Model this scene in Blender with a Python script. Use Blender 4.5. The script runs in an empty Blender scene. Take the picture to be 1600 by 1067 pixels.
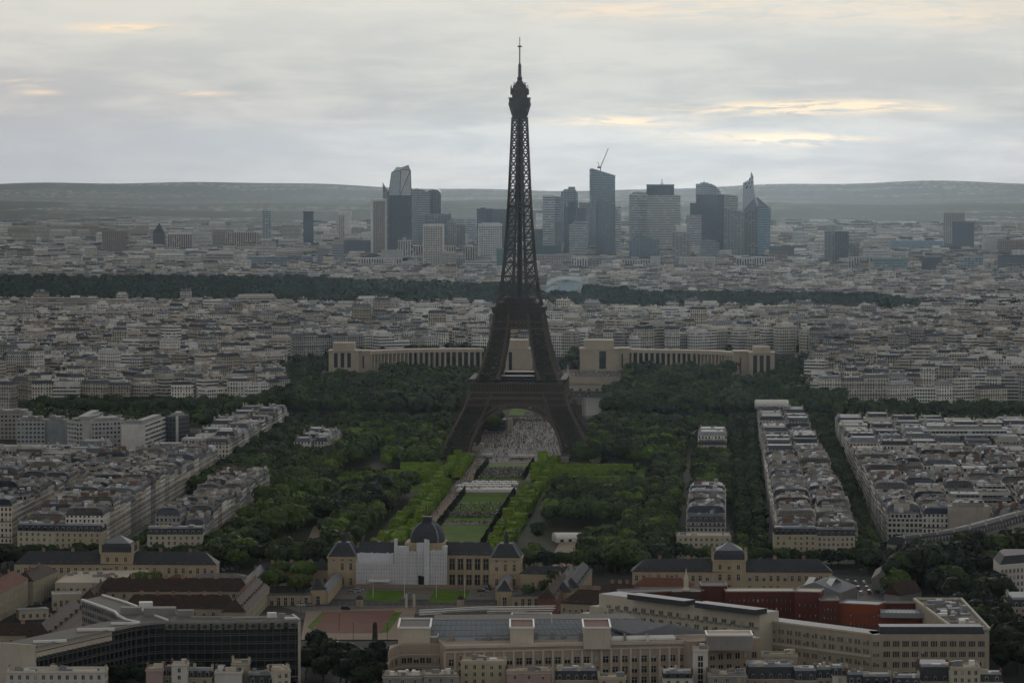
import bpy, math, random
import numpy as np
from mathutils import Vector, Matrix
R = math.radians
rnd = random.Random(7)
SC = bpy.context.scene
COL = SC.collection

# ------------------------------------------------------------------ camera
F, CZ = 5445.0, 232.0
PITCH = math.atan(288.5 / F)
cam_d = bpy.data.cameras.new('camera')
cam_d.lens = F / 1600 * 36; cam_d.sensor_width = 36
cam_d.clip_start = 5; cam_d.clip_end = 60000
cam = bpy.data.objects.new('camera', cam_d); COL.objects.link(cam)
cam.location = (0, 0, CZ); cam.rotation_euler = (R(90) - PITCH, 0, 0)
SC.camera = cam

# ------------------------------------------------------------------ exposure
SC.view_settings.view_transform = 'Standard'; SC.view_settings.look = 'None'
SC.view_settings.exposure = 0.0; SC.view_settings.gamma = 1.0
SC.cycles.max_bounces = 4; SC.cycles.diffuse_bounces = 2; SC.cycles.glossy_bounces = 2
SC.cycles.transmission_bounces = 2; SC.cycles.volume_bounces = 0
SC.cycles.caustics_reflective = False; SC.cycles.caustics_refractive = False
SC.cycles.use_denoising = True

# ------------------------------------------------------------------ node helper
class NT:
    def __init__(s, tree): s.t = tree; tree.nodes.clear()
    def n(s, typ, **kw):
        nd = s.t.nodes.new(typ)
        for k, v in kw.items():
            if k.startswith('i_'):
                key = k[2:]; key = int(key) if key.isdigit() else key.replace('_', ' ')
                if hasattr(v, 'node'): s.t.links.new(v, nd.inputs[key])
                else: nd.inputs[key].default_value = v
            else: setattr(nd, k, v)
        return nd
    def m(s, op, a, b=None, c=None, clamp=False):
        nd = s.t.nodes.new('ShaderNodeMath'); nd.operation = op; nd.use_clamp = clamp
        for i, v in enumerate((a, b, c)):
            if v is None: continue
            if hasattr(v, 'node'): s.t.links.new(v, nd.inputs[i])
            else: nd.inputs[i].default_value = v
        return nd.outputs[0]
    def mix(s, f, a, b, blend='MIX'):
        nd = s.t.nodes.new('ShaderNodeMix'); nd.data_type = 'RGBA'; nd.blend_type = blend
        for key, v in ((0, f), (6, a), (7, b)):
            if hasattr(v, 'node'): s.t.links.new(v, nd.inputs[key])
            elif key == 0: nd.inputs[0].default_value = v
            else: nd.inputs[key].default_value = (*v, 1) if len(v) == 3 else v
        return nd.outputs[2]
    def ss(s, x, lo, hi, a=0.0, b=1.0):
        nd = s.t.nodes.new('ShaderNodeMapRange'); nd.interpolation_type = 'SMOOTHSTEP'
        s.t.links.new(x, nd.inputs[0])
        for i, v in enumerate((lo, hi, a, b)): nd.inputs[i + 1].default_value = v
        return nd.outputs[0]

# ------------------------------------------------------------------ world: nishita sky behind an evening cloud deck
SUN_EL, SUN_AZ = 8.0, 3.0       # low, ahead of the camera, a little to the right
wd = bpy.data.worlds.new('World'); SC.world = wd; wd.use_nodes = True
t = NT(wd.node_tree)
out = t.n('ShaderNodeOutputWorld')
sky = t.n('ShaderNodeTexSky', sky_type='NISHITA', sun_disc=False, sun_elevation=R(SUN_EL), sun_rotation=R(SUN_AZ), air_density=1.5, dust_density=3.0)
tc = t.n('ShaderNodeTexCoord')
sp = t.n('ShaderNodeSeparateXYZ', i_0=tc.outputs['Generated'])
X, Y, Z = sp.outputs[0], sp.outputs[1], sp.outputs[2]
def cloudnoise(sx, sz, scale, detail, rough=0.55, seed=0.0, dist=0.3):
    cv = t.n('ShaderNodeCombineXYZ', i_0=t.m('MULTIPLY', X, sx), i_1=t.m('MULTIPLY', Y, sx), i_2=t.m('ADD', t.m('MULTIPLY', Z, sz), seed))
    return t.n('ShaderNodeTexNoise', i_Vector=cv.outputs[0], i_Scale=scale, i_Detail=detail, i_Roughness=rough, i_Distortion=dist).outputs[0]
n1 = cloudnoise(1.0, 5.0, 14.0, 6.0, seed=2.3)
n2 = cloudnoise(1.0, 5.5, 36.0, 6.0, 0.55, seed=7.7, dist=0.4)
cn = t.m('ADD', t.m('MULTIPLY', n1, 0.6), t.m('MULTIPLY', n2, 0.4))
cl = t.ss(cn, 0.40, 0.62)
grey = t.mix(cl, (0.455, 0.465, 0.495), (0.60, 0.59, 0.585))
# clearer bluish air low over the left hills
lowl = t.m('MULTIPLY', t.ss(Z, 0.016, -0.004), t.ss(X, 0.02, -0.14))
grey = t.mix(t.m('MULTIPLY', lowl, 0.75), grey, (0.42, 0.46, 0.50))
# brighter towards the zenith part of the frame
up = t.ss(Z, 0.012, 0.05)
grey = t.mix(t.m('MULTIPLY', up, 0.55), grey, (0.80, 0.775, 0.735))
def blob(x0, z0, rx, rz):
    a = t.m('POWER', t.m('DIVIDE', t.m('SUBTRACT', X, x0), rx), 2.0)
    b = t.m('POWER', t.m('DIVIDE', t.m('SUBTRACT', Z, z0), rz), 2.0)
    return t.m('EXPONENT', t.m('MULTIPLY', t.m('ADD', a, b), -1.0))
def px2(px, py): return (px - 800) / F, (245 - py) / F
gold = None
n3 = cloudnoise(1.0, 8.0, 60.0, 6.0, 0.6, seed=3.1, dist=0.9)
for (px, py, rx, ry, k) in ((970, 190, 90, 7, 1.1), (1160, 171, 130, 9, .8), (1290, 168, 120, 10, 1.2), (1245, 218, 100, 9, 1.6), (1350, 165, 60, 6, .9), (200, 46, 70, 7, 1.1), (60, 131, 40, 5, .8),
                            (320, 147, 50, 4, .55), (1300, 15, 420, 26, .38), (950, 18, 150, 12, .4), (1367, 288, 9, 3.5, 1.9), (1460, 170, 28, 4, .7), (1080, 210, 90, 14, .35), (70, 146, 30, 4, .6), (1500, 35, 90, 14, .3)):
    x0, z0 = px2(px, py)
    g = t.m('MULTIPLY', blob(x0, z0, rx / F, ry / F), k)
    gold = g if gold is None else t.m('ADD', gold, g)
gold = t.m('MULTIPLY', gold, t.ss(n3, 0.34, 0.60), clamp=True)
col = t.mix(gold, grey, (1.0, 0.79, 0.58))
# sky out of view dimmed overhead, barely behind, so walls read brighter than roofs
# a little of the open sky shows through the deck
skyc = t.mix(1.0, sky.outputs[0], (0.08, 0.08, 0.08), 'MULTIPLY')
skyc = t.mix(1.0, skyc, (1.4, 1.4, 1.4), 'DARKEN')
front = t.m('MULTIPLY', t.ss(Y, -0.6, 0.96, 0.86, 1.0), t.ss(Z, 0.10, 0.65, 1.0, 0.42))
deck = t.mix(1.0, col, t.n('ShaderNodeCombineXYZ', i_0=front, i_1=front, i_2=front).outputs[0], 'MULTIPLY')
fin = t.mix(0.03, deck, skyc)
bg = t.n('ShaderNodeBackground', i_0=fin, i_1=1.0)
t.t.links.new(bg.outputs[0], out.inputs[0])

# ------------------------------------------------------------------ sun (veiled by cloud)
sl = bpy.data.lights.new('sun', 'SUN'); sl.energy = 0.9; sl.angle = R(10); sl.color = (1, 0.95, 0.90)
so = bpy.data.objects.new('sun', sl); COL.objects.link(so)
sd = Vector((math.sin(R(SUN_AZ)) * math.cos(R(SUN_EL)), math.cos(R(SUN_AZ)) * math.cos(R(SUN_EL)), math.sin(R(SUN_EL))))
so.rotation_euler = sd.to_track_quat('Z', 'Y').to_euler(); so.location = (0, 0, 500)

# ------------------------------------------------------------------ geometry helpers
_c, _s = math.cos(PITCH), math.sin(PITCH)
def W(px, py, z=0.0, D=None):
    """the point of the place a pixel of the photograph looks at: on the level z, or at distance D"""
    u = (px - 800) / F; v = -(py - 533.5) / F
    dx, dy, dz = u, _c + v * _s, v * _c - _s
    k = (z - CZ) / dz if D is None else D / dy
    return Vector((dx * k, dy * k, CZ + dz * k))
AX = R(3.5); OX, OY = 6.0, 2709.0
def S(s, t_, z=0.0):
    """axis frame: s metres beyond the iron tower along the park's axis, t_ metres to its right"""
    return Vector((OX + s * math.sin(AX) + t_ * math.cos(AX), OY + s * math.cos(AX) - t_ * math.sin(AX), z))
def ST(x, y):
    rx, ry = x - OX, y - OY
    return rx * math.sin(AX) + ry * math.cos(AX), rx * math.cos(AX) - ry * math.sin(AX)
TER = [(0, 0), (3080, 0), (3230, 3), (3400, 15), (3560, 19), (4200, 22), (4500, 13), (4800, 5), (5500, 4), (6500, 4), (9000, 6), (10300, 14), (11300, 34), (12600, 62), (13400, 56), (15000, 52), (16300, 66), (17600, 82)]
def terr(x, y):
    z = float(np.interp(y, [a for a, b in TER], [b for a, b in TER]))
    if y > 10500:
        k = min(1, (y - 10500) / 1500); px = x / y * F + 800
        z += k * (7 * math.sin(px / 170 + y / 1500) + 3 * math.sin(px / 61 + 1))
        if y > 15600: z += (y - 15600) / 2000 * (24 * math.exp(-((px - 150) / 420) ** 2) + 27 * math.exp(-((px - 1440) / 190) ** 2) + 8 * math.exp(-((px - 1150) / 120) ** 2) - 12 * math.exp(-((px - 800) / 200) ** 2) - 6 + 3 * math.sin(px / 37))
    return z

class MB:
    def __init__(s): s.v = []; s.f = []; s.m = []; s.t = []; s.u = []
    def face(s, idx, m=0, t=(1, 1, 1), uv=None):
        s.f.append(idx); s.m.append(m); s.t.append(t); s.u.append(uv if uv else [(0, 0)] * len(idx))
    def add(s, pts):
        b = len(s.v); s.v.extend([tuple(p) for p in pts]); return b
    def prism(s, poly, z0, z1, m=0, t=(1, 1, 1), mr=None, tr=None, us=1.0, top=True, poly1=None, v0=0.0, skip=()):
        """walls from poly at z0 up to poly1 (or poly) at z1, and a flat lid; z1 may be one height per corner"""
        n = len(poly); p1 = poly1 or poly
        zt = z1 if isinstance(z1, (list, tuple)) else [z1] * n
        b = s.add([(p[0], p[1], z0) for p in poly]); c = s.add([(p[0], p[1], zt[i]) for i, p in enumerate(p1)])
        u = 0.0
        for i in range(n):
            j = (i + 1) % n
            L = math.hypot(poly[j][0] - poly[i][0], poly[j][1] - poly[i][1])
            if i not in skip:
                k = max(1, round(L / 2.5)) * 2.5 / max(L, .01) if us == 'fit' else us
                s.face((b + i, b + j, c + j, c + i), m, t, [(u, v0), (u + L * k, v0), (u + L * k, v0 + zt[j] - z0), (u, v0 + zt[i] - z0)])
                u += round(L * k / 2.5) * 2.5 if us == 'fit' else L * k
        if top: s.face(tuple(range(c, c + n)), m if mr is None else mr, t if tr is None else tr, [(p[0], p[1]) for p in p1])
    def box(s, x0, x1, y0, y1, z0, z1, m=0, t=(1, 1, 1), bottom=True):
        s.prism([(x0, y0), (x1, y0), (x1, y1), (x0, y1)], z0, z1, m, t)
        if bottom:
            b = len(s.v) - 8; s.face((b + 3, b + 2, b + 1, b), m, t)
    def bar(s, a, b, w, m=0, t=(1, 1, 1)):
        a, b = Vector(a), Vector(b); d = (b - a)
        if d.length < 1e-6: return
        d.normalize(); up = Vector((0, 0, 1)) if abs(d.z) < .9 else Vector((1, 0, 0))
        x = d.cross(up).normalized() * (w / 2); y = d.cross(x).normalized() * (w / 2)
        q = s.add([a - x - y, a + x - y, a + x + y, a - x + y, b - x - y, b + x - y, b + x + y, b - x + y])
        for f in ((0, 1, 5, 4), (1, 2, 6, 5), (2, 3, 7, 6), (3, 0, 4, 7), (3, 2, 1, 0), (4, 5, 6, 7)): s.face(tuple(q + i for i in f), m, t)
    def lathe(s, prof, n=12, m=0, t=(1, 1, 1), c=(0, 0), sq=False):
        rings = []
        for (r, z) in prof:
            rings.append(s.add([(c[0] + r * math.cos(6.2832 * (i + .5) / n), c[1] + r * math.sin(6.2832 * (i + .5) / n), z) for i in range(n)]))
        for a, b in zip(rings, rings[1:]):
            for i in range(n):
                j = (i + 1) % n; s.face((a + i, a + j, b + j, b + i), m, t)
        s.face(tuple(range(rings[-1], rings[-1] + n)), m, t)
    def mesh(s, name, mats, smooth=False):
        me = bpy.data.meshes.new(name)
        nf = len(s.f); lt = np.array([len(f) for f in s.f], dtype=np.int32)
        ls = np.zeros(nf, dtype=np.int32); ls[1:] = np.cumsum(lt)[:-1]
        me.vertices.add(len(s.v)); me.vertices.foreach_set('co', np.array(s.v, dtype=np.float32).ravel())
        me.loops.add(int(lt.sum())); me.loops.foreach_set('vertex_index', np.concatenate([np.array(f, dtype=np.int32) for f in s.f]))
        me.polygons.add(nf); me.polygons.foreach_set('loop_start', ls); me.polygons.foreach_set('material_index', np.array(s.m, dtype=np.int32))
        me.polygons.foreach_set('use_smooth', np.full(nf, bool(smooth)))
        for mt in mats: me.materials.append(mt)
        uvl = me.uv_layers.new(name='UVMap'); uvl.data.foreach_set('uv', np.array([c for f in s.u for p in f for c in p], dtype=np.float32))
        at = me.attributes.new('tint', 'FLOAT_COLOR', 'FACE')
        a = np.ones((nf, 4), dtype=np.float32); a[:, :3] = np.array(s.t, dtype=np.float32).reshape(-1, 3); at.data.foreach_set('color', a.ravel())
        me.update(calc_edges=True); me.validate()
        return me
    def obj(s, name, mats, parent=None, loc=None, rz=0.0, smooth=False):
        if not s.f: return None
        return link(name, s.mesh(name, mats, smooth), parent, loc, rz)

def link(name, data, parent=None, loc=None, rz=0.0):
    o = bpy.data.objects.new(name, data); COL.objects.link(o)
    if parent: o.parent = parent
    if loc is not None: o.location = loc
    if rz: o.rotation_euler = (0, 0, rz)
    return o
def tag(o, label=None, cat=None, group=None, kind=None):
    if label: o['label'] = label
    if cat: o['category'] = cat
    if group: o['group'] = group
    if kind: o['kind'] = kind
    return o
def empty(name, loc=(0, 0, 0), rz=0.0): return link(name, None, None, loc, rz)
def inset(poly, d):
    """inward offset of a convex counter-clockwise polygon; d may be one distance per side"""
    n = len(poly); out = []
    ds = d if isinstance(d, (list, tuple)) else [d] * n
    for i in range(n):
        p0, p1, p2 = poly[i - 1], poly[i], poly[(i + 1) % n]
        e1 = Vector((p1[0] - p0[0], p1[1] - p0[1])).normalized(); e2 = Vector((p2[0] - p1[0], p2[1] - p1[1])).normalized()
        n1 = Vector((-e1.y, e1.x)); n2 = Vector((-e2.y, e2.x)); d1, d2 = ds[i - 1], ds[i]
        cr = e1.x * e2.y - e1.y * e2.x
        if abs(cr) < 1e-3: out.append((p1[0] + n1.x * d1, p1[1] + n1.y * d1)); continue
        a = Vector((p1[0], p1[1])) + n1 * d1; b = Vector((p1[0], p1[1])) + n2 * d2
        k = ((b.x - a.x) * e2.y - (b.y - a.y) * e2.x) / cr
        out.append((a.x + e1.x * k, a.y + e1.y * k))
    return out
def rect(a, b, depth):
    """counter-clockwise footprint from a near edge a->b (left to right as seen) and a depth away from the camera"""
    a, b = Vector((a[0], a[1])), Vector((b[0], b[1])); e = (b - a).normalized(); n = Vector((-e.y, e.x)) * depth
    return [tuple(a), tuple(b), tuple(b + n), tuple(a + n)]
def rpx(pa, pb, z, depth): return rect(W(*pa, z), W(*pb, z), depth)

# ------------------------------------------------------------------ materials
MATS = {}
def mat(name, color, rough=0.85, noise=0.18, scale=0.35, metallic=0.0, spec=0.15, tint=False, objvar=0.0, scale2=None, emis=None):
    """plain surface with mottling; tint multiplies the mesh's own per-face colour"""
    m = bpy.data.materials.new(name); m.use_nodes = True; t = NT(m.node_tree)
    o = t.n('ShaderNodeOutputMaterial'); g = t.n('ShaderNodeNewGeometry')
    nz = t.n('ShaderNodeTexNoise', i_Vector=g.outputs['Position'], i_Scale=scale, i_Detail=5.0, i_Roughness=0.65).outputs[0]
    sv = t.n('ShaderNodeVectorMath', operation='MULTIPLY', i_0=g.outputs['Position'], i_1=(1.1, 1.1, .10))
    st = t.n('ShaderNodeTexNoise', i_Vector=sv.outputs[0], i_Scale=1.0, i_Detail=3.0, i_Roughness=0.6).outputs[0]
    k = t.m('ADD', t.m('MULTIPLY', nz, 2 * noise * 2), 1 - 2 * noise)
    k = t.m('MULTIPLY', k, t.m('ADD', t.m('MULTIPLY', st, noise * 2.4), 1 - noise * 1.2))
    if objvar: k = t.m('MULTIPLY', k, t.m('ADD', t.m('MULTIPLY', t.n('ShaderNodeObjectInfo').outputs['Random'], 2 * objvar), 1 - objvar))
    kv = t.n('ShaderNodeCombineXYZ', i_0=k, i_1=k, i_2=k).outputs[0]
    c = t.mix(1.0, t.n('ShaderNodeAttribute', attribute_name='tint').outputs[0] if tint else color, kv, 'MULTIPLY')
    if tint and color != (1, 1, 1): c = t.mix(1.0, c, color, 'MULTIPLY')
    b = t.n('ShaderNodeBsdfPrincipled', i_Base_Color=c, i_Roughness=rough, i_Metallic=metallic)
    b.inputs['Specular IOR Level'].default_value = spec
    t.t.links.new(b.outputs[0], o.inputs[0]); MATS[name] = m; return m
def facade(name, pu, wu, pv, wv, glass=(0.018, 0.02, 0.025), blind=0.18, rail=0, roughg=0.25, off=0.5, wallk=1.0):
    """masonry whose colour comes from tint, with window openings every pu x pv metres"""
    m = bpy.data.materials.new(name); m.use_nodes = True; t = NT(m.node_tree)
    o = t.n('ShaderNodeOutputMaterial'); uv = t.n('ShaderNodeSeparateXYZ', i_0=t.n('ShaderNodeUVMap', uv_map='UVMap').outputs[0])
    u = t.m('DIVIDE', uv.outputs[0], pu); v = t.m('DIVIDE', uv.outputs[1], pv)
    fu, fv = t.m('FRACT', u), t.m('FRACT', v)
    win = t.m('MULTIPLY', t.m('LESS_THAN', t.m('ABSOLUTE', t.m('SUBTRACT', fu, 0.5)), wu / 2), t.m('LESS_THAN', t.m('ABSOLUTE', t.m('SUBTRACT', fv, off)), wv / 2))
    cell = t.n('ShaderNodeCombineXYZ', i_0=t.m('FLOOR', u), i_1=t.m('FLOOR', v), i_2=t.n('ShaderNodeObjectInfo').outputs['Random']).outputs[0]
    wn = t.n('ShaderNodeTexWhiteNoise', noise_dimensions='3D', i_Vector=cell).outputs[0]
    tint = t.n('ShaderNodeAttribute', attribute_name='tint').outputs[0]
    g = t.n('ShaderNodeNewGeometry')
    nz = t.n('ShaderNodeTexNoise', i_Vector=g.outputs['Position'], i_Scale=0.22, i_Detail=6.0, i_Roughness=0.7).outputs[0]
    k = t.m('MULTIPLY', t.m('ADD', t.m('MULTIPLY', nz, 0.7), 0.65), wallk)
    wall = t.mix(1.0, tint, t.n('ShaderNodeCombineXYZ', i_0=k, i_1=k, i_2=k).outputs[0], 'MULTIPLY')
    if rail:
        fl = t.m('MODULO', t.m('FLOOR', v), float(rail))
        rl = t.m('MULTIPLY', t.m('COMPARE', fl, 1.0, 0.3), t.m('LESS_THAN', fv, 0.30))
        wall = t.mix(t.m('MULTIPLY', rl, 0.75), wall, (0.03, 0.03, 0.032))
    gl = t.mix(t.m('GREATER_THAN', wn, 1 - blind), glass, t.mix(0.45, tint, glass))
    c = t.mix(win, wall, gl)
    b = t.n('ShaderNodeBsdfPrincipled', i_Base_Color=c, i_Roughness=t.m('SUBTRACT', 0.9, t.m('MULTIPLY', win, 0.9 - roughg)))
    b.inputs['Specular IOR Level'].default_value = 0.4
    t.t.links.new(b.outputs[0], o.inputs[0]); MATS[name] = m; return m

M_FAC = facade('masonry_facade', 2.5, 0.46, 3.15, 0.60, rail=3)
M_PLAIN = mat('plain_masonry', (1, 1, 1), 0.9, 0.2, 0.15, tint=True)
M_BAND = facade('banded_facade', 3.0, 0.94, 3.2, 0.46, glass=(0.03, 0.035, 0.045), blind=0.1)
M_GRID = facade('gridded_facade', 2.5, 0.66, 3.2, 0.58, glass=(0.022, 0.026, 0.032), blind=0.12)
M_ROOF = mat('zinc_and_slate_roof', (1, 1, 1), 0.8, 0.26, 0.30, tint=True, spec=0.18)
M_STONE = mat('limestone', (0.42, 0.34, 0.235), 0.9, 0.14, 0.12)
M_TAN = mat('tan_stone', (0.40, 0.345, 0.27), 0.9, 0.16, 0.10)
M_PALE = mat('pale_stone', (0.50, 0.45, 0.37), 0.9, 0.14, 0.10)
M_SLATE = mat('dark_slate', (0.050, 0.054, 0.062), 0.8, 0.22, 0.5, spec=0.15)
M_BROWN = mat('brown_roof_tiles', (0.055, 0.038, 0.032), 0.85, 0.25, 0.4)
M_ZINC = mat('zinc_sheet', (0.20, 0.215, 0.235), 0.75, 0.14, 0.3, spec=0.2)
M_DKGLASS = mat('dark_window_glass', (0.014, 0.017, 0.022), 0.22, 0.1, 0.5, spec=0.5)
M_WHITE = mat('white_paint', (0.72, 0.71, 0.68), 0.7, 0.08, 0.3)
M_GREYC = mat('grey_concrete', (0.26, 0.25, 0.235), 0.9, 0.16, 0.2)
M_GRAVEL = mat('gravel_roof', (0.15, 0.145, 0.135), 0.95, 0.22, 0.5)
M_IRON = mat('brown_iron_paint', (0.062, 0.051, 0.044), 0.85, 0.15, 0.1, spec=0.04)
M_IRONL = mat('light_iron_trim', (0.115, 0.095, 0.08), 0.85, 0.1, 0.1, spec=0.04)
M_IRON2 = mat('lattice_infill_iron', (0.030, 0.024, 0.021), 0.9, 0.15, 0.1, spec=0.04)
M_POT = mat('clay_chimney', (0.30, 0.20, 0.145), 0.9, 0.2, 0.4, tint=False, objvar=0.2)
M_TARP = mat('scaffold_sheeting', (0.60, 0.61, 0.65), 0.75, 0.1, 0.35)
M_RED = mat('brick_red_render', (0.115, 0.034, 0.026), 0.9, 0.16, 0.2)
M_ORANGE = mat('orange_red_render', (0.24, 0.062, 0.030), 0.9, 0.14, 0.2)
M_TRUNK = mat('bark', (0.05, 0.038, 0.028), 0.95, 0.2, 2.0)
def leafmat(name, c, ov=0.5):
    m = bpy.data.materials.new(name); m.use_nodes = True; t = NT(m.node_tree)
    o = t.n('ShaderNodeOutputMaterial'); g = t.n('ShaderNodeNewGeometry')
    r = t.n('ShaderNodeObjectInfo').outputs['Random']
    nz = t.n('ShaderNodeTexNoise', i_Vector=g.outputs['Position'], i_Scale=0.045, i_Detail=3.0).outputs[0]
    k = t.m('MULTIPLY', t.m('ADD', t.m('MULTIPLY', r, 2 * ov), 1 - ov), t.m('ADD', t.m('MULTIPLY', nz, 1.3), 0.35))
    cc = t.mix(1.0, t.n('ShaderNodeAttribute', attribute_name='tint').outputs[0], t.n('ShaderNodeCombineXYZ', i_0=k, i_1=k, i_2=k).outputs[0], 'MULTIPLY')
    cc = t.mix(1.0, cc, c, 'MULTIPLY')
    b = t.n('ShaderNodeBsdfPrincipled', i_Base_Color=cc, i_Roughness=0.75); b.inputs['Specular IOR Level'].default_value = 0.25
    t.t.links.new(b.outputs[0], o.inputs[0]); MATS[name] = m; return m
M_LEAF = leafmat('leaves', (0.036, 0.058, 0.014))
M_LEAFB = leafmat('bright_leaves', (0.165, 0.26, 0.022), 0.12)
M_LEAFM = leafmat('midtone_leaves', (0.062, 0.098, 0.018), 0.2)
M_LEAFD = leafmat('dark_leaves', (0.017, 0.027, 0.014))
# ------------------------------------------------------------------ ground, one sheet to the horizon
def far_land(nm, lo, hi, w0, w1):
    m = bpy.data.materials.new(nm); m.use_nodes = True; t = NT(m.node_tree)
    o = t.n('ShaderNodeOutputMaterial'); P = t.n('ShaderNodeNewGeometry').outputs['Position']
    a = t.n('ShaderNodeTexNoise', i_Vector=P, i_Scale=0.0011, i_Detail=7.0, i_Roughness=0.62).outputs[0]
    b = t.n('ShaderNodeTexNoise', i_Vector=P, i_Scale=0.02, i_Detail=4.0).outputs[0]
    v = t.n('ShaderNodeTexVoronoi', i_Vector=P, i_Scale=0.022)
    wood = t.mix(b, w0, w1)
    town = t.mix(t.m('LESS_THAN', v.outputs['Distance'], 0.28), t.mix(b, (0.05, 0.06, 0.04), (0.13, 0.125, 0.11)), (0.42, 0.40, 0.36))
    c = t.mix(t.ss(a, lo, hi), wood, town)
    bs = t.n('ShaderNodeBsdfPrincipled', i_Base_Color=c, i_Roughness=0.95); bs.inputs['Specular IOR Level'].default_value = 0.05; t.t.links.new(bs.outputs[0], o.inputs[0]); return m
M_FARLAND = far_land('wooded_ridge', .53, .60, (0.014, 0.024, 0.015), (0.045, 0.06, 0.034))
M_FARHAZED = far_land('hazed_far_fields', .46, .56, (0.045, 0.055, 0.055), (0.10, 0.11, 0.105))  # paler blue-grey puts distance haze into the far ridge's own colour
M_URBAN = mat('city_ground', (0.040, 0.040, 0.038), 0.95, 0.25, 0.05, spec=0.08)
M_ASPH = mat('asphalt', (0.062, 0.062, 0.064), 0.9, 0.15, 0.08, spec=0.08)
M_SAND = mat('sandy_path', (0.27, 0.215, 0.165), 0.95, 0.15, 0.08, spec=0.08)
M_PAVE = mat('pale_paving', (0.15, 0.14, 0.125), 0.9, 0.15, 0.1, spec=0.08)
M_REDG = mat('red_gravel', (0.185, 0.095, 0.075), 0.95, 0.14, 0.08, spec=0.08)
M_LAWN = mat('mown_grass', (0.085, 0.150, 0.018), 0.95, 0.32, 0.07, spec=0.05)
M_PARKG = mat('park_floor', (0.050, 0.052, 0.030), 0.95, 0.3, 0.06, spec=0.08)
M_WATER = mat('river_water', (0.045, 0.05, 0.04), 0.9, 0.05, 0.05, spec=0.0)
def build_ground():
    ys = list(np.arange(-300, 3000, 150)) + list(np.arange(3000, 5600, 50)) + list(np.arange(5600, 10400, 200)) + list(np.arange(10400, 17601, 100))
    xs = list(np.linspace(-4500, -2600, 5)[:-1]) + list(np.linspace(-2600, 2600, 66)) + list(np.linspace(2600, 4500, 5)[1:])
    b = MB(); nx = len(xs)
    for y in ys:
        b.add([(x, y, terr(max(-.2, min(.2, x / max(y, 1))) * y, y)) for x in xs])
    for j in range(len(ys) - 1):
        for i in range(nx - 1):
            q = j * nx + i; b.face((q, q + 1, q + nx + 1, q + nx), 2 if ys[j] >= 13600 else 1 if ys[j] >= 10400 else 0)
    o = b.obj('ground', [M_URBAN, M_FARLAND, M_FARHAZED], smooth=True); tag(o, kind='structure')
build_ground()
LV = [0.0]
def sheet(name, pts, m, z=None, kind='structure'):
    """a flat sheet a few centimetres above the one laid before it"""
    LV[0] += 0.012; zz = LV[0] if z is None else z
    b = MB(); q = b.add([(p[0], p[1], zz + terr(p[0], p[1])) for p in pts]); b.face(tuple(range(q, q + len(pts))), 0, uv=[(p[0], p[1]) for p in pts])
    if b.f: tag(b.obj(name, [m]), kind=kind)
def sheet_st(name, s0, s1, t0, t1, m, **k): sheet(name, [S(s0, t0), S(s0, t1), S(s1, t1), S(s1, t0)], m, **k)
def sheet_px(name, pts, m, **k): sheet(name, [W(x, y, 0) for x, y in pts], m, **k)

sheet_st('park_ground', -770, 150, -140, 130, M_PARKG)
sheet_st('river', 250, 372, -900, 900, M_WATER)
sheet_st('bridge_road', 235, 390, -22, 14, M_PAVE)
sheet_st('esplanade', -70, 240, -62, 62, M_PAVE)
sheet_st('meadow', -330, -100, 34, 112, M_LAWN)
sheet_st('meadow', -300, -150, -122, -45, M_LAWN)
sheet_st('park_ground', -372, 150, -205, -140, M_PARKG)
sheet_st('park_ground', -430, 150, 130, 166, M_PARKG)
sheet_st('street', -30, -12, -200, 240, M_ASPH)
sheet_st('path', -760, -60, -31, -20.5, M_SAND)
sheet_st('path', -760, -60, 15.5, 21, M_SAND)
sheet_st('crossing_path', -520, -502, -32, 22, M_PAVE)
sheet_st('lawn', -650, -522, -19, 14.5, M_LAWN)
sheet_st('lawn', -500, -318, -19, 14.5, M_LAWN)
for s in (-448, -382): sheet_st('crossing_path', s, s + 4, -19, 14.5, M_SAND)
sheet_st('crossing_path', -318, -215, -32, 22, M_PAVE)
sheet_st('lawn', -212, -75, -19, 14.5, M_LAWN)
sheet_st('avenue', -760, 235, -202, -180, M_ASPH)
sheet_st('avenue', -760, 235, 166, 186, M_ASPH)
sheet_st('avenue', -760, 235, 238, 250, M_ASPH)
# gardens and basin below the palace
sheet_st('garden_ground', 395, 560, -70, 70, M_PARKG)
sheet_st('garden_lawn', 400, 545, -34, -20, M_LAWN, z=.5)
sheet_st('garden_lawn', 400, 545, 14, 24, M_LAWN, z=.5)
sheet_st('garden_path', 398, 560, 27, 47, M_PAVE, z=.6)
sheet_st('garden_path', 398, 560, -62, -40, M_PAVE, z=.6)
sheet_st('basin_water', 405, 540, -12, 10, M_WATER, z=.65)
# forecourts behind and in front of the school
sheet_px('forecourt', [(520, 950), (820, 950), (812, 905), (520, 905)], M_PAVE)
sheet_px('square_road', [(395, 968), (1000, 975), (960, 938), (412, 936)], M_ASPH)
sheet_px('square_pavement', [(470, 958), (860, 962), (850, 945), (440, 948)], M_PAVE)
sheet_px('garden_sand', [(470, 1000), (640, 1000), (650, 950), (478, 956)], M_SAND)
sheet_px('red_court', [(488, 990), (598, 990), (617, 954), (503, 956)], M_REDG)
sheet_px('court_verge', [(594, 989), (606, 989), (628, 957), (616, 957)], M_LAWN)
sheet_px('court_verge', [(480, 980), (487, 986), (507, 960), (502, 958)], M_LAWN)
sheet_px('forecourt_lawn', [(567, 938), (622, 942), (634, 924), (577, 922)], M_LAWN)
sheet_px('forecourt_lawn', [(668, 942), (725, 942), (734, 924), (680, 922)], M_LAWN)
sheet_px('park_clearing', [(470, 870), (560, 870), (575, 822), (490, 822)], M_SAND)
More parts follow.
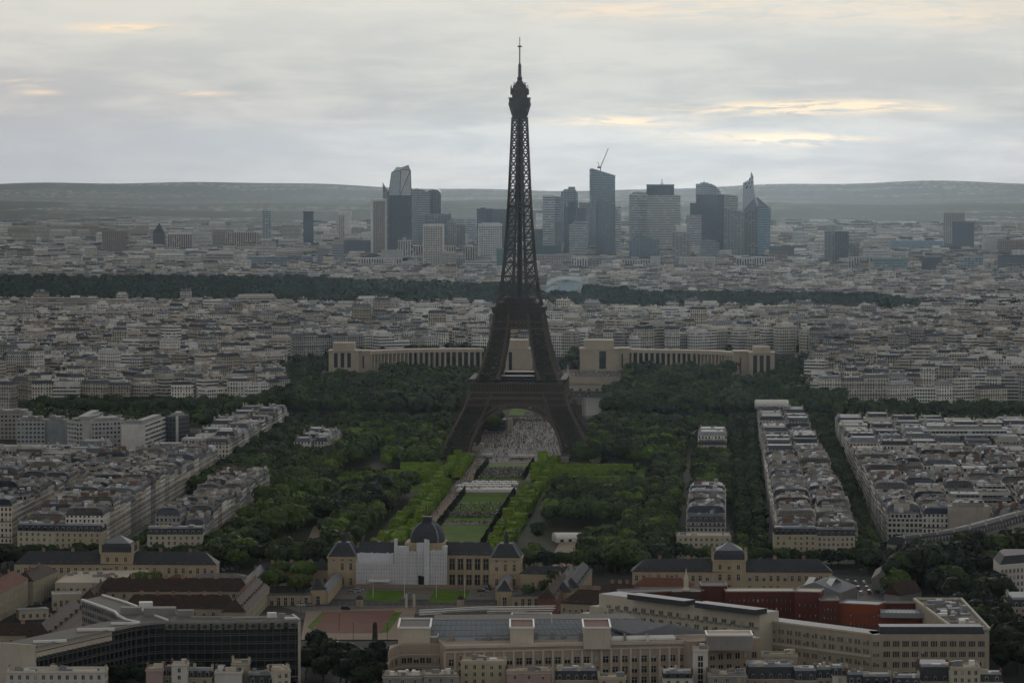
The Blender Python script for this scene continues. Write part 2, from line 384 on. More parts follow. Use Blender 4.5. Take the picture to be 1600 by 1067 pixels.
sheet_px('tent_yard', [(838, 905), (905, 900), (958, 838), (880, 838), (868, 860)], M_SAND)
sheet_px('car_park', [(1270, 935), (1400, 945), (1390, 905), (1300, 898)], M_ASPH)
sheet_px('boulevard', [(560, 1067), (600, 1067), (612, 1010), (585, 1010)], M_ASPH)

# ------------------------------------------------------------------ iron lattice tower
ZT = [0, 13, 40, 57, 67, 90, 112, 125, 150, 180, 210, 260, 276]
OWT = [61, 53.5, 39.5, 33.5, 28.5, 22, 18.3, 14.8, 11.9, 9.6, 8.0, 5.8, 5.2]
IWT = [37, 34.5, 23.5, 17.5, 14, 9.6, 7.4, 5.4, 4.3, 3.3, 2.6, 1.7, 1.5]
ow = lambda z: float(np.interp(z, ZT, OWT)); iw = lambda z: float(np.interp(z, ZT, IWT))
def xface(b, P, Q, lv, w, sub=1, m=0, hw=None):
    """X bracing between chord P(z) and chord Q(z) over the levels lv"""
    for z0, z1 in zip(lv, lv[1:]):
        p0, p1, q0, q1 = P(z0), P(z1), Q(z0), Q(z1)
        for i in range(sub):
            a0 = p0.lerp(q0, i / sub); a1 = p1.lerp(q1, i / sub); c0 = p0.lerp(q0, (i + 1) / sub); c1 = p1.lerp(q1, (i + 1) / sub)
            b.bar(a0, c1, w, m); b.bar(c0, a1, w, m)
        b.bar(p1, q1, hw or w * 1.3, m)
def tower():
    root = empty('lattice_tower', S(0, 0, 0), -AX)
    tag(root, 'tall dark brown iron lattice tower with four splayed legs and a thin antenna', 'tower')
    lo = [0, 8, 16, 24, 32, 40, 48, 57]; mid = [60, 68, 76, 84, 92, 100, 106, 112]
    for sx in (-1, 1):
        for sy in (-1, 1):
            b = MB()
            def ch(fx, fy): return lambda z, fx=fx, fy=fy: Vector((sx * (ow(z) if fx else iw(z)), sy * (ow(z) if fy else iw(z)), z))
            cs = [ch(1, 1), ch(0, 1), ch(0, 0), ch(1, 0)]
            for lv in (lo, mid):
                for c in cs:
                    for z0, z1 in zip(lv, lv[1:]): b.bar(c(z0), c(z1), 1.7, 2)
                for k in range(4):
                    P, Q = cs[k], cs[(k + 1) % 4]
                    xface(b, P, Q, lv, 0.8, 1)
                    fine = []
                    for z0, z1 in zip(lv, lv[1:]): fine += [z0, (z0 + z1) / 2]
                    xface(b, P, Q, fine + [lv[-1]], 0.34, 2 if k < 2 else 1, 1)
            b.bar((sx * 58, sy * 58, 0), (sx * 61, sy * 61, 0), 1)
            leg = b.obj('leg', [M_IRON, M_IRON2, M_IRONL], root)
            for fx in (iw(0), ow(0)):
                for fy in (iw(0), ow(0)):
                    p = MB(); p.prism([(sx * fx - 4, sy * fy - 4), (sx * fx + 4, sy * fy - 4), (sx * fx + 4, sy * fy + 4), (sx * fx - 4, sy * fy + 4)], 0, 4); p.obj('footing', [M_PALE], leg)
    # first platform: girder, frieze, gallery
    g = MB(); rr = []
    def ring(b, h, z0, z1, th, m=0, h1=None):
        for k in range(4):
            c, s = [(1, 0), (0, 1), (-1, 0), (0, -1)][k]
            f = lambda x, y: (x * c - y * s, x * s + y * c)
            H = h1 or h
            b.prism([f(-h, -h), f(h, -h), f(h - th, -h + th), f(-h + th, -h + th)], z0, z1, m, poly1=[f(-H, -H), f(H, -H), f(H - th, -H + th), f(-H + th, -H + th)])
    def girder(b, h0, h1, z0, z1, n, w):
        for k in range(4):
            c, s = [(1, 0), (0, 1), (-1, 0), (0, -1)][k]
            f = lambda x, z, y: Vector((x * c - y * s, x * s + y * c, z))
            for i in range(n):
                a, e = -1 + 2 * i / n, -1 + 2 * (i + 1) / n
                p0, p1, q0, q1 = f(a * h0, z0, -h0), f(a * h1, z1, -h1), f(e * h0, z0, -h0), f(e * h1, z1, -h1)
                b.bar(p0, q1, w); b.bar(q0, p1, w); b.bar(q0, q1, w)
            b.bar(f(-h0, z0, -h0), f(h0, z0, -h0), 1.3, 1); b.bar(f(-h1, z1, -h1), f(h1, z1, -h1), 1.3, 1)
    girder(g, 39.2, 37.0, 41.5, 46.5, 34, .6)
    ring(g, 36.3, 51.0, 57.5, 1.2, 0, 36.6); ring(g, 36.9, 46.3, 47.3, 1.0)
    girder(g, 36.4, 36.3, 47.3, 51.0, 24, 1.0)
    ring(g, 37.3, 57.5, 58.3, 3.5, 1)
    for i in range(37):
        for k in range(4):
            c, s = [(1, 0), (0, 1), (-1, 0), (0, -1)][k]; x = -36 + 2 * i; y = -36.7; g.bar((x * c - y * s, x * s + y * c, 51.2), (x * c - y * s, x * s + y * c, 57.4), .35, 1)
    g.obj('first_floor_girder', [M_IRON, M_IRONL], root)
    d = MB(); ring(d, 36.0, 57.0, 57.8, 15); ring(d, 37.6, 60.8, 61.3, 4.5)
    for i in range(25):
        for k in range(4):
            c, s = [(1, 0), (0, 1), (-1, 0), (0, -1)][k]; x = -36.5 + 73 * i / 24; y = -37
            d.bar((x * c - y * s, x * s + y * c, 58.2), (x * c - y * s, x * s + y * c, 61), .5)
    dk = d.obj('first_floor_deck', [M_IRON], root)
    for k in range(4):
        c, s = [(1, 0), (0, 1), (-1, 0), (0, -1)][k]; f = lambda x, y: (x * c - y * s, x * s + y * c)
        p = MB(); p.prism([f(-13, -31), f(13, -31), f(13, -21), f(-13, -21)], 58, 63.5, 0, mr=1)
        p.prism([f(-13.6, -31.6), f(13.6, -31.6), f(13.6, -31.1), f(-13.6, -31.1)], 57.9, 58.9, 1)
        p.obj('pavilion', [M_DKGLASS, M_ZINC], root)
    # arches
    for k in range(4):
        c, s = [(1, 0), (0, 1), (-1, 0), (0, -1)][k]; b = MB()
        def A(th, rx, rz, y): x = rx * math.cos(th); return Vector((x * c - y * s, x * s + y * c, 7 + rz * math.sin(th)))
        n = 44
        for i in range(n):
            a, e = math.pi * i / n, math.pi * (i + 1) / n
            for off in (0, 3.2):
                yy = lambda th: -(ow(7 + 33.5 * math.sin(th)) - 1.0 - off)
                for (rx, rz) in ((34.5, 32.5), (38, 36)):
                    if off and rx > 36: continue
                    b.bar(A(a, rx, rz, yy(a)), A(e, rx, rz, yy(e)), 1.1, 1)
            y0, y1 = -(ow(7 + 33.5 * math.sin(a)) - 1.0), -(ow(7 + 33.5 * math.sin(e)) - 1.0)
            b.bar(A(a, 34.5, 32.5, y0), A(a, 38, 36, y0), .6); b.bar(A(a, 34.5, 32.5, y0), A(e, 38, 36, y1), .6); b.bar(A(a, 38, 36, y0), A(e, 34.5, 32.5, y1), .6)
            if 4 < i < n - 4: b.bar(A(a, 38, 36, y0), Vector((A(a, 38, 36, y0).x, A(a, 38, 36, y0).y, 42)), .5)
        b.obj('arch', [M_IRON, M_IRONL], root)
    # second platform
    g = MB(); girder(g, 20.3, 19.2, 99.5, 104.5, 12, .7); girder(g, 17.6, 17.8, 106.5, 111, 16, .6)
    ring(g, 18.2, 106, 112, 1.0, 0, 19.6); ring(g, 20.3, 112, 113.4, 6); ring(g, 20.6, 115.6, 116.2, 3.2)
    for i in range(15):
        for k in range(4):
            c, s = [(1, 0), (0, 1), (-1, 0), (0, -1)][k]; x = -20 + 40 * i / 14; y = -20.2
            g.bar((x * c - y * s, x * s + y * c, 113), (x * c - y * s, x * s + y * c, 116), .4)
    ring(g, 16.2, 113.4, 118.6, 9); ring(g, 16.8, 118.6, 119.3, 10); ring(g, 12, 119.3, 123, 5)
    g.obj('second_floor', [M_IRON, M_IRONL], root)
    # upper shaft
    lv = [113]; z = 113
    while z < 262: z += max(5.2, (ow(z) - iw(z)) * 1.3); lv.append(min(z, 262))
    lv = sorted(set(lv))
    b = MB()
    for sx in (-1, 1):
        for sy in (-1, 1):
            for fx in (0, 1):
                for fy in (0, 1):
                    P = lambda z, fx=fx, fy=fy: Vector((sx * (ow(z) if fx else iw(z)), sy * (ow(z) if fy else iw(z)), z))
                    for z0, z1 in zip(lv, lv[1:]): b.bar(P(z0), P(z1), (1.35 if fx and fy else 1.0) * (1 - z0 / 900))
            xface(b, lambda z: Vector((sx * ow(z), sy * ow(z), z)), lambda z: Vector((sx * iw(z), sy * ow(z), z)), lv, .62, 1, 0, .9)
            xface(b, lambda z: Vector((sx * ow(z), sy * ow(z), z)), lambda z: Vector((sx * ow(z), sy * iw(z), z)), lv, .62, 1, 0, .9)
    for z0, z1 in zip(lv, lv[1:]):
        w0, w1, i0, i1 = ow(z0), ow(z1), iw(z0), iw(z1)
        for (px, py) in ((0, -1), (0, 1), (1, 0), (-1, 0)):
            a = Vector((px * w0 + (i0 if px == 0 else 0), py * w0 + (i0 if py == 0 else 0), z0)); c2 = Vector((px * w1 - (i1 if px == 0 else 0), py * w1 - (i1 if py == 0 else 0), z1))
            b.bar(a, c2, .6)
    for x, y in ((-1.6, -1.6), (1.6, -1.6), (1.6, 1.6), (-1.6, 1.6)): b.bar((x, y, 118), (x * .6, y * .6, 270), 1.0)
    b.box(-1.1, 1.1, -1.1, 1.1, 118, 262, 1)
    b.box(-9.3, 9.3, -9.3, 9.3, 192.5, 194.2); b.box(-9.0, 9.0, -9.0, 9.0, 195.6, 196.2)
    b.obj('upper_shaft', [M_IRON, M_IRON2], root)
    # head
    b = MB(); b.box(-5.5, 5.5, -5.5, 5.5, 261.4, 268.4)
    b.prism([(-5.5, -5.5), (5.5, -5.5), (5.5, 5.5), (-5.5, 5.5)], 268.4, 272, poly1=[(-7.8, -7.8), (7.8, -7.8), (7.8, 7.8), (-7.8, 7.8)])
    for k in range(4):
        c, q = [(1, 0), (0, 1), (-1, 0), (0, -1)][k]
        for x in (-5.2, 0, 5.2): b.bar((x * c + 5.6 * q, x * q - 5.6 * c, 263.5), (x * 1.45 * c + 8 * q, x * 1.45 * q - 8 * c, 272), .4)
    b.box(-8.3, 8.3, -8.3, 8.3, 272, 273.6); b.box(-7.9, 7.9, -7.9, 7.9, 273.6, 277); b.box(-8.5, 8.5, -8.5, 8.5, 277, 277.6)
    b.obj('third_floor', [M_IRON], root)
    b = MB(); b.lathe([(6.0, 277.6), (6.1, 279.4), (7.0, 279.8), (6.9, 281), (6.2, 281.4), (6.9, 282.2), (6.8, 284.6), (5.6, 285), (5.2, 287), (3.6, 288), (2.6, 290), (1.6, 291)], 12)
    for i in range(12):
        a = i * .5236; r_ = 7.0 + (i % 3) * .25; b.bar((r_ * math.cos(a), r_ * math.sin(a), 280), (r_ * math.cos(a), r_ * math.sin(a), 284 + (i % 4) * 1.1), .55)
    for i in range(6): a = i * 1.05 + .4; b.bar((4.6 * math.cos(a), 4.6 * math.sin(a), 286), (4.9 * math.cos(a), 4.9 * math.sin(a), 289.5), .5)
    b.obj('head_cabin', [M_IRON], root)
    b = MB(); b.lathe([(1.5, 290), (2.0, 291), (2.1, 293.2), (1.3, 294), (1.1, 303.4), (.7, 304)], 8)
    for z in (294.8, 296.6, 298.4, 300.2, 302): b.box(-1.5, 1.5, -1.5, 1.5, z, z + .5)
    b.bar((0, 0, 303), (0, 0, 317), .95); b.bar((0, 0, 317), (0, 0, 324.5), .4)
    b.box(-1.9, 1.9, -1.9, 1.9, 316.6, 317.1); b.box(-1.2, 1.2, -1.2, 1.2, 317.1, 317.9)
    for z, w in ((319.5, .8), (321.5, .7), (323, .6)): b.bar((-w, 0, z), (w, 0, z), .3); b.bar((0, -w, z), (0, w, z), .3)
    b.obj('antenna', [M_IRON], root)
tower()

# ------------------------------------------------------------------ trees
def crown_arrays(seed, r=5.5, h=9.0, nl=7, nq=420, qs=1.25, flat=1.0):
    """leaf sprays over a handful of lobes; returns verts (n,4,3) and one tone per spray"""
    g = np.random.RandomState(seed); lob = []
    for i in range(nl):
        a = i * 2.4 + g.rand(); d = r * (.15 + .5 * g.rand()) if i else 0
        lob.append((d * math.cos(a), d * math.sin(a), h * (.38 + .34 * g.rand()) * flat if i else h * .62, r * (.42 + .24 * g.rand()) if i else r * .62))
    lob = np.array(lob); k = g.randint(0, nl, nq)
    n = g.normal(size=(nq, 3)); n[:, 2] = n[:, 2] * .9 + .28; n /= np.linalg.norm(n, axis=1)[:, None]
    c = lob[k, :3] + n * lob[k, 3:4] * (.72 + .36 * g.rand(nq, 1)) * np.array([1, 1, .92])
    c[:, 2] = np.maximum(c[:, 2], h * .12)
    nn = n + .24 * g.normal(size=(nq, 3)); nn /= np.linalg.norm(nn, axis=1)[:, None]
    a = np.cross(nn, g.normal(size=(nq, 3))); a /= np.linalg.norm(a, axis=1)[:, None]; b = np.cross(nn, a)
    s = qs * (.55 + .8 * g.rand(nq, 1)) * .5
    v = np.stack([c - a * s - b * s * .7, c + a * s * .8 - b * s, c + a * s + b * s * .8, c - a * s * .7 + b * s], 1)
    tone = (.88 + .24 * g.rand(nq)) * (.80 + .40 * g.rand(nl)[k])
    return v, tone
def quads_mesh(name, V, tone, mats, extra=None):
    """V (n,4,3) quads -> mesh with a tint attribute (n,) or (n,3)"""
    n = len(V); me = bpy.data.meshes.new(name)
    me.vertices.add(n * 4); me.vertices.foreach_set('co', V.astype(np.float32).ravel())
    me.loops.add(n * 4); me.loops.foreach_set('vertex_index', np.arange(n * 4, dtype=np.int32))
    me.polygons.add(n); me.polygons.foreach_set('loop_start', np.arange(n, dtype=np.int32) * 4)
    for mt in mats: me.materials.append(mt)
    at = me.attributes.new('tint', 'FLOAT_COLOR', 'FACE'); a = np.ones((n, 4), dtype=np.float32)
    a[:, :3] = tone[:, None] if tone.ndim == 1 else tone; at.data.foreach_set('color', a.ravel())
    me.polygons.foreach_set('use_smooth', np.zeros(n, dtype=bool)); me.update(calc_edges=True); return me
def blob_quads(lobes_seed, r, h):
    """an inner mass of the same leaves so that crowns are not see-through"""
    g = np.random.RandomState(lobes_seed + 99); q = []
    n, mth = 8, 5; P = []
    for j in range(mth + 1):
        ph = math.pi * j / mth
        P.append([(r * .74 * math.sin(ph) * (1 + .22 * g.normal()) * math.cos(6.283 * i / n), r * .74 * math.sin(ph) * (1 + .22 * g.normal()) * math.sin(6.283 * i / n), h * .56 + h * .37 * math.cos(ph)) for i in range(n)])
    for j in range(mth):
        for i in range(n):
            k = (i + 1) % n; q.append([P[j][i], P[j + 1][i], P[j + 1][k], P[j][k]])
    return np.array(q)
def trunk_mesh(h=3.2, r=.32, top=5.5):
    b = MB(); b.lathe([(r * 1.3, 0), (r, .8), (r * .75, h), (r * .4, top)], 6)
    for k in range(3):
        a = k * 2.1; b.bar((0, 0, h * .8), (2.1 * math.cos(a), 2.1 * math.sin(a), top + .3), r * .7)
    return b.mesh('trunk', [M_TRUNK])
TRUNK = trunk_mesh()
CV = []          # crown variants: arrays and meshes
for i in range(7):
    r_, h_ = [(5.4, 10), (6.0, 10.5), (5.0, 11.5), (5.8, 9.5), (4.6, 10), (6.4, 11), (5.2, 9)][i]
    v, tn = crown_arrays(i * 13 + 1, r_, h_, 7 + i % 3, 620, 1.35)
    bq = blob_quads(i, r_, h_); V = np.concatenate([v, bq]); V[:, :, 2] += 3.0
    T = np.concatenate([tn, np.full(len(bq), .8)]); CV.append((V, T, h_ + 3))
CMESH = {(i, k): quads_mesh('crown', V, T, [mt]) for i, (V, T, hh) in enumerate(CV) for k, mt in enumerate((M_LEAF, M_LEAFM, M_LEAFD))}
TREES = []       # (x, y, z, scale, tone 0 mid / 1 bright / 2 dark, row phrase, own label)
def tree_at(x, y, sc=1.0, tone=0, row='', label=None, z=None): TREES.append((x, y, terr(x, y) if z is None else z, sc * (.86 + .3 * rnd.random()), tone, row, label))
def tree_row(s0, s1, t_, step, sc, tones, row, jit=1.6, holes=()):
    s = s0
    while s < s1:
        tt = t_ + rnd.uniform(-jit, jit); p = S(s + rnd.uniform(-jit, jit), tt)
        if not any(a < s < b for a, b in holes) and not any(a <= s <= b and c <= tt <= d for a, b, c, d in NOTREE): tree_at(p.x, p.y, sc, rnd.choice(tones), row)
        s += step * rnd.uniform(.85, 1.15)
NOTREE = [(-690, -545, -101, -80), (-775, -650, 60, 80), (-655, -540, 50, 97), (-330, -100, 36, 108), (-300, -150, -118, -46), (-760, 150, -52, -46), (-760, 150, 38, 44), (-760, -640, 44, 66), (-770, -640, -112, -70), (-410, 0, -112, -96)]
ORD = ['zeroth', 'first', 'second', 'third', 'fourth', 'fifth', 'sixth', 'seventh', 'eighth', 'ninth', 'tenth', 'eleventh', 'twelfth', 'thirteenth', 'fourteenth', 'fifteenth', 'sixteenth', 'seventeenth', 'eighteenth', 'nineteenth', 'twentieth']
def ordw(n):
    if n <= 20: return ORD[n]
    tens = {2: 'twenty', 3: 'thirty', 4: 'forty', 5: 'fifty', 6: 'sixty', 7: 'seventy', 8: 'eighty', 9: 'ninety'}
    if n >= 100: return 'hundred-and-' + (ordw(n - 100) if n > 100 else 'none')
    t10 = {2: 'twentieth', 3: 'thirtieth', 4: 'fortieth', 5: 'fiftieth', 6: 'sixtieth', 7: 'seventieth', 8: 'eightieth', 9: 'ninetieth'}
    return t10[n // 10] if n % 10 == 0 else tens[n // 10] + '-' + ORD[n % 10]
# park left of the lawns, park right of them
for k, tt in enumerate(np.arange(-134, -52, 10.6)):
    tree_row(-775 + 6 * (k % 2), 150, tt, 11.5, 1.12, (0, 0, 0, 2, 1, 1) if k > 2 else (0, 2, 0, 1), ordw(9 - k) + ' row left of the clipped hedges', 2.4)
for k, tt in enumerate(np.arange(50, 132, 10.6)):
    tree_row(-770 + 5 * (k % 2), 150, tt, 11.5, 1.1, (0, 0, 2, 2, 0, 1), ordw(k + 1) + ' row right of the clipped hedges', 2.4)
for k in range(70):     # low shrubs on the open grass
    for a, b_, c, d in ((-325, -105, 40, 106), (-295, -155, -116, -48)):
        p = S(rnd.uniform(a, b_), rnd.uniform(c, d)); tree_at(p.x, p.y, .38, rnd.choice((0, 1, 2)), 'shrubs on the open grass')
for tt in np.arange(-200, -139, 9.6): tree_row(-360, 150, tt, 9.6, 1.05, (0, 2, 2, 0), ordw(int((tt + 210) / 9.6)) + ' row of the grove beside the left terrace', 2.2, holes=((-82, 52),) if tt > -180 else ())
for tt in (142, 151, 159): tree_row(-425, -65, tt, 9.4, 1.0, (0, 2, 2, 1), ordw(int((tt - 133) / 8)) + ' row between the two small right terraces', 1.6); tree_row(45, 150, tt, 9.4, 1.0, (0, 2, 2), 'grove beyond the villa row', 1.6)
# avenues
for k, (tt, nm) in enumerate(((170, 'park side of the dark avenue'), (181, 'house side of the dark avenue'))): tree_row(-735, 150, tt, 9, .85, (2, 2, 0), nm, 1.0)
for k, (tt, nm) in enumerate(((239.5, 'near row of the narrow green avenue'), (246, 'far row of the narrow green avenue'))): tree_row(-760, 160, tt, 8.5, .78, (2, 2, 0), nm, .8)
tree_row(-740, -370, -183.5, 11, .72, (2, 0), 'avenue between the left terraces', 1.0)
for tt in (-196, -188): tree_row(-330, -215, tt, 9, .95, (2, 2, 0), 'clump between the left terraces', 1.5)
# behind the tower: quays and palace gardens
for k, ss in enumerate(np.arange(158, 246, 10.5)):
    for tt in np.arange(-420, 560, 11):
        if -25 < tt < 44: continue
        if -58 < tt < -25 and ss < 195: continue
        if -300 < tt < -200 and ss < 215: continue
        p = S(ss + rnd.uniform(-3, 3), tt + rnd.uniform(-3, 3)); tree_at(p.x, p.y, 1.2, rnd.choice((0, 2, 2, 2)), 'quay')
for ss in np.arange(385, 650, 10.5):
    for tt in np.arange(-255, 265, 11.5):
        if -66 - (ss - 385) * .02 < tt < 50 or (ss > 560 and -50 < tt < 60): continue
        if ss > 620 and (tt > 160 or tt < -170): continue
        p = S(ss + rnd.uniform(-3, 3), tt + rnd.uniform(-3, 3)); tree_at(p.x, p.y, 1.3, rnd.choice((0, 2, 2, 2)), 'garden')
for ss in np.arange(385, 440, 9.0):
    for tt in list(np.arange(-460, -255, 9)) + list(np.arange(256, 620, 9)):
        if 226 < tt < 250: continue
        p = S(ss + rnd.uniform(-3, 3), tt + rnd.uniform(-3, 3)); tree_at(p.x, p.y, .95, rnd.choice((0, 2, 2)), 'quay')
for a, c in ((598, 745), (990, 1142)):
    for i in range(26):
        px = rnd.uniform(a, c); d = rnd.uniform(3345, 3385); tree_at((px - 800) / F * d, d, rnd.uniform(1.2, 1.5), 2, 'garden')
def ribbon(name, pts, w, m):
    b = MB()
    for (x0, d0), (x1, d1) in zip(pts, pts[1:]):
        for k in range(6):
            f0, f1 = k / 6, (k + 1) / 6; xa, ya, xb, yb = x0 + (x1 - x0) * f0, d0 + (d1 - d0) * f0, x0 + (x1 - x0) * f1, d0 + (d1 - d0) * f1
            q = b.add([(xa - w / 2, ya, terr(xa, ya) + .4), (xa + w / 2, ya, terr(xa, ya) + .4), (xb + w / 2, yb, terr(xb, yb) + .4), (xb - w / 2, yb, terr(xb, yb) + .4)]); b.face((q, q + 1, q + 2, q + 3))
    tag(b.obj(name, [m]), kind='structure')
ribbon('hill_avenue', [((1262 - 800) / F * 3110, 3110), ((1262 - 800) / F * 3300, 3300), ((1254 - 800) / F * 3600, 3600), ((1250 - 800) / F * 4300, 4300)], 15, M_SAND)
for x0, x1, d0, d1 in ((-255, -170, 3410, 3470), (255, 300, 3380, 3470), (60, 110, 3520, 3560), (-110, -10, 3620, 3660), (-380, -300, 3330, 3360), (228, 262, 3420, 3450)):
    for q in range(int((x1 - x0) * (d1 - d0) / 75)): tree_at(rnd.uniform(x0, x1), rnd.uniform(d0, d1), 1.05, 2, 'hill')
# ------------------------------------------------------------------ apartment houses
WALLS = [((.57, .53, .45), 'cream'), ((.68, .66, .62), 'pale'), ((.42, .375, .31), 'tan'), ((.35, .34, .33), 'greyish'), ((.62, .59, .53), 'light beige'), ((.50, .47, .42), 'beige')]
ROOFS = [((.17, .19, .215), 'zinc-roofed'), ((.045, .052, .066), 'slate-roofed'), ((.11, .12, .135), 'grey-roofed'), ((.30, .31, .325), 'pale-roofed'), ((.075, .07, .072), 'dark-roofed')]
def vary(c, a=.12, r=None):
    k = 1 + (r or rnd).uniform(-a, a); return tuple(x * k for x in c)
def mansard(b, poly, z, slate, zinc, party, rr, dorm=True, hr=3.4):
    """steep slate slopes with dormers, then a low zinc lid; party = sides without a slope; returns the lid outline and level"""
    ds = [0.0 if k in party else 1.7 for k in range(4)]
    p1 = inset(poly, ds)
    b.prism(poly, z, z + hr, 0, slate, poly1=p1, mr=0, tr=zinc, top=False)
    p2 = inset(p1, [0.0 if k in party else 2.6 for k in range(4)])
    b.prism(p1, z + hr, z + hr + .9, 0, zinc, poly1=p2)
    if dorm:
        for k in range(4):
            if k in party: continue
            a, c = Vector(poly[k]), Vector(poly[(k + 1) % 4]); L = (c - a).length; e = (c - a).normalized(); n = Vector((-e.y, e.x))
            q = max(1, int(L / 3.1))
            for i in range(q):
                m0 = a + e * (L * (i + .5) / q) + n * .35
                f = [m0 - e * .65, m0 + e * .65, m0 + e * .65 + n * 1.6, m0 - e * .65 + n * 1.6]
                b.prism([tuple(w) for w in f], z + .5, z + 2.6, 2, (.30, .29, .27), mr=0, tr=zinc)
                g0 = m0 - n * .03
                w0 = g0 - e * .42; w1 = g0 + e * .42
                q0 = b.add([(w0.x, w0.y, z + .8), (w1.x, w1.y, z + .8), (w1.x, w1.y, z + 2.2), (w0.x, w0.y, z + 2.2)]); b.face((q0, q0 + 1, q0 + 2, q0 + 3), 1)
    return p2, z + hr + .9
def roof_clutter(b, p, z, rr, n=5, flat=False):
    """hatches, skylights, lift heads and vents on a roof"""
    a, c, d = Vector(p[0]), Vector(p[1]) - Vector(p[0]), Vector(p[3]) - Vector(p[0])
    for i in range(n):
        o = a + c * rr.uniform(.12, .82) + d * rr.uniform(.12, .82); k = rr.random()
        w, l, h = (rr.uniform(.5, 1.3), rr.uniform(.8, 2.2), rr.uniform(.25, .9)) if k < .75 else (rr.uniform(1.6, 3), rr.uniform(1.8, 3.5), rr.uniform(1.4, 2.6))
        tn = rr.choice([(.55, .55, .53), (.30, .29, .27), (.14, .14, .14), (.36, .38, .40), (.62, .64, .66), (.09, .10, .12)])
        e = c.normalized(); f = d.normalized()
        q = [o, o + e * w, o + e * w + f * l, o + f * l]
        b.prism([tuple(x) for x in q], z - .25, z + h, 0, tn)
def chimney_wall(b, a, c, z, h, rr, m=0, tn=(.36, .30, .24), pots=True):
    """a flat stack standing on a party wall, with its row of clay pots"""
    a, c = Vector(a), Vector(c); L = (c - a).length
    if L < 1: return
    e = (c - a).normalized(); n = Vector((-e.y, e.x)) * .28
    b.prism([tuple(a - n), tuple(c - n), tuple(c + n), tuple(a + n)][::1], z - 1.0, z + h, m, tn)
    if pots:
        k = max(2, int(L / .75))
        for i in range(k):
            if rr.random() < .25: continue
            q = a + e * (L * (i + .5) / k); b.box(q.x - .16, q.x + .16, q.y - .16, q.y + .16, z + h, z + h + rr.uniform(.4, .8), m, (.22, .15, .11), bottom=False)
APTS = []        # every generic house: footprint, base, height, look, phrase
def apt(poly, z0, h, phrase, style=None, wall=None, roof=None, party=(1, 3)):
    c = (sum(p[0] for p in poly) / 4, sum(p[1] for p in poly) / 4)
    APTS.append(dict(poly=poly, z0=z0, h=h, phrase=phrase, c=c, style=style if style is not None else rnd.choices([0, 1, 2], [.72, .14, .14])[0],
                     wall=wall if wall is not None else rnd.randrange(6), roof=roof if roof is not None else rnd.choices(range(5), [.3, .22, .24, .12, .12])[0], party=party, seed=rnd.randrange(10 ** 6)))
def apt_parts(A, W_, R_, C_, near, off=(0, 0)):
    """writes walls, roof and chimneys of one house into the three mesh builders"""
    rr = random.Random(A['seed']); z0, h = A['z0'], A['h']
    poly = [(p[0] - off[0], p[1] - off[1]) for p in A['poly']]
    wt = vary(WALLS[A['wall']][0], .14, rr); rt = vary(ROOFS[A['roof']][0], .15, rr)
    if A['style'] == 0:
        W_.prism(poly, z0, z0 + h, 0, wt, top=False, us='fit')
        if near:                              # cornice and running balcony
            for zz, pr, th in ((h - .35, .35, .35), (h - 3.5, .45, .18)):
                po = inset(poly, [0 if k in A['party'] else -pr for k in range(4)])
                W_.prism(po, z0 + zz, z0 + zz + th, 1, tuple(x * 1.05 for x in wt))
        lid, zl = mansard(R_, poly, z0 + h, vary(rr.choice([(.045, .055, .075), (.06, .07, .09), (.10, .115, .14)]) if rr.random() < .75 else rt, .2, rr), rt, A['party'], rr, near)
        for k in A['party']:                  # party walls rise above the slopes
            a, c = Vector(poly[k]), Vector(poly[(k + 1) % 4])
            L = (c - a).length; e = (c - a) / L; n = Vector((-e.y, e.x))
            q = [a + e * .6, c - e * .6, c - e * .6 + n * .5, a + e * .6 + n * .5]
            if rr.random() < .42: R_.prism([tuple(x) for x in q], z0 + h, zl + .1, 2, vary(rr.choice([(.46, .42, .36), (.30, .28, .26), (.40, .38, .35), (.26, .25, .25), (.15, .09, .07), (.52, .50, .46)]), .2, rr))
            for f0, f1 in ((.12, .12 + rr.uniform(.12, .3)), (.55, .55 + rr.uniform(.12, .3))):
                if rr.random() < .85: C_.append((tuple(a + (c - a) * f0 + n * .3), tuple(a + (c - a) * f1 + n * .3), zl, rr.uniform(1.0, 2.4)))
        roof_clutter(R_, lid, zl, rr, 10 if near else 3)
    else:
        m = 2 if A['style'] == 1 else 3
        wt2 = vary(rr.choice([(.55, .54, .50), (.46, .44, .40), (.62, .61, .58), (.40, .36, .30)]), .1, rr)
        W_.prism(poly, z0, z0 + h, m, wt2, top=False, us='fit')
        ins = inset(poly, [1.8] * 4)
        R_.prism(poly, z0 + h, z0 + h + .1, 0, vary((.17, .165, .155), .25, rr))
        for k in range(4):
            a, c = Vector(poly[k]), Vector(poly[(k + 1) % 4]); e = (c - a).normalized(); n = Vector((-e.y, e.x)) * .3
            R_.prism([tuple(a), tuple(c), tuple(c + n), tuple(a + n)], z0 + h, z0 + h + .9, 2, wt2)
        if rr.random() < .65:
            W_.prism(ins, z0 + h, z0 + h + 2.9, m, wt2, top=False, us='fit'); R_.prism(ins, z0 + h + 2.9, z0 + h + 3.1, 0, rt)
            roof_clutter(R_, ins, z0 + h + 3.1, rr, 4)
        else: roof_clutter(R_, poly, z0 + h + .1, rr, 8 if near else 4)
MW = [M_FAC, M_PLAIN, M_BAND, M_GRID]; MR = [M_ROOF, M_DKGLASS, M_PLAIN]
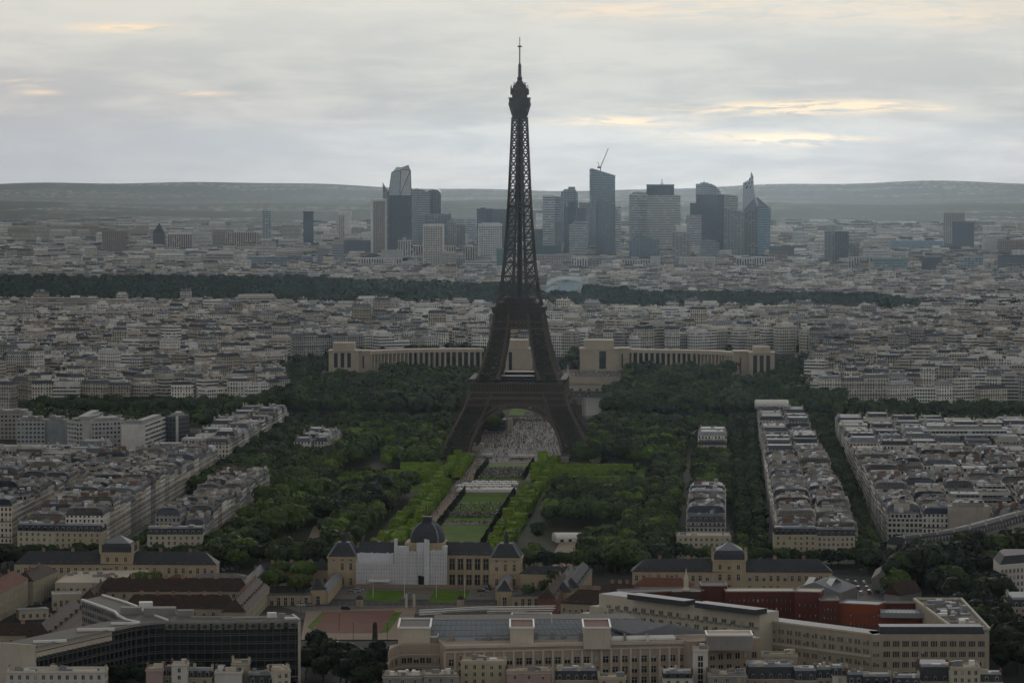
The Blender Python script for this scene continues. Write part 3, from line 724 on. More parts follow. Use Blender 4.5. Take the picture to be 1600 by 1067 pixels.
def block(s0, s1, t0, t1, cols, name, hh=21, depth=(15, 22), skew0=0, skew1=0, hole=.10, sides=None):
    """a long block of houses along the axis; rows of houses run from the near end to the far end"""
    s = s0; row = 0
    while s < s1 - 8:
        L = min(rnd.uniform(*depth), s1 - s); row += 1
        for c in range(cols):
            f = lambda ss, k: (t0 + skew0 * (ss - s0)) + ((t1 + skew1 * (ss - s0)) - (t0 + skew0 * (ss - s0))) * k / cols
            if 0 < c < cols - 1 and rnd.random() < hole: continue
            g = .5 if cols > 1 else 0
            a0, a1, b0, b1 = f(s, c), f(s, c + 1), f(s + L, c), f(s + L, c + 1)
            if 0 < c: a0 += rnd.choice((0, 0, 2.5)); b0 = a0 + (b0 - f(s + L, c)) + (f(s + L, c) - f(s, c))
            p = [S(s, a0), S(s, a1), S(s + L, b1), S(s + L, b0)]
            sd = (sides[0] if c == 0 else sides[1] if c == cols - 1 else 'inner column' if cols < 4 else ordw(c + 1) + ' column') if sides else ''
            apt([(q.x, q.y) for q in p], 0, hh + rnd.uniform(-3.8, 3.6), (name, row, sd), party=(0, 2) if cols > 1 or rnd.random() < .8 else (), style=0 if cols < 3 and rnd.random() < .85 else None)
        s += L
# right of the park
block(-640, -430, 137, 160, 1, 'short terrace at the park right edge', 16, (17, 24))
block(-60, 40, 139, 161, 1, 'small villa row right of the park', 17, (20, 26))
block(-698, 195, 190, 236, 2, 'long narrow block right of the park', 20, (15, 21), -.004, -.012, sides=('park side', 'far side'))
block(-640, 120, 256, 420, 8, 'wide block at the right edge', 20, (16, 23), -.010, 0, .14, sides=('avenue side', 'far side'))
# left of the park
block(-665, -372, -177, -147, 2, 'terrace left of the park', 17, (15, 21), sides=('street side', 'park side'))
block(-675, -215, -252, -206, 2, 'long terrace between avenue and far-left street', 21, (16, 21), sides=('back side', 'avenue side'))
block(-640, -330, -345, -268, 4, 'dense far-left block', 20, (16, 22), sides=('outer side', 'street side'))
block(-150, 205, -242, -207, 2, 'middle-distance terrace behind the left park trees', 20, (16, 22), sides=('outer side', 'park side'))
block(-72, 42, -168, -142, 2, 'lone pavilion house among the left trees', 13, (18, 24))
block(-330, -215, -345, -262, 4, 'left block before the office slabs', 18, (16, 22), sides=('outer side', 'street side'))
block(-205, -110, -420, -300, 5, 'far-left low block', 14, (16, 22), sides=('outer side', 'inner side'))
# across the river, first rows that face the camera
def front_row(px0, px1, py, z, D0, name, hh=21, depth=15):
    x = px0; k = 0
    while x < px1 - 4:
        w = rnd.uniform(16, 26); p = (x - 800) / F * D0; k += 1
        poly = rect((p, D0 + rnd.uniform(-9, 9)), (p + w, D0 + rnd.uniform(-9, 9)), depth); apt(poly, z, hh + rnd.uniform(-6, 5), (name, k, ''), party=(1, 3)); x += (w + (rnd.uniform(10, 30) if rnd.random() < .15 else 0)) / D0 * F
front_row(-20, 415, 640, 1, 3175, 'quay terrace across the river on the left', 23)
front_row(1285, 1640, 625, 2, 3205, 'quay terrace across the river on the right', 22)

def emit_apts():
    def vis(A):
        px = A['c'][0] / A['c'][1] * F + 800; return -40 < px < 1640
    APTS.sort(key=lambda A: (not vis(A), A['c'][1]))
    near, far = APTS[:300], APTS[300:]
    names = {}
    for A in near:
        name, row, sd = A['phrase']; off = A['c']; Wb, Rb, Cl = MB(), MB(), []
        apt_parts(A, Wb, Rb, Cl, True, off)
        o = Wb.obj('apartment_building', MW, None, (off[0], off[1], 0))
        rw = ROOFS[A['roof']][1] if A['style'] == 0 else 'flat-roofed'
        lab = '%s house, %s from near end%s, %s' % (rw, ordw(row), ', ' + sd if sd else '', name)
        tag(o, lab, 'apartment building', 'apartment houses of the terraces')
        r = Rb.obj('roof', MR, o)
        for (a, c, z, h) in Cl:
            m = MB(); rc = random.Random(A['seed']); chimney_wall(m, a, c, z, h, rc, 0, vary(rc.choice([(.42, .40, .37), (.50, .46, .39), (.26, .25, .24), (.30, .29, .29), (.19, .12, .095), (.36, .32, .28)]), .15, rc)); m.obj('chimney', [M_PLAIN], r)
    return far
FAR_APTS = emit_apts()
# ------------------------------------------------------------------ helpers for the single buildings
V2 = lambda p: Vector((p[0], p[1]))
WINM = {}
M_BLIND = mat('window_blind', (0.34, 0.32, 0.28), .9, .1, .5)
def win_mesh(w, h, fr=None, var=0):
    key = (round(w, 2), round(h, 2), fr, var)
    if key not in WINM:
        b = MB(); b.box(-w / 2, w / 2, -.04, .02, 0, h, 0)
        f = .16
        for x0, x1, z0, z1 in ((-w / 2 - f, -w / 2, -f, h + f), (w / 2, w / 2 + f, -f, h + f), (-w / 2, w / 2, h, h + f), (-w / 2 - .1, w / 2 + .1, -f, 0)): b.box(x0, x1, -.16, .02, z0, z1, 1)
        b.box(-.05, .05, -.08, .02, 0, h, 2)
        if var: b.box(-w / 2 + .05, w / 2 - .05, -.07, -.045, h * (1 - (.35, .95)[var - 1]), h, 3)
        if h > 2.6: b.box(-w / 2, w / 2, -.08, .02, h * .62, h * .62 + .09, 2)
        WINM[key] = b.mesh('window', [M_DKGLASS, fr or M_PALE, M_WHITE, M_BLIND])
    return WINM[key]
def windows(parent, a, c, n, zs, w, h, fr=None, off=(0, 0), m0=0.0, name='window', pair=0):
    """n windows a row between a and c on the wall's outer face"""
    a, c = V2(a) - V2(off), V2(c) - V2(off); e = (c - a).normalized(); L = (c - a).length; ms = [win_mesh(w, h, fr, v) for v in (0, 1, 2)]; rz = math.atan2(e.y, e.x)
    for z in zs:
        for i in range(n):
            p = a + e * (m0 + (L - 2 * m0) * (i + .5) / n)
            for dx in ((-pair, pair) if pair else (0,)):
                q = p + e * dx; link(name, rnd.choices(ms, (.74, .18, .08) if h < 5 else (1, 0, 0))[0], parent, (q.x, q.y, z), rz)
def walled(name, label, cat, poly, z0, h, m, t=(1, 1, 1), group=None, facm=None, lid=True, lidm=None, parapet=0.0):
    c = (sum(p[0] for p in poly) / len(poly), sum(p[1] for p in poly) / len(poly)); P = [(p[0] - c[0], p[1] - c[1]) for p in poly]
    b = MB(); b.prism(P, z0, z0 + h, 0, t, top=False, us='fit' if facm else 1.0)
    o = b.obj(name, [facm or m], None, (c[0], c[1], 0)); tag(o, label, cat, group)
    if lid:
        r = MB(); r.prism(P, z0 + h, z0 + h + .12, 0, (.17, .165, .155) if lidm is None else (1, 1, 1)); r.obj('roof', [lidm or M_ROOF], o)
    if parapet:
        r = MB()
        for k in range(len(P)):
            a, d = V2(P[k]), V2(P[(k + 1) % len(P)]); e = (d - a).normalized(); n = Vector((-e.y, e.x)) * .45
            r.prism([tuple(a - n * .2), tuple(d - n * .2), tuple(d + n), tuple(a + n)], z0 + h - .3, z0 + h + parapet, 0, t)
        r.obj('parapet', [m], o)
    return o, P, c
def hip(parent, P, z, rh, m, over=.5, endin=None, t=(1, 1, 1), name='roof', gable=False):
    """ridge along the longer side of quad P"""
    P = inset(P, -over); a, b_, c, d = [V2(p) for p in P]
    if (b_ - a).length < (d - a).length: a, b_, c, d = b_, c, d, a
    w = (d - a).length; e = (b_ - a).normalized(); i = 0 if gable else (w * .5 if endin is None else endin)
    r0 = (a + d) / 2 + e * i; r1 = (b_ + c) / 2 - e * i
    r = MB(); q = r.add([(*a, z), (*b_, z), (*c, z), (*d, z), (*r0, z + rh), (*r1, z + rh)])
    L = (b_ - a).length
    for f in ((0, 1, 5, 4), (2, 3, 4, 5), (1, 2, 5), (3, 0, 4), (3, 2, 1, 0)): r.face(tuple(q + k for k in f), 0, t, [(r.v[q + k][0], r.v[q + k][1]) for k in f])
    return r.obj(name, [m], parent), (r0, r1)
def stack(parent, p, z, w=.9, l=2.2, h=2.2, rz=0.0, m=None, name='chimney'):
    b = MB(); b.box(-l / 2, l / 2, -w / 2, w / 2, 0, h); b.box(-l / 2 - .1, l / 2 + .1, -w / 2 - .1, w / 2 + .1, h - .25, h)
    for x in np.arange(-l / 2 + .4, l / 2, .7): b.box(x - .15, x + .15, -.15, .15, h, h + .5, 1)
    return b.obj(name, [m or M_POT, M_POT], parent, (p[0], p[1], z), rz)
def dormers(parent, a, c, n, z, m=None, w=1.3, h=1.7, d=2.2, inn=.4, wall=None, name='dormer'):
    a, c = V2(a), V2(c); e = (c - a).normalized(); L = (c - a).length; rz = math.atan2(e.y, e.x)
    key = ('dormer', w, h, d, (m or M_SLATE).name, (wall or M_STONE).name)
    if key not in WINM:
        b = MB(); b.box(-w / 2, w / 2, 0, d, 0, h, 0); q = b.add([(-w / 2 - .15, -.1, h), (w / 2 + .15, -.1, h), (w / 2 + .15, d, h), (-w / 2 - .15, d, h), (0, -.1, h + .6), (0, d, h + .6)])
        for f in ((0, 1, 4), (1, 2, 5, 4), (3, 0, 4, 5), (2, 3, 5)): b.face(tuple(q + i for i in f), 1)
        q = b.add([(-w * .32, -.04, .2), (w * .32, -.04, .2), (w * .32, -.04, h - .15), (-w * .32, -.04, h - .15)]); b.face((q, q + 1, q + 2, q + 3), 2)
        WINM[key] = b.mesh('dormer', [wall or M_STONE, m or M_SLATE, M_DKGLASS])
    nrm = Vector((-e.y, e.x))
    for i in range(n):
        p = a + e * (L * (i + .5) / n) + nrm * inn; link(name, WINM[key], parent, (p.x, p.y, z), rz)

# ------------------------------------------------------------------ the military school
EX, EY = W(662, 917, 0).x, W(662, 917, 0).y
ES, ET = ST(EX, EY)
def EP(dt, ds): v = S(ES + ds, ET + dt); return (v.x, v.y)
def erect(t0, t1, s0, s1): return [EP(t0, s0), EP(t1, s0), EP(t1, s1), EP(t0, s1)]
mp = 1885 / F      # metres per picture pixel at the facade
def school():
    tx = lambda px: (px - 662) * mp
    # main body
    o, P, c = walled('military_school', 'long honey stone school palace with slate roofs, right wing bare and left wing sheeted', 'palace', erect(tx(557), tx(767), 0, 17), 0, 17.3, M_STONE, lid=False)
    hip(o, P, 17.4, 6.3, M_SLATE, .6, 2)
    cr = MB(); cr.prism(inset(P, -.5), 16.6, 17.4); cr.prism(inset(P, -.35), 8.3, 8.8); cr.obj('cornice', [M_STONE], o)
    a, b_ = EP(tx(700), 0), EP(tx(766), 0)
    windows(o, a, b_, 5, (1.2,), 2.7, 5.8, M_STONE, c); windows(o, a, b_, 5, (9.6,), 2.7, 6.0, M_STONE, c)
    for i in range(6):
        p = V2(a) + (V2(b_) - V2(a)) * (i / 5) - V2(c); k = MB(); k.lathe([(.62, 0), (.62, .6), (.5, .7), (.44, 15.6), (.62, 15.9), (.62, 16.6)], 10); k.obj('column', [M_STONE], o, (p.x, p.y - .75, 0))
    for px in (590, 610, 720, 742): p = EP(tx(px), 8.5); stack(o, (p[0] - c[0], p[1] - c[1]), 20, .9, 2.0, 4.2, -AX, M_STONE)
    dormers(o, V2(EP(tx(702), 0)) - V2(c), V2(EP(tx(764), 0)) - V2(c), 5, 17.7, M_SLATE, 1.2, 1.4, 2.0, .8)
    # end pavilions
    for x0, x1, nm in ((512, 558, 'left'), (766, 814, 'right')):
        p, P2, c2 = walled('school_pavilion', 'square school end pavilion with steep slate roof and lantern, %s' % ('beside the sheeted wing' if nm == 'left' else 'beside the bare wing'), 'palace pavilion', erect(tx(x0), tx(x1), -1.2, 16), 0, 15.8, M_STONE, lid=False, group='end pavilions of the school')
        b = MB(); b.prism(inset(P2, -.6), 15.4, 16.2); b.prism(inset(P2, -.3), 7.6, 8.0); b.obj('cornice', [M_STONE], p)
        b = MB(); q = inset(P2, 4.6); b.prism(P2, 16.2, 23.4, poly1=q); r = b.obj('roof', [M_SLATE], p)
        b = MB()
        for k in range(4): b.bar((*P2[k], 16.3), (*q[k], 23.5), .7)
        b.obj('roof_ridge', [M_ZINC], r)
        b = MB(); b.lathe([(1.5, 23.4), (1.5, 24), (1.1, 24.1), (1.1, 26.2), (1.6, 26.3), (1.3, 27.4), (.5, 28.4), (.12, 30)], 8); b.obj('lantern', [M_SLATE], r)
        windows(p, EP(tx(x0), -1.2), EP(tx(x1), -1.2), 3, (1.2, 9.2), 1.35, 3.6, M_STONE, c2, 1.2); windows(p, EP(tx(x0), -1.2), EP(tx(x1), -1.2), 3, (14.0,), 1.1, 1.0, M_STONE, c2, 1.2)
        windows(p, EP(tx(x1), -1.2), EP(tx(x1), 16), 3, (1.2, 9.2), 1.35, 3.4, M_STONE, c2, 1.2)
    # central block, dome, scaffold
    o2, P3, c3 = walled('domed_centre_block', 'central block of the school carrying the dark square dome', 'palace pavilion', erect(tx(630), tx(698), -2, 19), 0, 21, M_STONE, lid=False)
    b = MB(); b.prism(inset(P3, -.4), 20.6, 21.4); b.prism(inset(P3, 1), 21.4, 24); b.obj('attic', [M_STONE], o2)
    ce = V2(EP(tx(666), 9)) - V2(c3); b = MB(); rings = []
    for w_, z in ((9.2, 23.8), (9.4, 25), (9.1, 27.2), (8.3, 29.4), (7.0, 31.4), (5.3, 33.1), (3.6, 34.1), (2.6, 34.5)):
        rg = []
        for k in range(4):
            for u in (-.72, 0, .72):
                x, y = u * w_, -w_ * (1 - .10 * abs(u)); cc, ss = [(1, 0), (0, 1), (-1, 0), (0, -1)][k]; rg.append((x * cc - y * ss, x * ss + y * cc, z))
        rings.append(b.add(rg))
    for r0, r1 in zip(rings, rings[1:]):
        for i in range(12): j = (i + 1) % 12; b.face((r0 + i, r0 + j, r1 + j, r1 + i))
    b.face(tuple(range(rings[-1], rings[-1] + 12)))
    dm = b.obj('dome', [M_SLATE], o2, (ce.x, ce.y, 0), -AX)
    b = MB(); b.box(-3.0, 3.0, -3.0, 3.0, 34.2, 35.0); b.box(-2.5, 2.5, -2.5, 2.5, 35, 37.0); b.box(-2.9, 2.9, -2.9, 2.9, 37, 37.5); b.obj('dome_cap', [M_SLATE], dm)
    b = MB()
    for k in range(4):
        cc, ss = [(1, 0), (0, 1), (-1, 0), (0, -1)][k]; pr = [(9.0, 24), (8.9, 27.2), (8.0, 29.4), (6.7, 31.5), (5.1, 33.2), (3.4, 34.3)]
        for (w0, z0), (w1, z1) in zip(pr, pr[1:]):
            f = lambda w_: (.72 * w_ * cc + w_ * .93 * ss, .72 * w_ * ss - w_ * .93 * cc)
            b.bar((*f(w0), z0), (*f(w1), z1), .9)
    b.obj('dome_rib', [M_ZINC], dm)
    b = MB(); b.bar((0, 0, 37.4), (0, 0, 44), .28); b.obj('flagpole', [M_GREYC], dm)
    b = MB()
    for i, tt in enumerate(((.05, .08, .35), (.7, .7, .7), (.7, .05, .05))): b.box(.14, .30, -.3 - .8 * (i + 1), -.3 - .8 * i, 41, 44 - i * .2, 0, tt)
    b.obj('flag', [M_PLAIN], dm)
    s = empty('scaffold_wrap', (0, 0, 0)); tag(s, 'stepped wall of white scaffold sheeting hiding the centre and left wing of the school', 'scaffolding')
    def she(t0, t1, z1, s0=-4.5, s1=-2.2, z0=0, nm='sheeting', m=M_TARP):
        b = MB(); q = erect(tx(t0), tx(t1), s0, s1); n = max(2, int((t1 - t0) / 4)); a, c_ = V2(q[0]), V2(q[1]); d = V2(q[3]) - a
        for i in range(n):            # slightly billowing panels between standards
            p0, p1 = a + (c_ - a) * i / n, a + (c_ - a) * (i + 1) / n; mid = (p0 + p1) / 2 - d.normalized() * rnd.uniform(.0, .35); zz = z1 + rnd.uniform(-.25, .25)
            b.prism([tuple(p0), tuple(mid), tuple(p1), tuple(p1 + d), tuple(p0 + d)], z0 - .05 * (i % 2), zz, 0, vary((.5, .5, .52), .1))
        return b.obj(nm, [m], s)
    she(557, 618, 13.6); she(558, 616, 18.3, -1.3, 3.0, 13.5)
    she(617, 640, 22.6); she(617, 622, 26.5, -4.6, -2.4, 22.4); she(640, 652, 19.8); she(652, 672, 24.5, -4.2, -2.0); she(664, 672, 26.4, -5.2, -4.3); she(672, 698, 20.4); she(692, 699, 22.5, -4.4, 2)
    she(655, 664, 6.8, -5.1, -4.55, 0, 'entrance_opening', M_DKGLASS)
    b = MB()
    for i in range(36):
        px = 557.5 + i * 4; h = 13.8 if px < 617 else 20
        p = EP(tx(px), -4.75); b.bar((*p, 0), (*p, h), .09)
    for z in np.arange(2, 20, 2.0):
        a, c_ = EP(tx(557.5 if z < 14 else 618), -4.75), EP(tx(697), -4.75); b.bar((*a, z), (*c_, z), .09)
    b.obj('scaffold_tubes', [M_GREYC], s)
    b = MB(); q = erect(tx(557), tx(764), -8.4, -8.1); b.prism(q, 0, 2.4, 0); b.obj('hoarding', [M_SAND], s)
    for t0, t1 in ((578, 611),): she(t0, t1, 4.6, -9.2, -6.0, 3.8, 'awning', M_WHITE)
school()
def low(label, pa, pb, z, depth, rh, m, rm, cat='building', name='low_building', n=0, zs=(1.5,), ww=1.2, wh=1.9, ch=0, dn=0, side=0, t=(1, 1, 1), over=.4, gable=False, endin=None, group=None, z0=0, rt=(1, 1, 1), dz=.3, din=.6):
    """a hip-roofed building whose near eaves line runs between two picture points on the level z"""
    poly = rpx(pa, pb, z, depth); o, P, c = walled(name, label, cat, poly, z0, z - z0, m, t, group, lid=False)
    r, (r0, r1) = hip(o, P, z, rh, rm, over, endin, rt, gable=gable)
    if n: windows(o, poly[0], poly[1], n, zs, ww, wh, None, c, .4)
    if side: windows(o, poly[1], poly[2], side, zs, ww, wh, None, c, .4)
    for i in range(ch):
        p = r0 + (r1 - r0) * ((i + .5) / ch); e = r1 - r0; stack(r, (p.x, p.y), z + rh - 1.2, .8, 1.8, 2.6, math.atan2(e.y, e.x))
    if dn: dormers(r, P[0], P[1], dn, z + dz, rm if rm is not M_ROOF else None, 1.1, 1.2, 2.0, din)
    return o, P, c, r
# long side wings of the school with their domed middle pavilions
def side_wing(x0, x1, ye, px0, px1, yw, nm, where):
    o, P, c, r = low('long low stone wing under a slate roof with many dormers, %s' % where, (x0, ye), (x1, ye + (x1 - x0) * .004), 11.5, 14, 6.5, M_STONE, M_SLATE, 'palace wing', 'school_wing', n=int((x1 - x0) / 11), zs=(1.3, 6.8), ww=1.5, wh=2.9, ch=6, dn=int((x1 - x0) / 13), group='long side wings of the school')
    zt = 18.0; a, b_ = W(px0, yw, zt), W(px1, yw, zt); D = W((px0 + px1) / 2, ye, 11.5).y - 1.5
    a, b_ = ((px0 - 800) / F * D, D), ((px1 - 800) / F * D, D - 1); poly = rect(a, b_, 17)
    q, P, c = walled('domed_pavilion', 'square stone pavilion with bulging slate roof rising from the wing, %s' % where, 'palace pavilion', poly, 0, zt, M_STONE, lid=False, group='domed pavilions of the side wings')
    b = MB(); b.prism(inset(P, -.5), zt - .6, zt + .1); b.obj('cornice', [M_STONE], q)
    b = MB(); z = zt; cur = P
    for d_, dz in ((.6, 2.8), (1.3, 2.0)): nx = inset(cur, d_); b.prism(cur, z, z + dz, 0, poly1=nx, top=False); cur = nx; z += dz
    r = b.obj('steep_roof', [M_SLATE], q); b = MB(); nx = inset(cur, 6.0); b.prism(cur, z, z + 3.6, poly1=nx); b.prism(inset(nx, .2), z + 3.6, z + 5.2); b.obj('upper_roof', [M_ZINC], r)
    for k in (0, 1, 2, 3): stack(r, P[k], zt, .9, 1.4, 4.6, 0, M_STONE)
    windows(q, poly[0], poly[1], 3, (1.5, 7.2), 1.5, 3.2, M_STONE, c, 1.5); windows(q, poly[0], poly[1], 3, (13.0,), 1.4, 2.4, M_STONE, c, 1.5)
side_wing(22, 338, 881, 154, 205, 867, 'l', 'left of the view')
side_wing(988, 1300, 893, 1115, 1167, 880, 'r', 'right of the view')
# galleries, gatehouses, railings of the forecourt
low('low slate roofed rear range left of the sheeted palace', (400, 893), (515, 890), 8, 9, 4, M_STONE, M_SLATE, n=9, ch=3, dn=9)
low('low slate roofed rear range right of the bare palace wing', (812, 896), (905, 898), 8, 9, 4, M_STONE, M_SLATE, n=7, ch=2, dn=6)
low('low colonnade wall with dark openings left of the forecourt', (418, 929), (485, 929), 6, 5, .8, M_STONE, M_SLATE, n=6, zs=(.4,), ww=1.6, wh=4.2)
low('low colonnade wall with dark openings right of the forecourt', (800, 931), (865, 931), 6, 5, .8, M_STONE, M_SLATE, n=6, zs=(.4,), ww=1.6, wh=4.2)
def gatehouse(x0, x1, y, label):
    o, P, c, r = low(label, (x0, y), (x1, y), 8, 7.5, 0.1, M_STONE, M_SLATE, 'gatehouse', 'gatehouse', n=1, zs=(.3,), ww=1.8, wh=4.4, group='forecourt gatehouses')
    b = MB(); m1 = inset(P, 1.2); b.prism(inset(P, -.4), 8.1, 9.4, poly1=m1, top=False); b.prism(m1, 9.4, 13.2, poly1=inset(m1, 2.3)); b.obj('pyramid_roof', [M_SLATE], o)
gatehouse(485, 509, 921, 'gatehouse with dark pyramid roof at the left corner of the forecourt')
gatehouse(777, 800, 923, 'gatehouse with dark pyramid roof at the right corner of the forecourt')
low('sloping gallery with glazed roof linking gatehouse and left pavilion', (513, 925), (536, 897), 6.5, 5, 1.5, M_STONE, M_ZINC, over=.2)
low('sloping gallery with glazed roof linking gatehouse and right pavilion', (789, 920), (803, 897), 6.5, 5, 1.5, M_STONE, M_ZINC, over=.2)
def railing():
    A, B = W(520, 949, 0), W(790, 951, 0); n = 26
    o = empty('iron_railing', (A.x, A.y, 0)); tag(o, 'thin grey railing closing the school forecourt towards the square', 'railing')
    b = MB(); d = B - A
    for i in range(n + 1): p = d * (i / n); b.bar(p, (p.x, p.y, 3.4), .22)
    for z in (.5, 3.0): b.bar((0, 0, z), (d.x, d.y, z), .14)
    for i in range(n * 8): p = d * (i / n / 8); b.bar((p.x, p.y, .4), (p.x, p.y, 3.1), .05)
    b.obj('rails', [M_GREYC], o)
    for px, lab in ((560, 'left'), (718, 'right')):
        a = W(px - 4, 949, 0); q, P, c = walled('sentry_pavilion', 'tiny domed stone sentry pavilion on the railing, %s one' % lab, 'sentry box', rect(a, W(px + 4, 949.4, 0), 3), 0, 4.2, M_STONE, group='sentry pavilions on the railing')
        r = MB(); r.lathe([(2.0, 4.3), (1.8, 5.2), (1.0, 6), (.2, 6.4)], 10); r.obj('dome', [M_SLATE], q)
    for px in (633, 645):
        a = W(px, 950, 0); q, P, c = walled('gate_pier', 'stone gate pier in the middle of the railing, %s one' % ('left' if px < 640 else 'right'), 'gate pier', rect(a, (a.x + 1.3, a.y), 1.3), 0, 6.2, M_PALE, group='gate piers'); r = MB(); r.lathe([(.9, 6.2), (.5, 6.5), (.6, 7), (.1, 7.6)], 8); r.obj('finial', [M_PALE], q)
railing()
for i, (px, py) in enumerate(((583, 900), (632, 900), (682, 903), (726, 905))):
    p = W(px, 935, 0); r = empty('flag_mast', (p.x, p.y, 0)); tag(r, 'thin white flag mast in the forecourt, %s from the left' % ordw(i + 1), 'flagpole', 'forecourt flag masts'); b = MB(); b.bar((0, 0, 0), (0, 0, 11), .22); b.obj('pole', [M_WHITE], r)

# ------------------------------------------------------------------ barracks and yards left of the square
CRM = mat('cream_render', (0.36, 0.32, 0.245), 0.9, 0.12, 0.15); BRK = mat('old_brick', (0.20, 0.095, 0.07), 0.9, 0.2, 0.3); MUL = mat('dark_mullion', (0.10, 0.10, 0.10), .8, .1, .2); GRN = mat('grey_render', (0.24, 0.235, 0.22), .9, .12, .2)
RTL = mat('red_tiles', (0.15, 0.065, 0.045), 0.9, 0.25, 0.4)
o, P, c, r = low('long cream barrack along the left edge under a red brown roof', (0 - 30, 942), (44, 904), 14, 13, 5, CRM, RTL, n=22, zs=(1.2, 5.2, 9.4), ww=1.0, wh=2.3, ch=5)
low('cream barrack continuing beyond the red roofed one, dark roof', (52, 908), (90, 892), 12.5, 12, 4.5, CRM, M_BROWN, n=9, zs=(1.2, 5.0, 8.6), ww=1.0, wh=2.2, ch=2)
o, P, c = walled('flat_roofed_building', 'wide white flat roofed building between the left barracks', 'building', [tuple(W(x, y, 10).xy) for x, y in ((86, 911), (157, 911), (216, 905), (233, 891), (112, 893))], 0, 10, M_PALE, lidm=M_PALE, parapet=.5)
windows(o, W(86, 911, 10), W(157, 911, 10), 7, (2, 6), 1.3, 1.5, None, c)
b = MB(); 
for i in range(9): x, y = W(rnd.uniform(110, 210), rnd.uniform(895, 903), 10).xy; b.box(x - c[0] - 1.5, x - c[0] + 1.5, y - c[1] - 1, y - c[1] + 1, 10.1, 11.3)
b.obj('roof_plant', [M_GREYC], o)
o, P, c = walled('flat_roofed_building', 'small white annex with flat roof below the wide one', 'building', rpx((82, 929), (127, 928), 8, 12), 0, 8, M_PALE, lidm=M_ZINC, parapet=.4); windows(o, W(82, 929, 8), W(127, 928, 8), 5, (2,), 1.2, 3, None, c)
low('low white shed in the yard, vans parked beside it', (30, 953), (76, 951), 5, 8, .6, M_PALE, M_ZINC, n=4, zs=(1,))
low('brown roofed barrack across the left yard, row of square windows', (150, 924), (392, 924), 8.5, 11, 6.5, CRM, M_BROWN, n=14, zs=(1.2, 5.2), ww=1.4, wh=2.2, ch=8, dn=6)
low('dark brown barrack in front of the longer brown one, faint skylights', (190, 950), (372, 951), 8, 11, 6.5, CRM, M_BROWN, n=12, zs=(4.5,), ww=1.3, wh=1.8, ch=6, dn=8)
low('brown roofed wing running away with cream side and chimneys', (384, 956), (421, 917), 9, 12, 6, CRM, M_BROWN, n=14, zs=(1.2, 5), ww=1.1, wh=2.2, ch=9, dn=10, dz=1.5, din=2)
low('slate roofed wing with a row of dark dormers beside the yard trees', (388, 925), (421, 893), 7.5, 9, 4.5, M_STONE, M_SLATE, n=8, dn=10, ch=2, zs=(1.2, 4.5))
low('dark roofed house at the bottom of the left barracks', (-20, 992), (84, 993), 9, 12, 5, CRM, M_BROWN, n=7, zs=(5,), ch=1, dn=4)
low('steep brown diagonal roof left of the curved office wing', (84, 1000), (140, 955), 9, 14, 7, CRM, M_BROWN, n=12, zs=(1.2, 5), ww=1, wh=2.4, ch=1, dn=7, dz=2, din=2)
low('small pavilion with an orange red tile roof behind the brown barrack', (262, 905), (290, 905), 8.5, 8, 2.5, CRM, RTL)
low('pale curved-roof hall behind the brown barrack', (300, 903), (385, 903), 8, 12, 2, M_PALE, M_GRAVEL, n=8)
low('grey porch roof at the foot of the brown cross wing', (150, 935), (188, 912), 8, 8, 4.5, CRM, M_BROWN, ch=3, dn=5)
low('brick lodge with tiny pediment beside the red sand court', (490, 1003), (519, 1003), 9, 7, 2.6, BRK, M_SLATE, 'lodge', 'brick_lodge', n=1, zs=(2,), ww=1.6, wh=3.6, side=1)
# right of the forecourt
low('slate roofed range running away behind the right trees', (893, 925), (905, 894), 8, 9, 5, M_STONE, M_SLATE, dn=7, n=6, ch=2)
low('gabled range with dark dormers beside the slate one', (905, 918), (925, 890), 8, 9, 5, M_STONE, M_SLATE, dn=8, n=6)
low('reddish brown stable block with skylit roof right of the square', (876, 942), (952, 946), 10, 15, 7, CRM, M_BROWN, n=8, zs=(1.4, 5.8), ch=6, dn=5)
low('brown stable wing climbing towards the cream ministry', (868, 935), (892, 908), 9, 9, 5, BRK, M_BROWN, ch=4, dn=6)
low('dark roofed outbuilding between the stables and the slate ranges', (930, 925), (1000, 927), 7, 12, 4.5, CRM, M_BROWN, n=8, ch=3)
low('pinkish tiled roofs in front of the right school wing', (988, 915), (1080, 917), 7, 12, 4, M_STONE, RTL, n=7, ch=4)
o, P, c = walled('sports_hall', 'green grey sports hall with two white roof strips', 'hall', rpx((1233, 922), (1312, 926), 8, 30), 0, 8, GRN, lid=False)
r, (q0, q1) = hip(o, P, 8, 5, M_ZINC, .3, gable=True, name='roof')
b = MB()
for f0 in (.22, .62):
    a0, a1 = V2(P[0]), V2(P[1]); e = (a1 - a0); n = (V2(P[3]) - a0)
    for (v0, z0), (v1, z1) in (((.02, 8.6), (.5, 13.6)), ((.5, 13.6), (.98, 8.6))):
        q = b.add([(*(a0 + e * f0 + n * v0), z0), (*(a0 + e * (f0 + .14) + n * v0), z0), (*(a0 + e * (f0 + .14) + n * v1), z1), (*(a0 + e * f0 + n * v1), z1)]); b.face((q, q + 1, q + 2, q + 3))
b.obj('roof_strip', [M_WHITE], r)
low('gabled brown house by the right car park', (1405, 930), (1440, 925), 8, 10, 6, GRN, M_BROWN, gable=True)
low('long grey shed roof at the right car park', (1385, 905), (1392, 890), 6, 8, 3, GRN, M_GRAVEL)

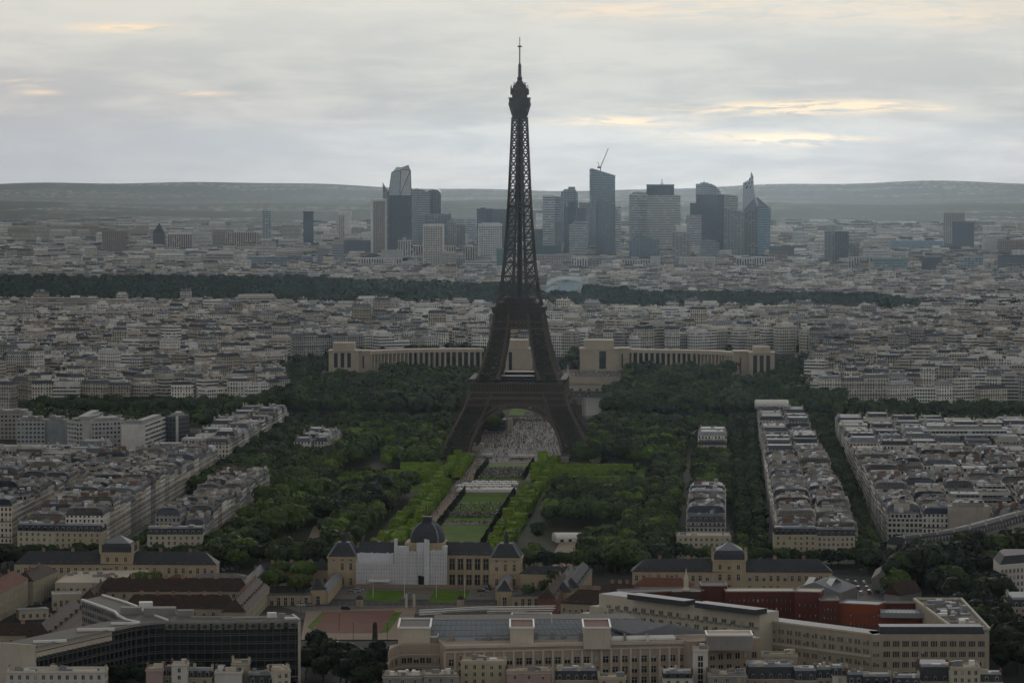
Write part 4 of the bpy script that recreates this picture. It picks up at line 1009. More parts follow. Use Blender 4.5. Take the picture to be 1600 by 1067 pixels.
# ------------------------------------------------------------------ curved office slab in the left foreground
def curved_office():
    near = [(54, 1010), (90, 1002), (130, 993), (172, 984), (205, 977), (235, 973), (262, 971.5), (300, 971.5), (340, 971.5), (380, 970.8), (420, 970.4), (467, 969)]
    Z = 28.0; N = [V2(W(x, y, Z)) for x, y in near]; cx = Vector((N[6].x, N[6].y))
    N = [p - cx for p in N]; B = []
    for i, p in enumerate(N):
        e = (N[min(i + 1, len(N) - 1)] - N[max(i - 1, 0)]).normalized(); B.append(p + Vector((-e.y, e.x)) * 16.5)
    o = empty('curved_office_slab', (cx.x, cx.y, 0)); tag(o, 'long dark curved seven-storey office slab with pale end walls filling the left foreground', 'office building')
    pl = [tuple(p) for p in N] + [tuple(p) for p in B[::-1]]
    i0 = inset(pl, 0)
    def strip(nm, z0, z1, off, th, m, t=(1, 1, 1), a=0, z=None, c_=None):
        b = MB(); q = []
        for i in range(a, c_ or len(N)):
            e = (N[min(i + 1, len(N) - 1)] - N[max(i - 1, 0)]).normalized(); n = Vector((e.y, -e.x)); q.append((N[i] + n * off, N[i] + n * (off - th)))
        for (p0, r0), (p1, r1) in zip(q, q[1:]): b.prism([tuple(p0), tuple(p1), tuple(r1), tuple(r0)], z0, z1, 0, t); k = len(b.v) - 8; b.face((k + 3, k + 2, k + 1, k), 0, t)
        return b.obj(nm, [m], o)
    b = MB()
    for i in range(len(N) - 1): b.prism([tuple(N[i]), tuple(N[i + 1]), tuple(B[i + 1]), tuple(B[i])], 2, Z - .2, 0, top=False, skip=(1,) if i < len(N) - 2 else ())
    b.obj('glazed_front', [M_DKGLASS], o)
    b = MB()
    for i in range(len(N) - 1): b.prism([tuple(N[i]), tuple(N[i + 1]), tuple(B[i + 1]), tuple(B[i])], Z - .2, Z + .3)
    rf = b.obj('roof', [M_GRAVEL], o)
    for k in range(7): strip('floor_slab', 3.2 + k * 3.75, 3.58 + k * 3.75, 1.2, 1.4, MUL if k else GRN); k and strip('railing', 4.3 + k * 3.75, 4.4 + k * 3.75, 1.2, .1, GRN)
    strip('parapet', Z - .5, Z + .7, 1.5, .5, M_GREYC); strip('frieze', Z - 4.4, Z - .5, 1.0, .6, M_PALE, c_=4)
    # mullions, three to a bay
    for i in range(len(N) - 1):
        L = (N[i + 1] - N[i]).length; n = max(1, round(L / 3.6)); e = (N[i + 1] - N[i]).normalized(); nn = Vector((e.y, -e.x))
        for j in range(n):
            p = N[i] + e * L * (j + .5) / n + nn * 1.0; m = MB(); m.box(-.11, .11, -.3, .3, 2, Z - 1 if i >= 3 else Z - 4); m.obj('mullion', [MUL], o, (p.x, p.y, 0), math.atan2(e.y, e.x))
    for i in range(11):      # pale panels with small square windows on the top floor
        f = 6.1 + i * .47; k = int(f); p = N[k].lerp(N[k + 1], f - k); e = (N[k + 1] - N[k]).normalized(); nn = Vector((e.y, -e.x))
        m = MB(); m.box(-2.1, 2.1, -.1, .2, Z - 3.3, Z - .6); m.box(-.8, .8, -.16, -.1, Z - 2.8, Z - 1.1, 1); m.obj('top_floor_panel', [M_GREYC, M_DKGLASS], o, (p.x + nn.x * .4, p.y + nn.y * .4, 0), math.atan2(e.y, e.x))
    for (a, c_, lab) in ((N[-1], B[-1], 1), (B[0], N[0], 0)):
        e = (c_ - a).normalized(); n = Vector((e.y, -e.x)); m = MB(); m.prism([tuple(a - e * 1.4 + n * .5), tuple(c_ + e * .5 + n * .5), tuple(c_ + e * .5 - n * .6), tuple(a - e * 1.4 - n * .6)], 0, Z + .8); m.obj('end_wall', [M_PALE], o)
    # third arm leaving towards the back with its bright rounded roof edge
    A3 = [V2(W(x, y, Z)) - cx for x, y in ((218, 974), (196, 969), (184, 962), (180, 957), (165, 951), (128, 938))]; B3 = [V2(W(x, y, Z)) - cx for x, y in ((262, 970), (240, 962), (224, 955), (212, 948), (196, 942), (160, 931))]
    for i in range(5):
        q = [tuple(A3[i]), tuple(B3[i]), tuple(B3[i + 1]), tuple(A3[i + 1])]; m = MB(); m.prism(q, 2, Z - .3, 0, (.20, .19, .18), top=False, us='fit'); m.prism(q, Z - .3, Z + .25, 1); m.obj('rear_arm', [M_GRID, M_GRAVEL], o)
    m = MB()
    for i in range(5): m.bar((*A3[i], Z + .5), (*A3[i + 1], Z + .5), .9)
    for i in range(5): m.bar((*B3[i], Z + .5), (*B3[i + 1], Z + .5), .9)
    m.obj('rear_parapet', [M_WHITE], o)
    for px, py, w, l, h, mm in ((150, 985, 16, 1.2, 1.2, M_WHITE), (195, 975, 12, 1.2, .9, M_WHITE), (78, 1003, 14, 1.4, 1.0, M_WHITE), (250, 960, 14, 7, 3.4, GRN), (205, 958, 9, 6, 3, GRN), (290, 962, 7, 4, 2.8, GRN), (330, 966, 18, 1, 1, GRN), (425, 964, 4, 3, 2.2, M_WHITE), (440, 966, 3, 2, 2.5, M_GREYC), (455, 966.5, 6, 1.5, .8, M_WHITE), (380, 967, 20, .8, .8, M_GREYC), (228, 950, 6, 5, 3, M_WHITE)):
        p = V2(W(px, py, Z + .3)) - cx; m = MB(); m.box(-w / 2, w / 2, -l / 2, l / 2, 0, h); m.obj('rooftop_unit', [mm], rf, (p.x, p.y, Z + .25), rnd.uniform(-.1, .3))
curved_office()

# ------------------------------------------------------------------ the brown stone office palace in the centre foreground
BST = mat('brownish_stone', (0.37, 0.305, 0.24), 0.9, 0.13, 0.12); BLR = mat('blue_grey_roof', (0.25, 0.275, 0.30), 0.75, 0.12, 0.06, spec=0.2)
def arc_pts(lst, z): return [V2(W(x, y, z)) for x, y in lst]
def centre_office():
    Z = 24.0
    o = empty('stone_office_building', (0, 1500, 0)); tag(o, 'broad brown stone office building with rounded left corner and rows of square windows, centre foreground', 'office building'); off = Vector((0, 1500))
    left = arc_pts(((606, 1021), (609, 1014), (616, 1010), (626, 1007.5), (645, 1006.5), (695, 1007)), 22.5); main = arc_pts(((695, 1010), (1076, 1002)), Z); right = arc_pts(((1076, 1002), (1189, 996)), Z + .8)
    def wallrun(nm, pts, z, depth, m, z0=0):
        b = MB(); q = [tuple(p - off) for p in pts]; e = (pts[-1] - pts[0]).normalized(); n = Vector((-e.y, e.x)) * depth
        
        if nm == 'corner_block': n = Vector((0, depth))
        q2 = q + [tuple(pts[-1] - off + n), tuple(pts[0] - off + n)]; b.prism(q2, z0, z, 0); return b.obj(nm, [m], o)
    wallrun('corner_block', left, 22.5, 26, BST); wallrun('main_front', main, Z, 30, BST); wallrun('right_front', right, Z + .8, 30, BST)
    b = MB(); a, c = main[0] - off, main[1] - off; e = (c - a).normalized(); n = Vector((e.y, -e.x))
    b.prism([tuple(a + n * .9), tuple(c + n * .9), tuple(c - n * 1), tuple(a - n * 1)], Z - .7, Z + .6); b.prism([tuple(a + n * .5), tuple(c + n * .5), tuple(c - n * .5), tuple(a - n * .5)], Z - 2.6, Z - 2.0); b.obj('cornice', [M_PALE], o)
    L = (main[1] - main[0]).length
    for i in range(26):
        p = a + e * (L * i / 25) + n * .25; m = MB(); m.box(-.45, .45, -.3, .3, 0, Z - 2.4); m.obj('pilaster', [M_PALE], o, (p.x, p.y, 0), math.atan2(e.y, e.x))
    windows(o, main[0], main[1], 25, (15.8, 11.2, 6.6), 2.3, 2.7, BST, off, .8)
    windows(o, right[0], right[1], 8, (16.4, 11.6, 6.8), 2.0, 2.5, BST, off, 1.2)
    for k, nw in enumerate((1, 1, 2, 2, 5)): windows(o, left[k], left[k + 1], nw, (14.6, 9.8, 5.0), 2.0, 2.3, BST, off, .1)
    b = MB()
    for z in (18.2, 13.2, 8.4):
        for p, q in zip(left, left[1:]): b.bar((*(p - off), z), (*(q - off), z), .5)
    b.obj('string_course', [M_PALE], o)
    # roofs behind the front
    def rquad(nm, pts, m, zs=None, z=24, th=.4):
        P = [V2(W(x, y, zs[i] if zs else z)) - off for i, (x, y) in enumerate(pts)]; zz = [zs[i] if zs else z for i in range(len(pts))]
        b = MB(); q = b.add([(*p, k) for p, k in zip(P, zz)]); r = b.add([(*p, k - th) for p, k in zip(P, zz)]); n = len(P); b.face(tuple(range(q, q + n)))
        b.face(tuple(range(r, r + n))[::-1])
        for i in range(n): j = (i + 1) % n; b.face((r + i, r + j, q + j, q + i))
        return b.obj(nm, [m], o)
    def rbox(nm, x0, x1, y0, y1, z, h, m, top=None, par=0):
        p = rect(W(x0, y1, z + h) - Vector((0, 1500, 0)), W(x1, y1, z + h) - Vector((0, 1500, 0)), (y1 - y0) / F * 1540 / 233 * 1540 if False else abs(W(x0, y0, z + h).y - W(x0, y1, z + h).y))
        b = MB(); b.prism(p, z - 3, z + h, 0, mr=1); q = b.obj(nm, [m, top or M_GRAVEL], o)
        if par:
            b = MB()
            for k in range(4): b.bar((*p[k], z + h + .2), (*p[(k + 1) % 4], z + h + .2), par)
            b.obj('coping', [M_WHITE], q)
        return q
    rquad('main_roof', ((697, 1001), (1078, 995), (1060, 975), (662, 978)), BLR, z=24.1)
    rquad('vaulted_hall_roof', ((668, 993), (1030, 990), (1000, 966), (676, 968)), BLR, zs=(24.5, 24.5, 30, 30), th=3)
    rquad('upper_roof', ((676, 968), (1000, 966), (980, 958), (680, 960)), M_GRAVEL, zs=(30.05, 30.05, 30.05, 30.05), th=3)
    rquad('glazed_slope', ((990, 990), (1110, 986), (1050, 974), (880, 958)), M_ZINC, zs=(26, 26, 30, 30), th=1)
    rquad('skylight_band', ((955, 998), (1056, 996), (1052, 991), (958, 993)), M_WHITE, zs=(25, 25, 26, 26), th=.8)
    rbox('roof_pavilion', 622, 672, 967, 981, 24, 5, M_PALE, M_GRAVEL, .8); rbox('roof_pavilion', 632, 684, 987, 995, 22, 3, GRN, BLR, .5)
    rbox('stair_head', 797, 834, 968, 981, 25, 6, M_PALE, RTL, .7); rbox('stair_head', 912, 954, 968, 981, 25, 6, M_PALE, RTL, .7)
    rbox('roof_pavilion', 1105, 1176, 986, 993, 25, 3.2, M_GREYC, M_PALE, .6)
    rquad('roof_wing', ((690, 957), (760, 953), (762, 949), (705, 951)), M_GRAVEL, z=25, th=8)
    b = MB()
    for i in range(44):
        f = i / 43; a0 = V2(W(668 + (1030 - 668) * f, 993 - 3 * f, 24.5)) - off; a1 = V2(W(676 + (1000 - 676) * f, 968 - 2 * f, 30)) - off; b.bar((*a0, 24.6), (*a1, 30.1), .22)
    for f in (.33, .66): b.bar((*(V2(W(668, 993, 24.5)).lerp(V2(W(676, 968, 30)), f) - off), 24.55 + 5.5 * f), (*(V2(W(1030, 990, 24.5)).lerp(V2(W(1000, 966, 30)), f) - off), 24.55 + 5.5 * f), .25)
    b.obj('roof_seams', [M_ZINC], o)
    b = MB()
    for i in range(60):
        x = 690 + 375 * i / 59; p = V2(W(x, 999 - i * .08, 24.4)) - off
        if rnd.random() < .3: w = rnd.uniform(.4, 2.2); b = MB(); b.box(p.x - w, p.x + w, p.y - .6, p.y + .6, 24, 24.4 + rnd.uniform(.2, 1.2)); b.obj('roof_vent', [M_GREYC], o)
    b = MB()
    for (x0, y0, x1, y1) in ((655, 960, 740, 955), (740, 955, 865, 953), (655, 957, 745, 952), (745, 952, 868, 950)):
        for z in (24.0, 25.2): b.bar((*(V2(W(x0, y0, 24)) - off), z), (*(V2(W(x1, y1, 24)) - off), z), .35)
    b.obj('roof_railing', [M_WHITE], o)
    rbox('glazed_terrace_block', 800, 862, 958, 964, 24, 4.5, M_PALE, RTL, .5)
    for x in (700, 760, 835, 860, 905, 948, 975, 1010): rbox('roof_plant', x, x + rnd.uniform(3, 8), 988, 991 + rnd.uniform(0, 2), 25, rnd.uniform(.8, 2), rnd.choice((M_WHITE, M_GREYC, GRN)))
    p = V2(W(862, 990, 24)) - off
    b = MB(); b.bar((p.x, p.y, 20), (p.x, p.y, 33), .6); b.obj('flue', [M_PALE], o)
centre_office()

# ------------------------------------------------------------------ the cream ministry with its red courtyards at the right
CRL = mat('light_cream_render', (0.50, 0.46, 0.37), 0.9, 0.1, 0.12)
def ministry():
    off = Vector((120, 1570)); o = empty('ministry_building', (off.x, off.y, 0)); tag(o, 'huge cream office complex with paired windows bending round dark red courtyard walls', 'office building')
    def face_(nm, a, b_, z, depth, m, top=None):
        p = rect(W(*a, z) - Vector((off.x, off.y, 0)), W(*b_, z) - Vector((off.x, off.y, 0)), depth); k = MB(); k.prism(p, 0, z, 0, mr=1); return k.obj(nm, [m, top or M_ZINC], o), p
    f1, p1 = face_('upper_front', (936, 927), (1187, 958), 27, 13, CRL)
    W1 = lambda x, y, z=27: W(x, y, z)
    windows(f1, W1(940, 927.5), W1(1187, 958), 17, (20.6, 16.4), 1.2, 2.0, CRL, off, 2, pair=.75)
    windows(f1, W1(940, 927.5), W1(1187, 958), 17, (12.2,), .95, 1.4, CRL, off, 2, pair=.75)
    b = MB(); e = (V2(p1[1]) - V2(p1[0])).normalized(); n = Vector((e.y, -e.x))
    for i in range(17):
        p = V2(p1[0]) + e * (5 + (V2(p1[1]) - V2(p1[0])).length * (i + .5) / 17.8) + n * .3; k = MB(); k.box(-1.9, 1.9, -.5, .3, 19.9, 20.7); k.obj('balcony', [M_GREYC], f1, (p.x, p.y, 0), math.atan2(e.y, e.x))
    for x0, x1, d in ((980, 1068, 2), (1085, 1180, 2)):
        q = rect(W(x0, 927 + (x0 - 936) * .1235 - 4, 29) - Vector((off.x, off.y, 0)), W(x1, 927 + (x1 - 936) * .1235 - 4, 29) - Vector((off.x, off.y, 0)), 8); k = MB(); k.prism(q, 26.8, 29.2, 0, mr=1); k.obj('roof_attic', [M_SLATE, M_ZINC], f1)
    for (a, b_, z, dp) in (((921, 946), (950, 950), 21, 12), ((907, 957), (940, 961), 17, 12)): q, _ = face_('stepped_end', a, b_, z, dp, CRL, M_PALE); windows(q, W(a[0] + 1, a[1], z), W(b_[0], b_[1], z), 4, (z - 3.2,), .9, 1.4, CRL, off)
    f2, p2 = face_('curving_front', (1187, 968), (1362, 990.5), 22.5, 12, CRM)
    windows(f2, W(1187, 968, 22.5), W(1362, 990.5, 22.5), 13, (17.4, 13.6, 8.4, 4.2), 1.15, 2.1, CRM, off, .6, pair=.95)
    b = MB(); b.bar((*p2[0], 12.6), (*p2[1], 12.6), 1.0); b.bar((*p2[0], 22.5), (*p2[1], 22.5), .8); b.obj('cornice', [M_PALE], f2)
    f3, p3 = face_('right_front', (1362, 991), (1545, 991), 22.5, 13, CRM)
    windows(f3, W(1376, 991, 22.5), W(1543, 991, 22.5), 11, (17.2, 12.6, 8.0, 3.4), 1.3, 2.5, CRM, off, .6, pair=.75); windows(f3, W(1363, 991, 22.5), W(1375, 991, 22.5), 1, (17.4, 12.8, 8.2, 3.6), 1.0, 2.0, CRM, off, .2, pair=.75)
    k = MB(); q = inset(p3, [1.6, 1.5, .6, 4]); k.prism(q, 22.4, 25.6, 0, poly1=inset(q, [1.2, 1, 0, 0]), mr=1); k.obj('slate_attic', [M_SLATE, M_ZINC], f3)
    # right wing going back, roof terraces
    R4 = [V2(W(x, y, 23)) - off for x, y in ((1492, 985), (1546, 984), (1502, 937), (1428, 937))]
    k = MB(); k.prism([tuple(p) for p in R4], 0, 23, 0, mr=1); f4 = k.obj('right_wing', [CRM, M_GRAVEL], o)
    k = MB()
    for i in range(4): k.bar((*R4[i], 23.6), (*R4[(i + 1) % 4], 23.6), 1.0)
    k.obj('parapet', [M_PALE], f4)
    rr = random.Random(3)
    for i in range(26):
        u, v = rr.uniform(.08, .85), rr.uniform(.04, .92); p = R4[0].lerp(R4[1], u).lerp(R4[3].lerp(R4[2], u), v)
        w, l, h = rr.uniform(1, 6), rr.uniform(1, 4), rr.uniform(.4, 2.6); k = MB(); k.box(-w / 2, w / 2, -l / 2, l / 2, 0, h); k.obj('rooftop_unit', [rr.choice((M_WHITE, M_PALE, M_ZINC, GRN, BLR))], f4, (p.x, p.y, 23), .08)
    # the red courtyard masses
    def mass(nm, a, b_, z, depth, m, top, win=0, zs=()):
        q, p = face_(nm, a, b_, z, depth, m, top)
        if win: windows(q, W(*a, z), W(*b_, z), win, zs, .9, 1.3, m, off, 1)
        k = MB()
        for i in range(4): k.bar((*p[i], z + .1), (*p[(i + 1) % 4], z + .1), .5)
        k.obj('coping', [M_GREYC], q); return q, p
    mass('red_wing', (975, 926), (1100, 922), 24, 12, M_RED, M_GRAVEL, 14, (19,)); mass('red_block', (1096, 915), (1136, 915), 26, 16, M_RED, M_GRAVEL)
    mass('red_wing', (1134, 924), (1242, 924), 24.5, 14, M_RED, M_PALE, 14, (19.5, 15.5)); mass('red_block', (1242, 924), (1282, 925), 27, 14, M_RED, M_PALE, 4, (20, 15))
    mass('red_wing', (1282, 938), (1311, 938), 24, 14, M_RED, M_GRAVEL, 4, (19, 15)); mass('orange_block', (1311, 942), (1372, 945), 22.5, 14, M_ORANGE, M_ZINC, 9, (12, 16))
    mass('orange_wing', (1372, 962), (1459, 964), 18, 10, M_ORANGE, M_ZINC, 12, (12.5,)); mass('dark_red_wall', (1368, 942), (1462, 942), 22, 6, M_RED, M_GRAVEL); mass('red_stair', (1459, 960), (1477, 960), 20, 14, M_RED, M_PALE)
    q = rect(W(1376, 958, 20) - Vector((off.x, off.y, 0)), W(1456, 959, 20) - Vector((off.x, off.y, 0)), 12); k = MB(); k.prism(q, 18, 20.4, 0, mr=0); g_ = k.obj('glass_roof', [BLR], o)
    k = MB()
    for i in range(14): a = V2(q[0]).lerp(V2(q[1]), i / 13); c = V2(q[3]).lerp(V2(q[2]), i / 13); k.bar((*a, 20.5), (*c, 20.5), .3)
    k.obj('glazing_bar', [M_ZINC], g_)
    p = V2(W(1072, 914, 28)) - off; k = MB(); k.lathe([(2.0, 24), (2.0, 26), (1.2, 27), (1.3, 31), (.6, 33), (.1, 36)], 8); k.obj('small_spire', [M_PALE], o, (p.x, p.y, 0)); k = MB(); k.box(-7, 7, -4, 4, 22, 25.4); k.obj('roof_lodge', [M_BROWN], o, (p.x, p.y, 0))
ministry()

# ------------------------------------------------------------------ houses cut by the bottom edge
def fg(label, x0, x1, y, z, depth, wall, kind, nw=0, roofm=None, tilt=0.0, extra=0, h2=3.6, name='apartment_house'):
    poly = rpx((x0, y), (x1, y + tilt), z, depth)
    if kind == 'm': z -= h2 + .6
    o, P, c = walled(name, label, 'house', poly, 0, z, wall, group='houses along the bottom edge', lid=kind != 'm', lidm=roofm or M_GRAVEL, parapet=.8 if kind == 'f' else 0)
    rr = random.Random(int(x0))
    if nw: windows(o, poly[0], poly[1], nw, tuple(z - 2.6 - 3.0 * k for k in range(4)), 1.1, 1.7, None, c, .5); windows(o, poly[1], poly[2], max(1, int(depth / 4)), tuple(z - 2.6 - 3.0 * k for k in range(3)), 1.0, 1.6, None, c, 1)
    b = MB(); b.prism(inset(P, -.3), z - .2, z + .15); b.obj('cornice', [M_PALE], o)
    if kind == 'm':
        b = MB(); q = inset(P, [1.5, .01, 1.5, .01]); b.prism(P, z + .1, z + h2, 0, poly1=q, top=False); r = b.obj('mansard_roof', [M_SLATE], o)
        b = MB(); b.prism(q, z + h2, z + h2 + .8, 0, poly1=inset(q, [2.5, 0.02, 2.5, .02])); b.obj('zinc_top', [M_ZINC], r)
        dormers(r, P[0], P[1], max(2, int((V2(P[1]) - V2(P[0])).length / 3.2)), z + .4, M_ZINC, rr.choice((1.2, 1.4, 1.7)), rr.choice((1.6, 1.9)), 1.8, .1, rr.choice((GRN, M_GREYC, M_SLATE)))
        zt = z + h2
    else: r = o; zt = z + .1
    for k in range(2 + extra):
        p = V2(P[0]).lerp(V2(P[1]), rr.uniform(.05, .95)) + (V2(P[3]) - V2(P[0])) * rr.uniform(.1, .7); m = MB(); w, l, h = rr.uniform(.8, 4), rr.uniform(.8, 2.5), rr.uniform(.8, 2.6); m.box(-w / 2, w / 2, -l / 2, l / 2, 0, h); m.obj('rooftop_unit', [rr.choice((M_WHITE, M_PALE, M_ZINC, GRN, CRL))], r, (p.x, p.y, zt))
    for k in (1, 3):
        a, d = V2(P[k]), V2(P[(k + 1) % 4]); p = a.lerp(d, rr.uniform(.25, .7)); stack(r, (p.x, p.y), zt - 1, .8, rr.uniform(2, 4.5), rr.uniform(2.2, 3.4), math.atan2((d - a).y, (d - a).x), CRL if rr.random() < .6 else BRK)
    return o
PNK = mat('pinkish_render', (.36, .27, .25), .9, .1, .2); YLC = mat('yellowish_render', (.44, .39, .27), .9, .1, .2); WHR = mat('white_render', (.56, .55, .51), .9, .08, .2)
o = fg('white balconied block with cluttered roof terrace at the bottom left corner', 10, 163, 1051, 20, 13, WHR, 'f', 12, extra=9)
b = MB(); q0, q1 = [V2(W(x, 1053, 18)) - V2(o.location) for x in (8, 160)]
for z in (17.6, 14.6): b.bar((*q0, z), (*q1, z), 1.0)
b.obj('balcony', [WHR], o)
fg('grey brown block with a plain side wall right of the balconied one', 228, 254, 1047, 20, 12, PNK, 'f', 0, extra=1)
fg('small house with blue grey windows right of the plain block', 254, 268, 1044, 20, 10, GRN, 'm', 1, h2=2.6)
fg('narrow white bay with an arched top over dark foliage', 268, 292, 1040, 21.5, 9, WHR, 'f', 1, extra=0)
fg('slate roofed house right of the narrow white bay', 293, 330, 1046, 19, 11, CRM, 'm', 2, h2=2.8)
fg('low roofs with pale skylights right of the slate roofed house', 335, 378, 1052, 17, 14, WHR, 'f', 0, M_ZINC, extra=5)
fg('cream attic house with small dark window above the low roofs', 362, 388, 1037, 20, 10, CRM, 'f', 1)
fg('zinc roofed block below the right end of the curved slab', 388, 430, 1053, 17, 14, GRN, 'm', 3, extra=3)
fg('balconied pale block at the foot of the curved slab end wall', 430, 454, 1049, 19, 16, M_PALE, 'f', 2, tilt=-1)
fg('flat grey roofs cluttered with vents left of the yellow block', 598, 660, 1058, 18, 14, GRN, 'f', 3, M_ZINC, extra=9)
fg('dull block with ladders between grey roofs and yellow block', 662, 716, 1056, 18.5, 12, M_GREYC, 'f', 3, extra=4)
fg('yellowish cream apartment block with blue blind, centre bottom', 720, 790, 1035, 22, 12, YLC, 'f', 5, BRK, extra=4)
fg('pink walled house with flat grey terrace right of the yellow block', 792, 861, 1051, 19, 13, PNK, 'f', 3, M_ZINC, extra=6)
fg('house with black roof and rooftop garden', 868, 934, 1046, 20, 12, YLC, 'm', 5, extra=4, h2=3.8)
fg('small yellowish house with brown roof below the rooftop garden', 936, 978, 1060, 18, 12, YLC, 'f', 3, BRK)
fg('grey roofed low house left of the white stair tower', 1036, 1082, 1050, 19, 14, WHR, 'm', 3, M_ZINC, extra=4, h2=2)
o = fg('slim white stair tower with a strip of dark windows', 1084, 1106, 1017, 26, 9, WHR, 'f', 0); windows(o, W(1090, 1017, 26), W(1099, 1017, 26), 1, (22, 19.4, 16.8, 14.2, 11.6), 2.0, 2.1, None, tuple(o.location)[:2])
fg('flat roofs scattered with grey domes right of the stair tower', 1107, 1166, 1056, 18, 16, M_GREYC, 'f', 3, M_ZINC, extra=8)
fg('house with a big rusty brown roof and brick chimneys', 1170, 1240, 1040, 20, 20, PNK, 'm', 4, M_BROWN, extra=6, h2=5)
fg('cream gable with rows of clay chimney pots', 1192, 1246, 1024, 21, 8, CRM, 'f', 0, extra=3)
fg('brown roofed gable left of the black mansards', 1242, 1276, 1046, 19, 16, PNK, 'm', 2, h2=4)
fg('cream house with black mansard, first of the mansard row', 1276, 1300, 1044, 19, 12, CRM, 'm', 2)
fg('pale blank wall house with zinc roof in the mansard row', 1301, 1324, 1042, 20, 13, WHR, 'm', 1, h2=3)
fg('cream house with two blue grey dormers in the mansard row', 1325, 1348, 1052, 18, 12, YLC, 'm', 2)
fg('cream house with zinc roof and wide dormers in the mansard row', 1349, 1392, 1055, 17.5, 12, YLC, 'm', 3)
fg('cream house with black dormer band, last of the mansard row', 1398, 1438, 1057, 17, 12, CRM, 'm', 4)
fg('grey brown gabled house with steep plain roof', 1440, 1484, 1040, 20, 22, M_GREYC, 'm', 0, h2=6)
fg('pale yellow house with bright water tank on its roof', 1486, 1532, 1044, 20, 12, CRL, 'f', 4, extra=4)
fg('low grey house at the bottom right by the dark trees', 1534, 1566, 1052, 18, 13, GRN, 'm', 2, h2=3)
o, P, c = walled('rounded_white_building', 'white walled building with rounded slate roofs at the right edge', 'apartment building', [tuple(W(x, y, 20).xy) for x, y in ((1552, 872), (1562, 882), (1640, 876), (1640, 868), (1560, 868))], 0, 20, WHR, lid=False)
b = MB(); b.prism(P, 20, 24, poly1=inset(P, 3)); b.obj('roof', [M_SLATE], o); windows(o, W(1563, 884, 20), W(1600, 881, 20), 6, (16, 12.5, 9, 5.5), 1.2, 2, None, c)
fg('pinkish stone terrace running along the right edge', 1583, 1640, 935, 18, 30, PNK, 'm', 6)

# end facades with real windows on the nearest terraces
def endhouse(label, px0, px1, y, z, depth, wall, nw, kind='m', tilt=0):
    o = fg(label, px0, px1, y, z, depth, wall, kind, nw, tilt=tilt, extra=3); o['category'] = 'apartment building'; o['group'] = 'ornate end houses of the terraces'
    return o
endhouse('pale ornate end house at the lower left, six windows wide', 27, 84, 818, 21, 14, CRL, 6, tilt=1); endhouse('cream end house with curved balcony and blue dormers, lower left', 84, 158, 819, 21, 14, YLC, 8, tilt=1)
endhouse('cream end house with scrolled cornice near the left wing dome', 230, 316, 824, 19, 14, CRL, 9)
endhouse('broad cream end house with roof garden behind the right wing dome', 1058, 1142, 838, 13, 16, CRL, 10, 'f')
endhouse('yellowish end house with tall bay windows, left of a pair', 1210, 1276, 824, 21, 13, YLC, 7); endhouse('cream end house with black attic, right of a pair', 1276, 1336, 826, 20, 13, CRL, 8)

# ------------------------------------------------------------------ the curved terrace at the right and the left office slabs
def arcrow():
    pts = [(1414, 853), (1440, 850), (1466, 847), (1492, 843), (1517, 838), (1542, 832), (1566, 825), (1590, 818), (1615, 811)]
    for i, (a, b_) in enumerate(zip(pts, pts[1:])):
        poly = rpx(a, b_, 20, 13); wd_ = rnd.choice((GRN, M_GREYC)); o, P, c = walled('apartment_building', 'house with slate mansard, %s from the left in the curving terrace at the right' % ordw(i + 1), 'apartment building', poly, 0, 20, wd_, group='houses of the curving terrace', lid=False)
        b = MB(); q = inset(P, [1.6, .01, 1.6, .01]); b.prism(P, 20, 24, poly1=q, top=False); r = b.obj('mansard_roof', [M_SLATE], o); b = MB(); b.prism(q, 24, 24.8, poly1=inset(q, [4, .01, 4, .01])); b.obj('zinc_top', [M_SLATE], r)
        dormers(r, P[0], P[1], 5, 20.5, M_ZINC, 1.2, 1.9, 1.6, .2, M_PALE); windows(o, poly[0], poly[1], 5, (16.6, 13.2, 9.8), 1.1, 2.0, None, c)
        stack(r, (P[0][0], P[0][1] + 5), 23, .9, 4, 3, 1.5, CRL)
arcrow()
def office(label, x0, x1, y, D, depth, mk, t, side=None):
    z = CZ - (y - 245) / F * D; a, c_ = ((x0 - 800) / F * D, D), ((x1 - 800) / F * D, D)
    poly = rect(a, c_, depth); cx = (poly[0][0] + poly[1][0]) / 2; P = [(p[0] - cx, p[1] - D) for p in poly]
    b = MB(); b.prism(P, 0, z, 0, t, top=False); 
    if side: b.m[1] = 1; b.m[0] = 0
    o = b.obj('office_slab', [mk, side or mk], None, (cx, D, 0)); tag(o, label, 'office building', 'office slabs left of the iron tower')
    r = MB(); r.prism(P, z, z + .2, 0, (.16, .155, .15)); r.prism(inset(P, min(3, depth / 4)), z + .2, z + 2.4, 0, (.30, .30, .29))
    for k in range(5): x = rnd.uniform(P[0][0] + 2, P[1][0] - 3); r.box(x, x + 2, 2, 5, z + 2.3, z + rnd.uniform(3, 4.4), 0, (.4, .4, .39))
    r.obj('roof', [M_ROOF], o); return o
O_BAND = facade('office_bands', 3.0, .92, 3.5, .5, glass=(.03, .035, .045)); O_GRID = facade('office_grid', 3.2, .6, 3.4, .5, glass=(.03, .035, .045))
office('grey slab cut by the left edge behind the railway hall', -20, 43, 646, 2860, 22, O_GRID, (.34, .32, .29))
office('pale grey office slab with a square window field', 24, 68, 657, 2776, 20, O_GRID, (.40, .41, .42))
office('blank blue grey office slab beside the window field', 68, 101, 657, 2778, 20, M_PLAIN, (.27, .29, .31))
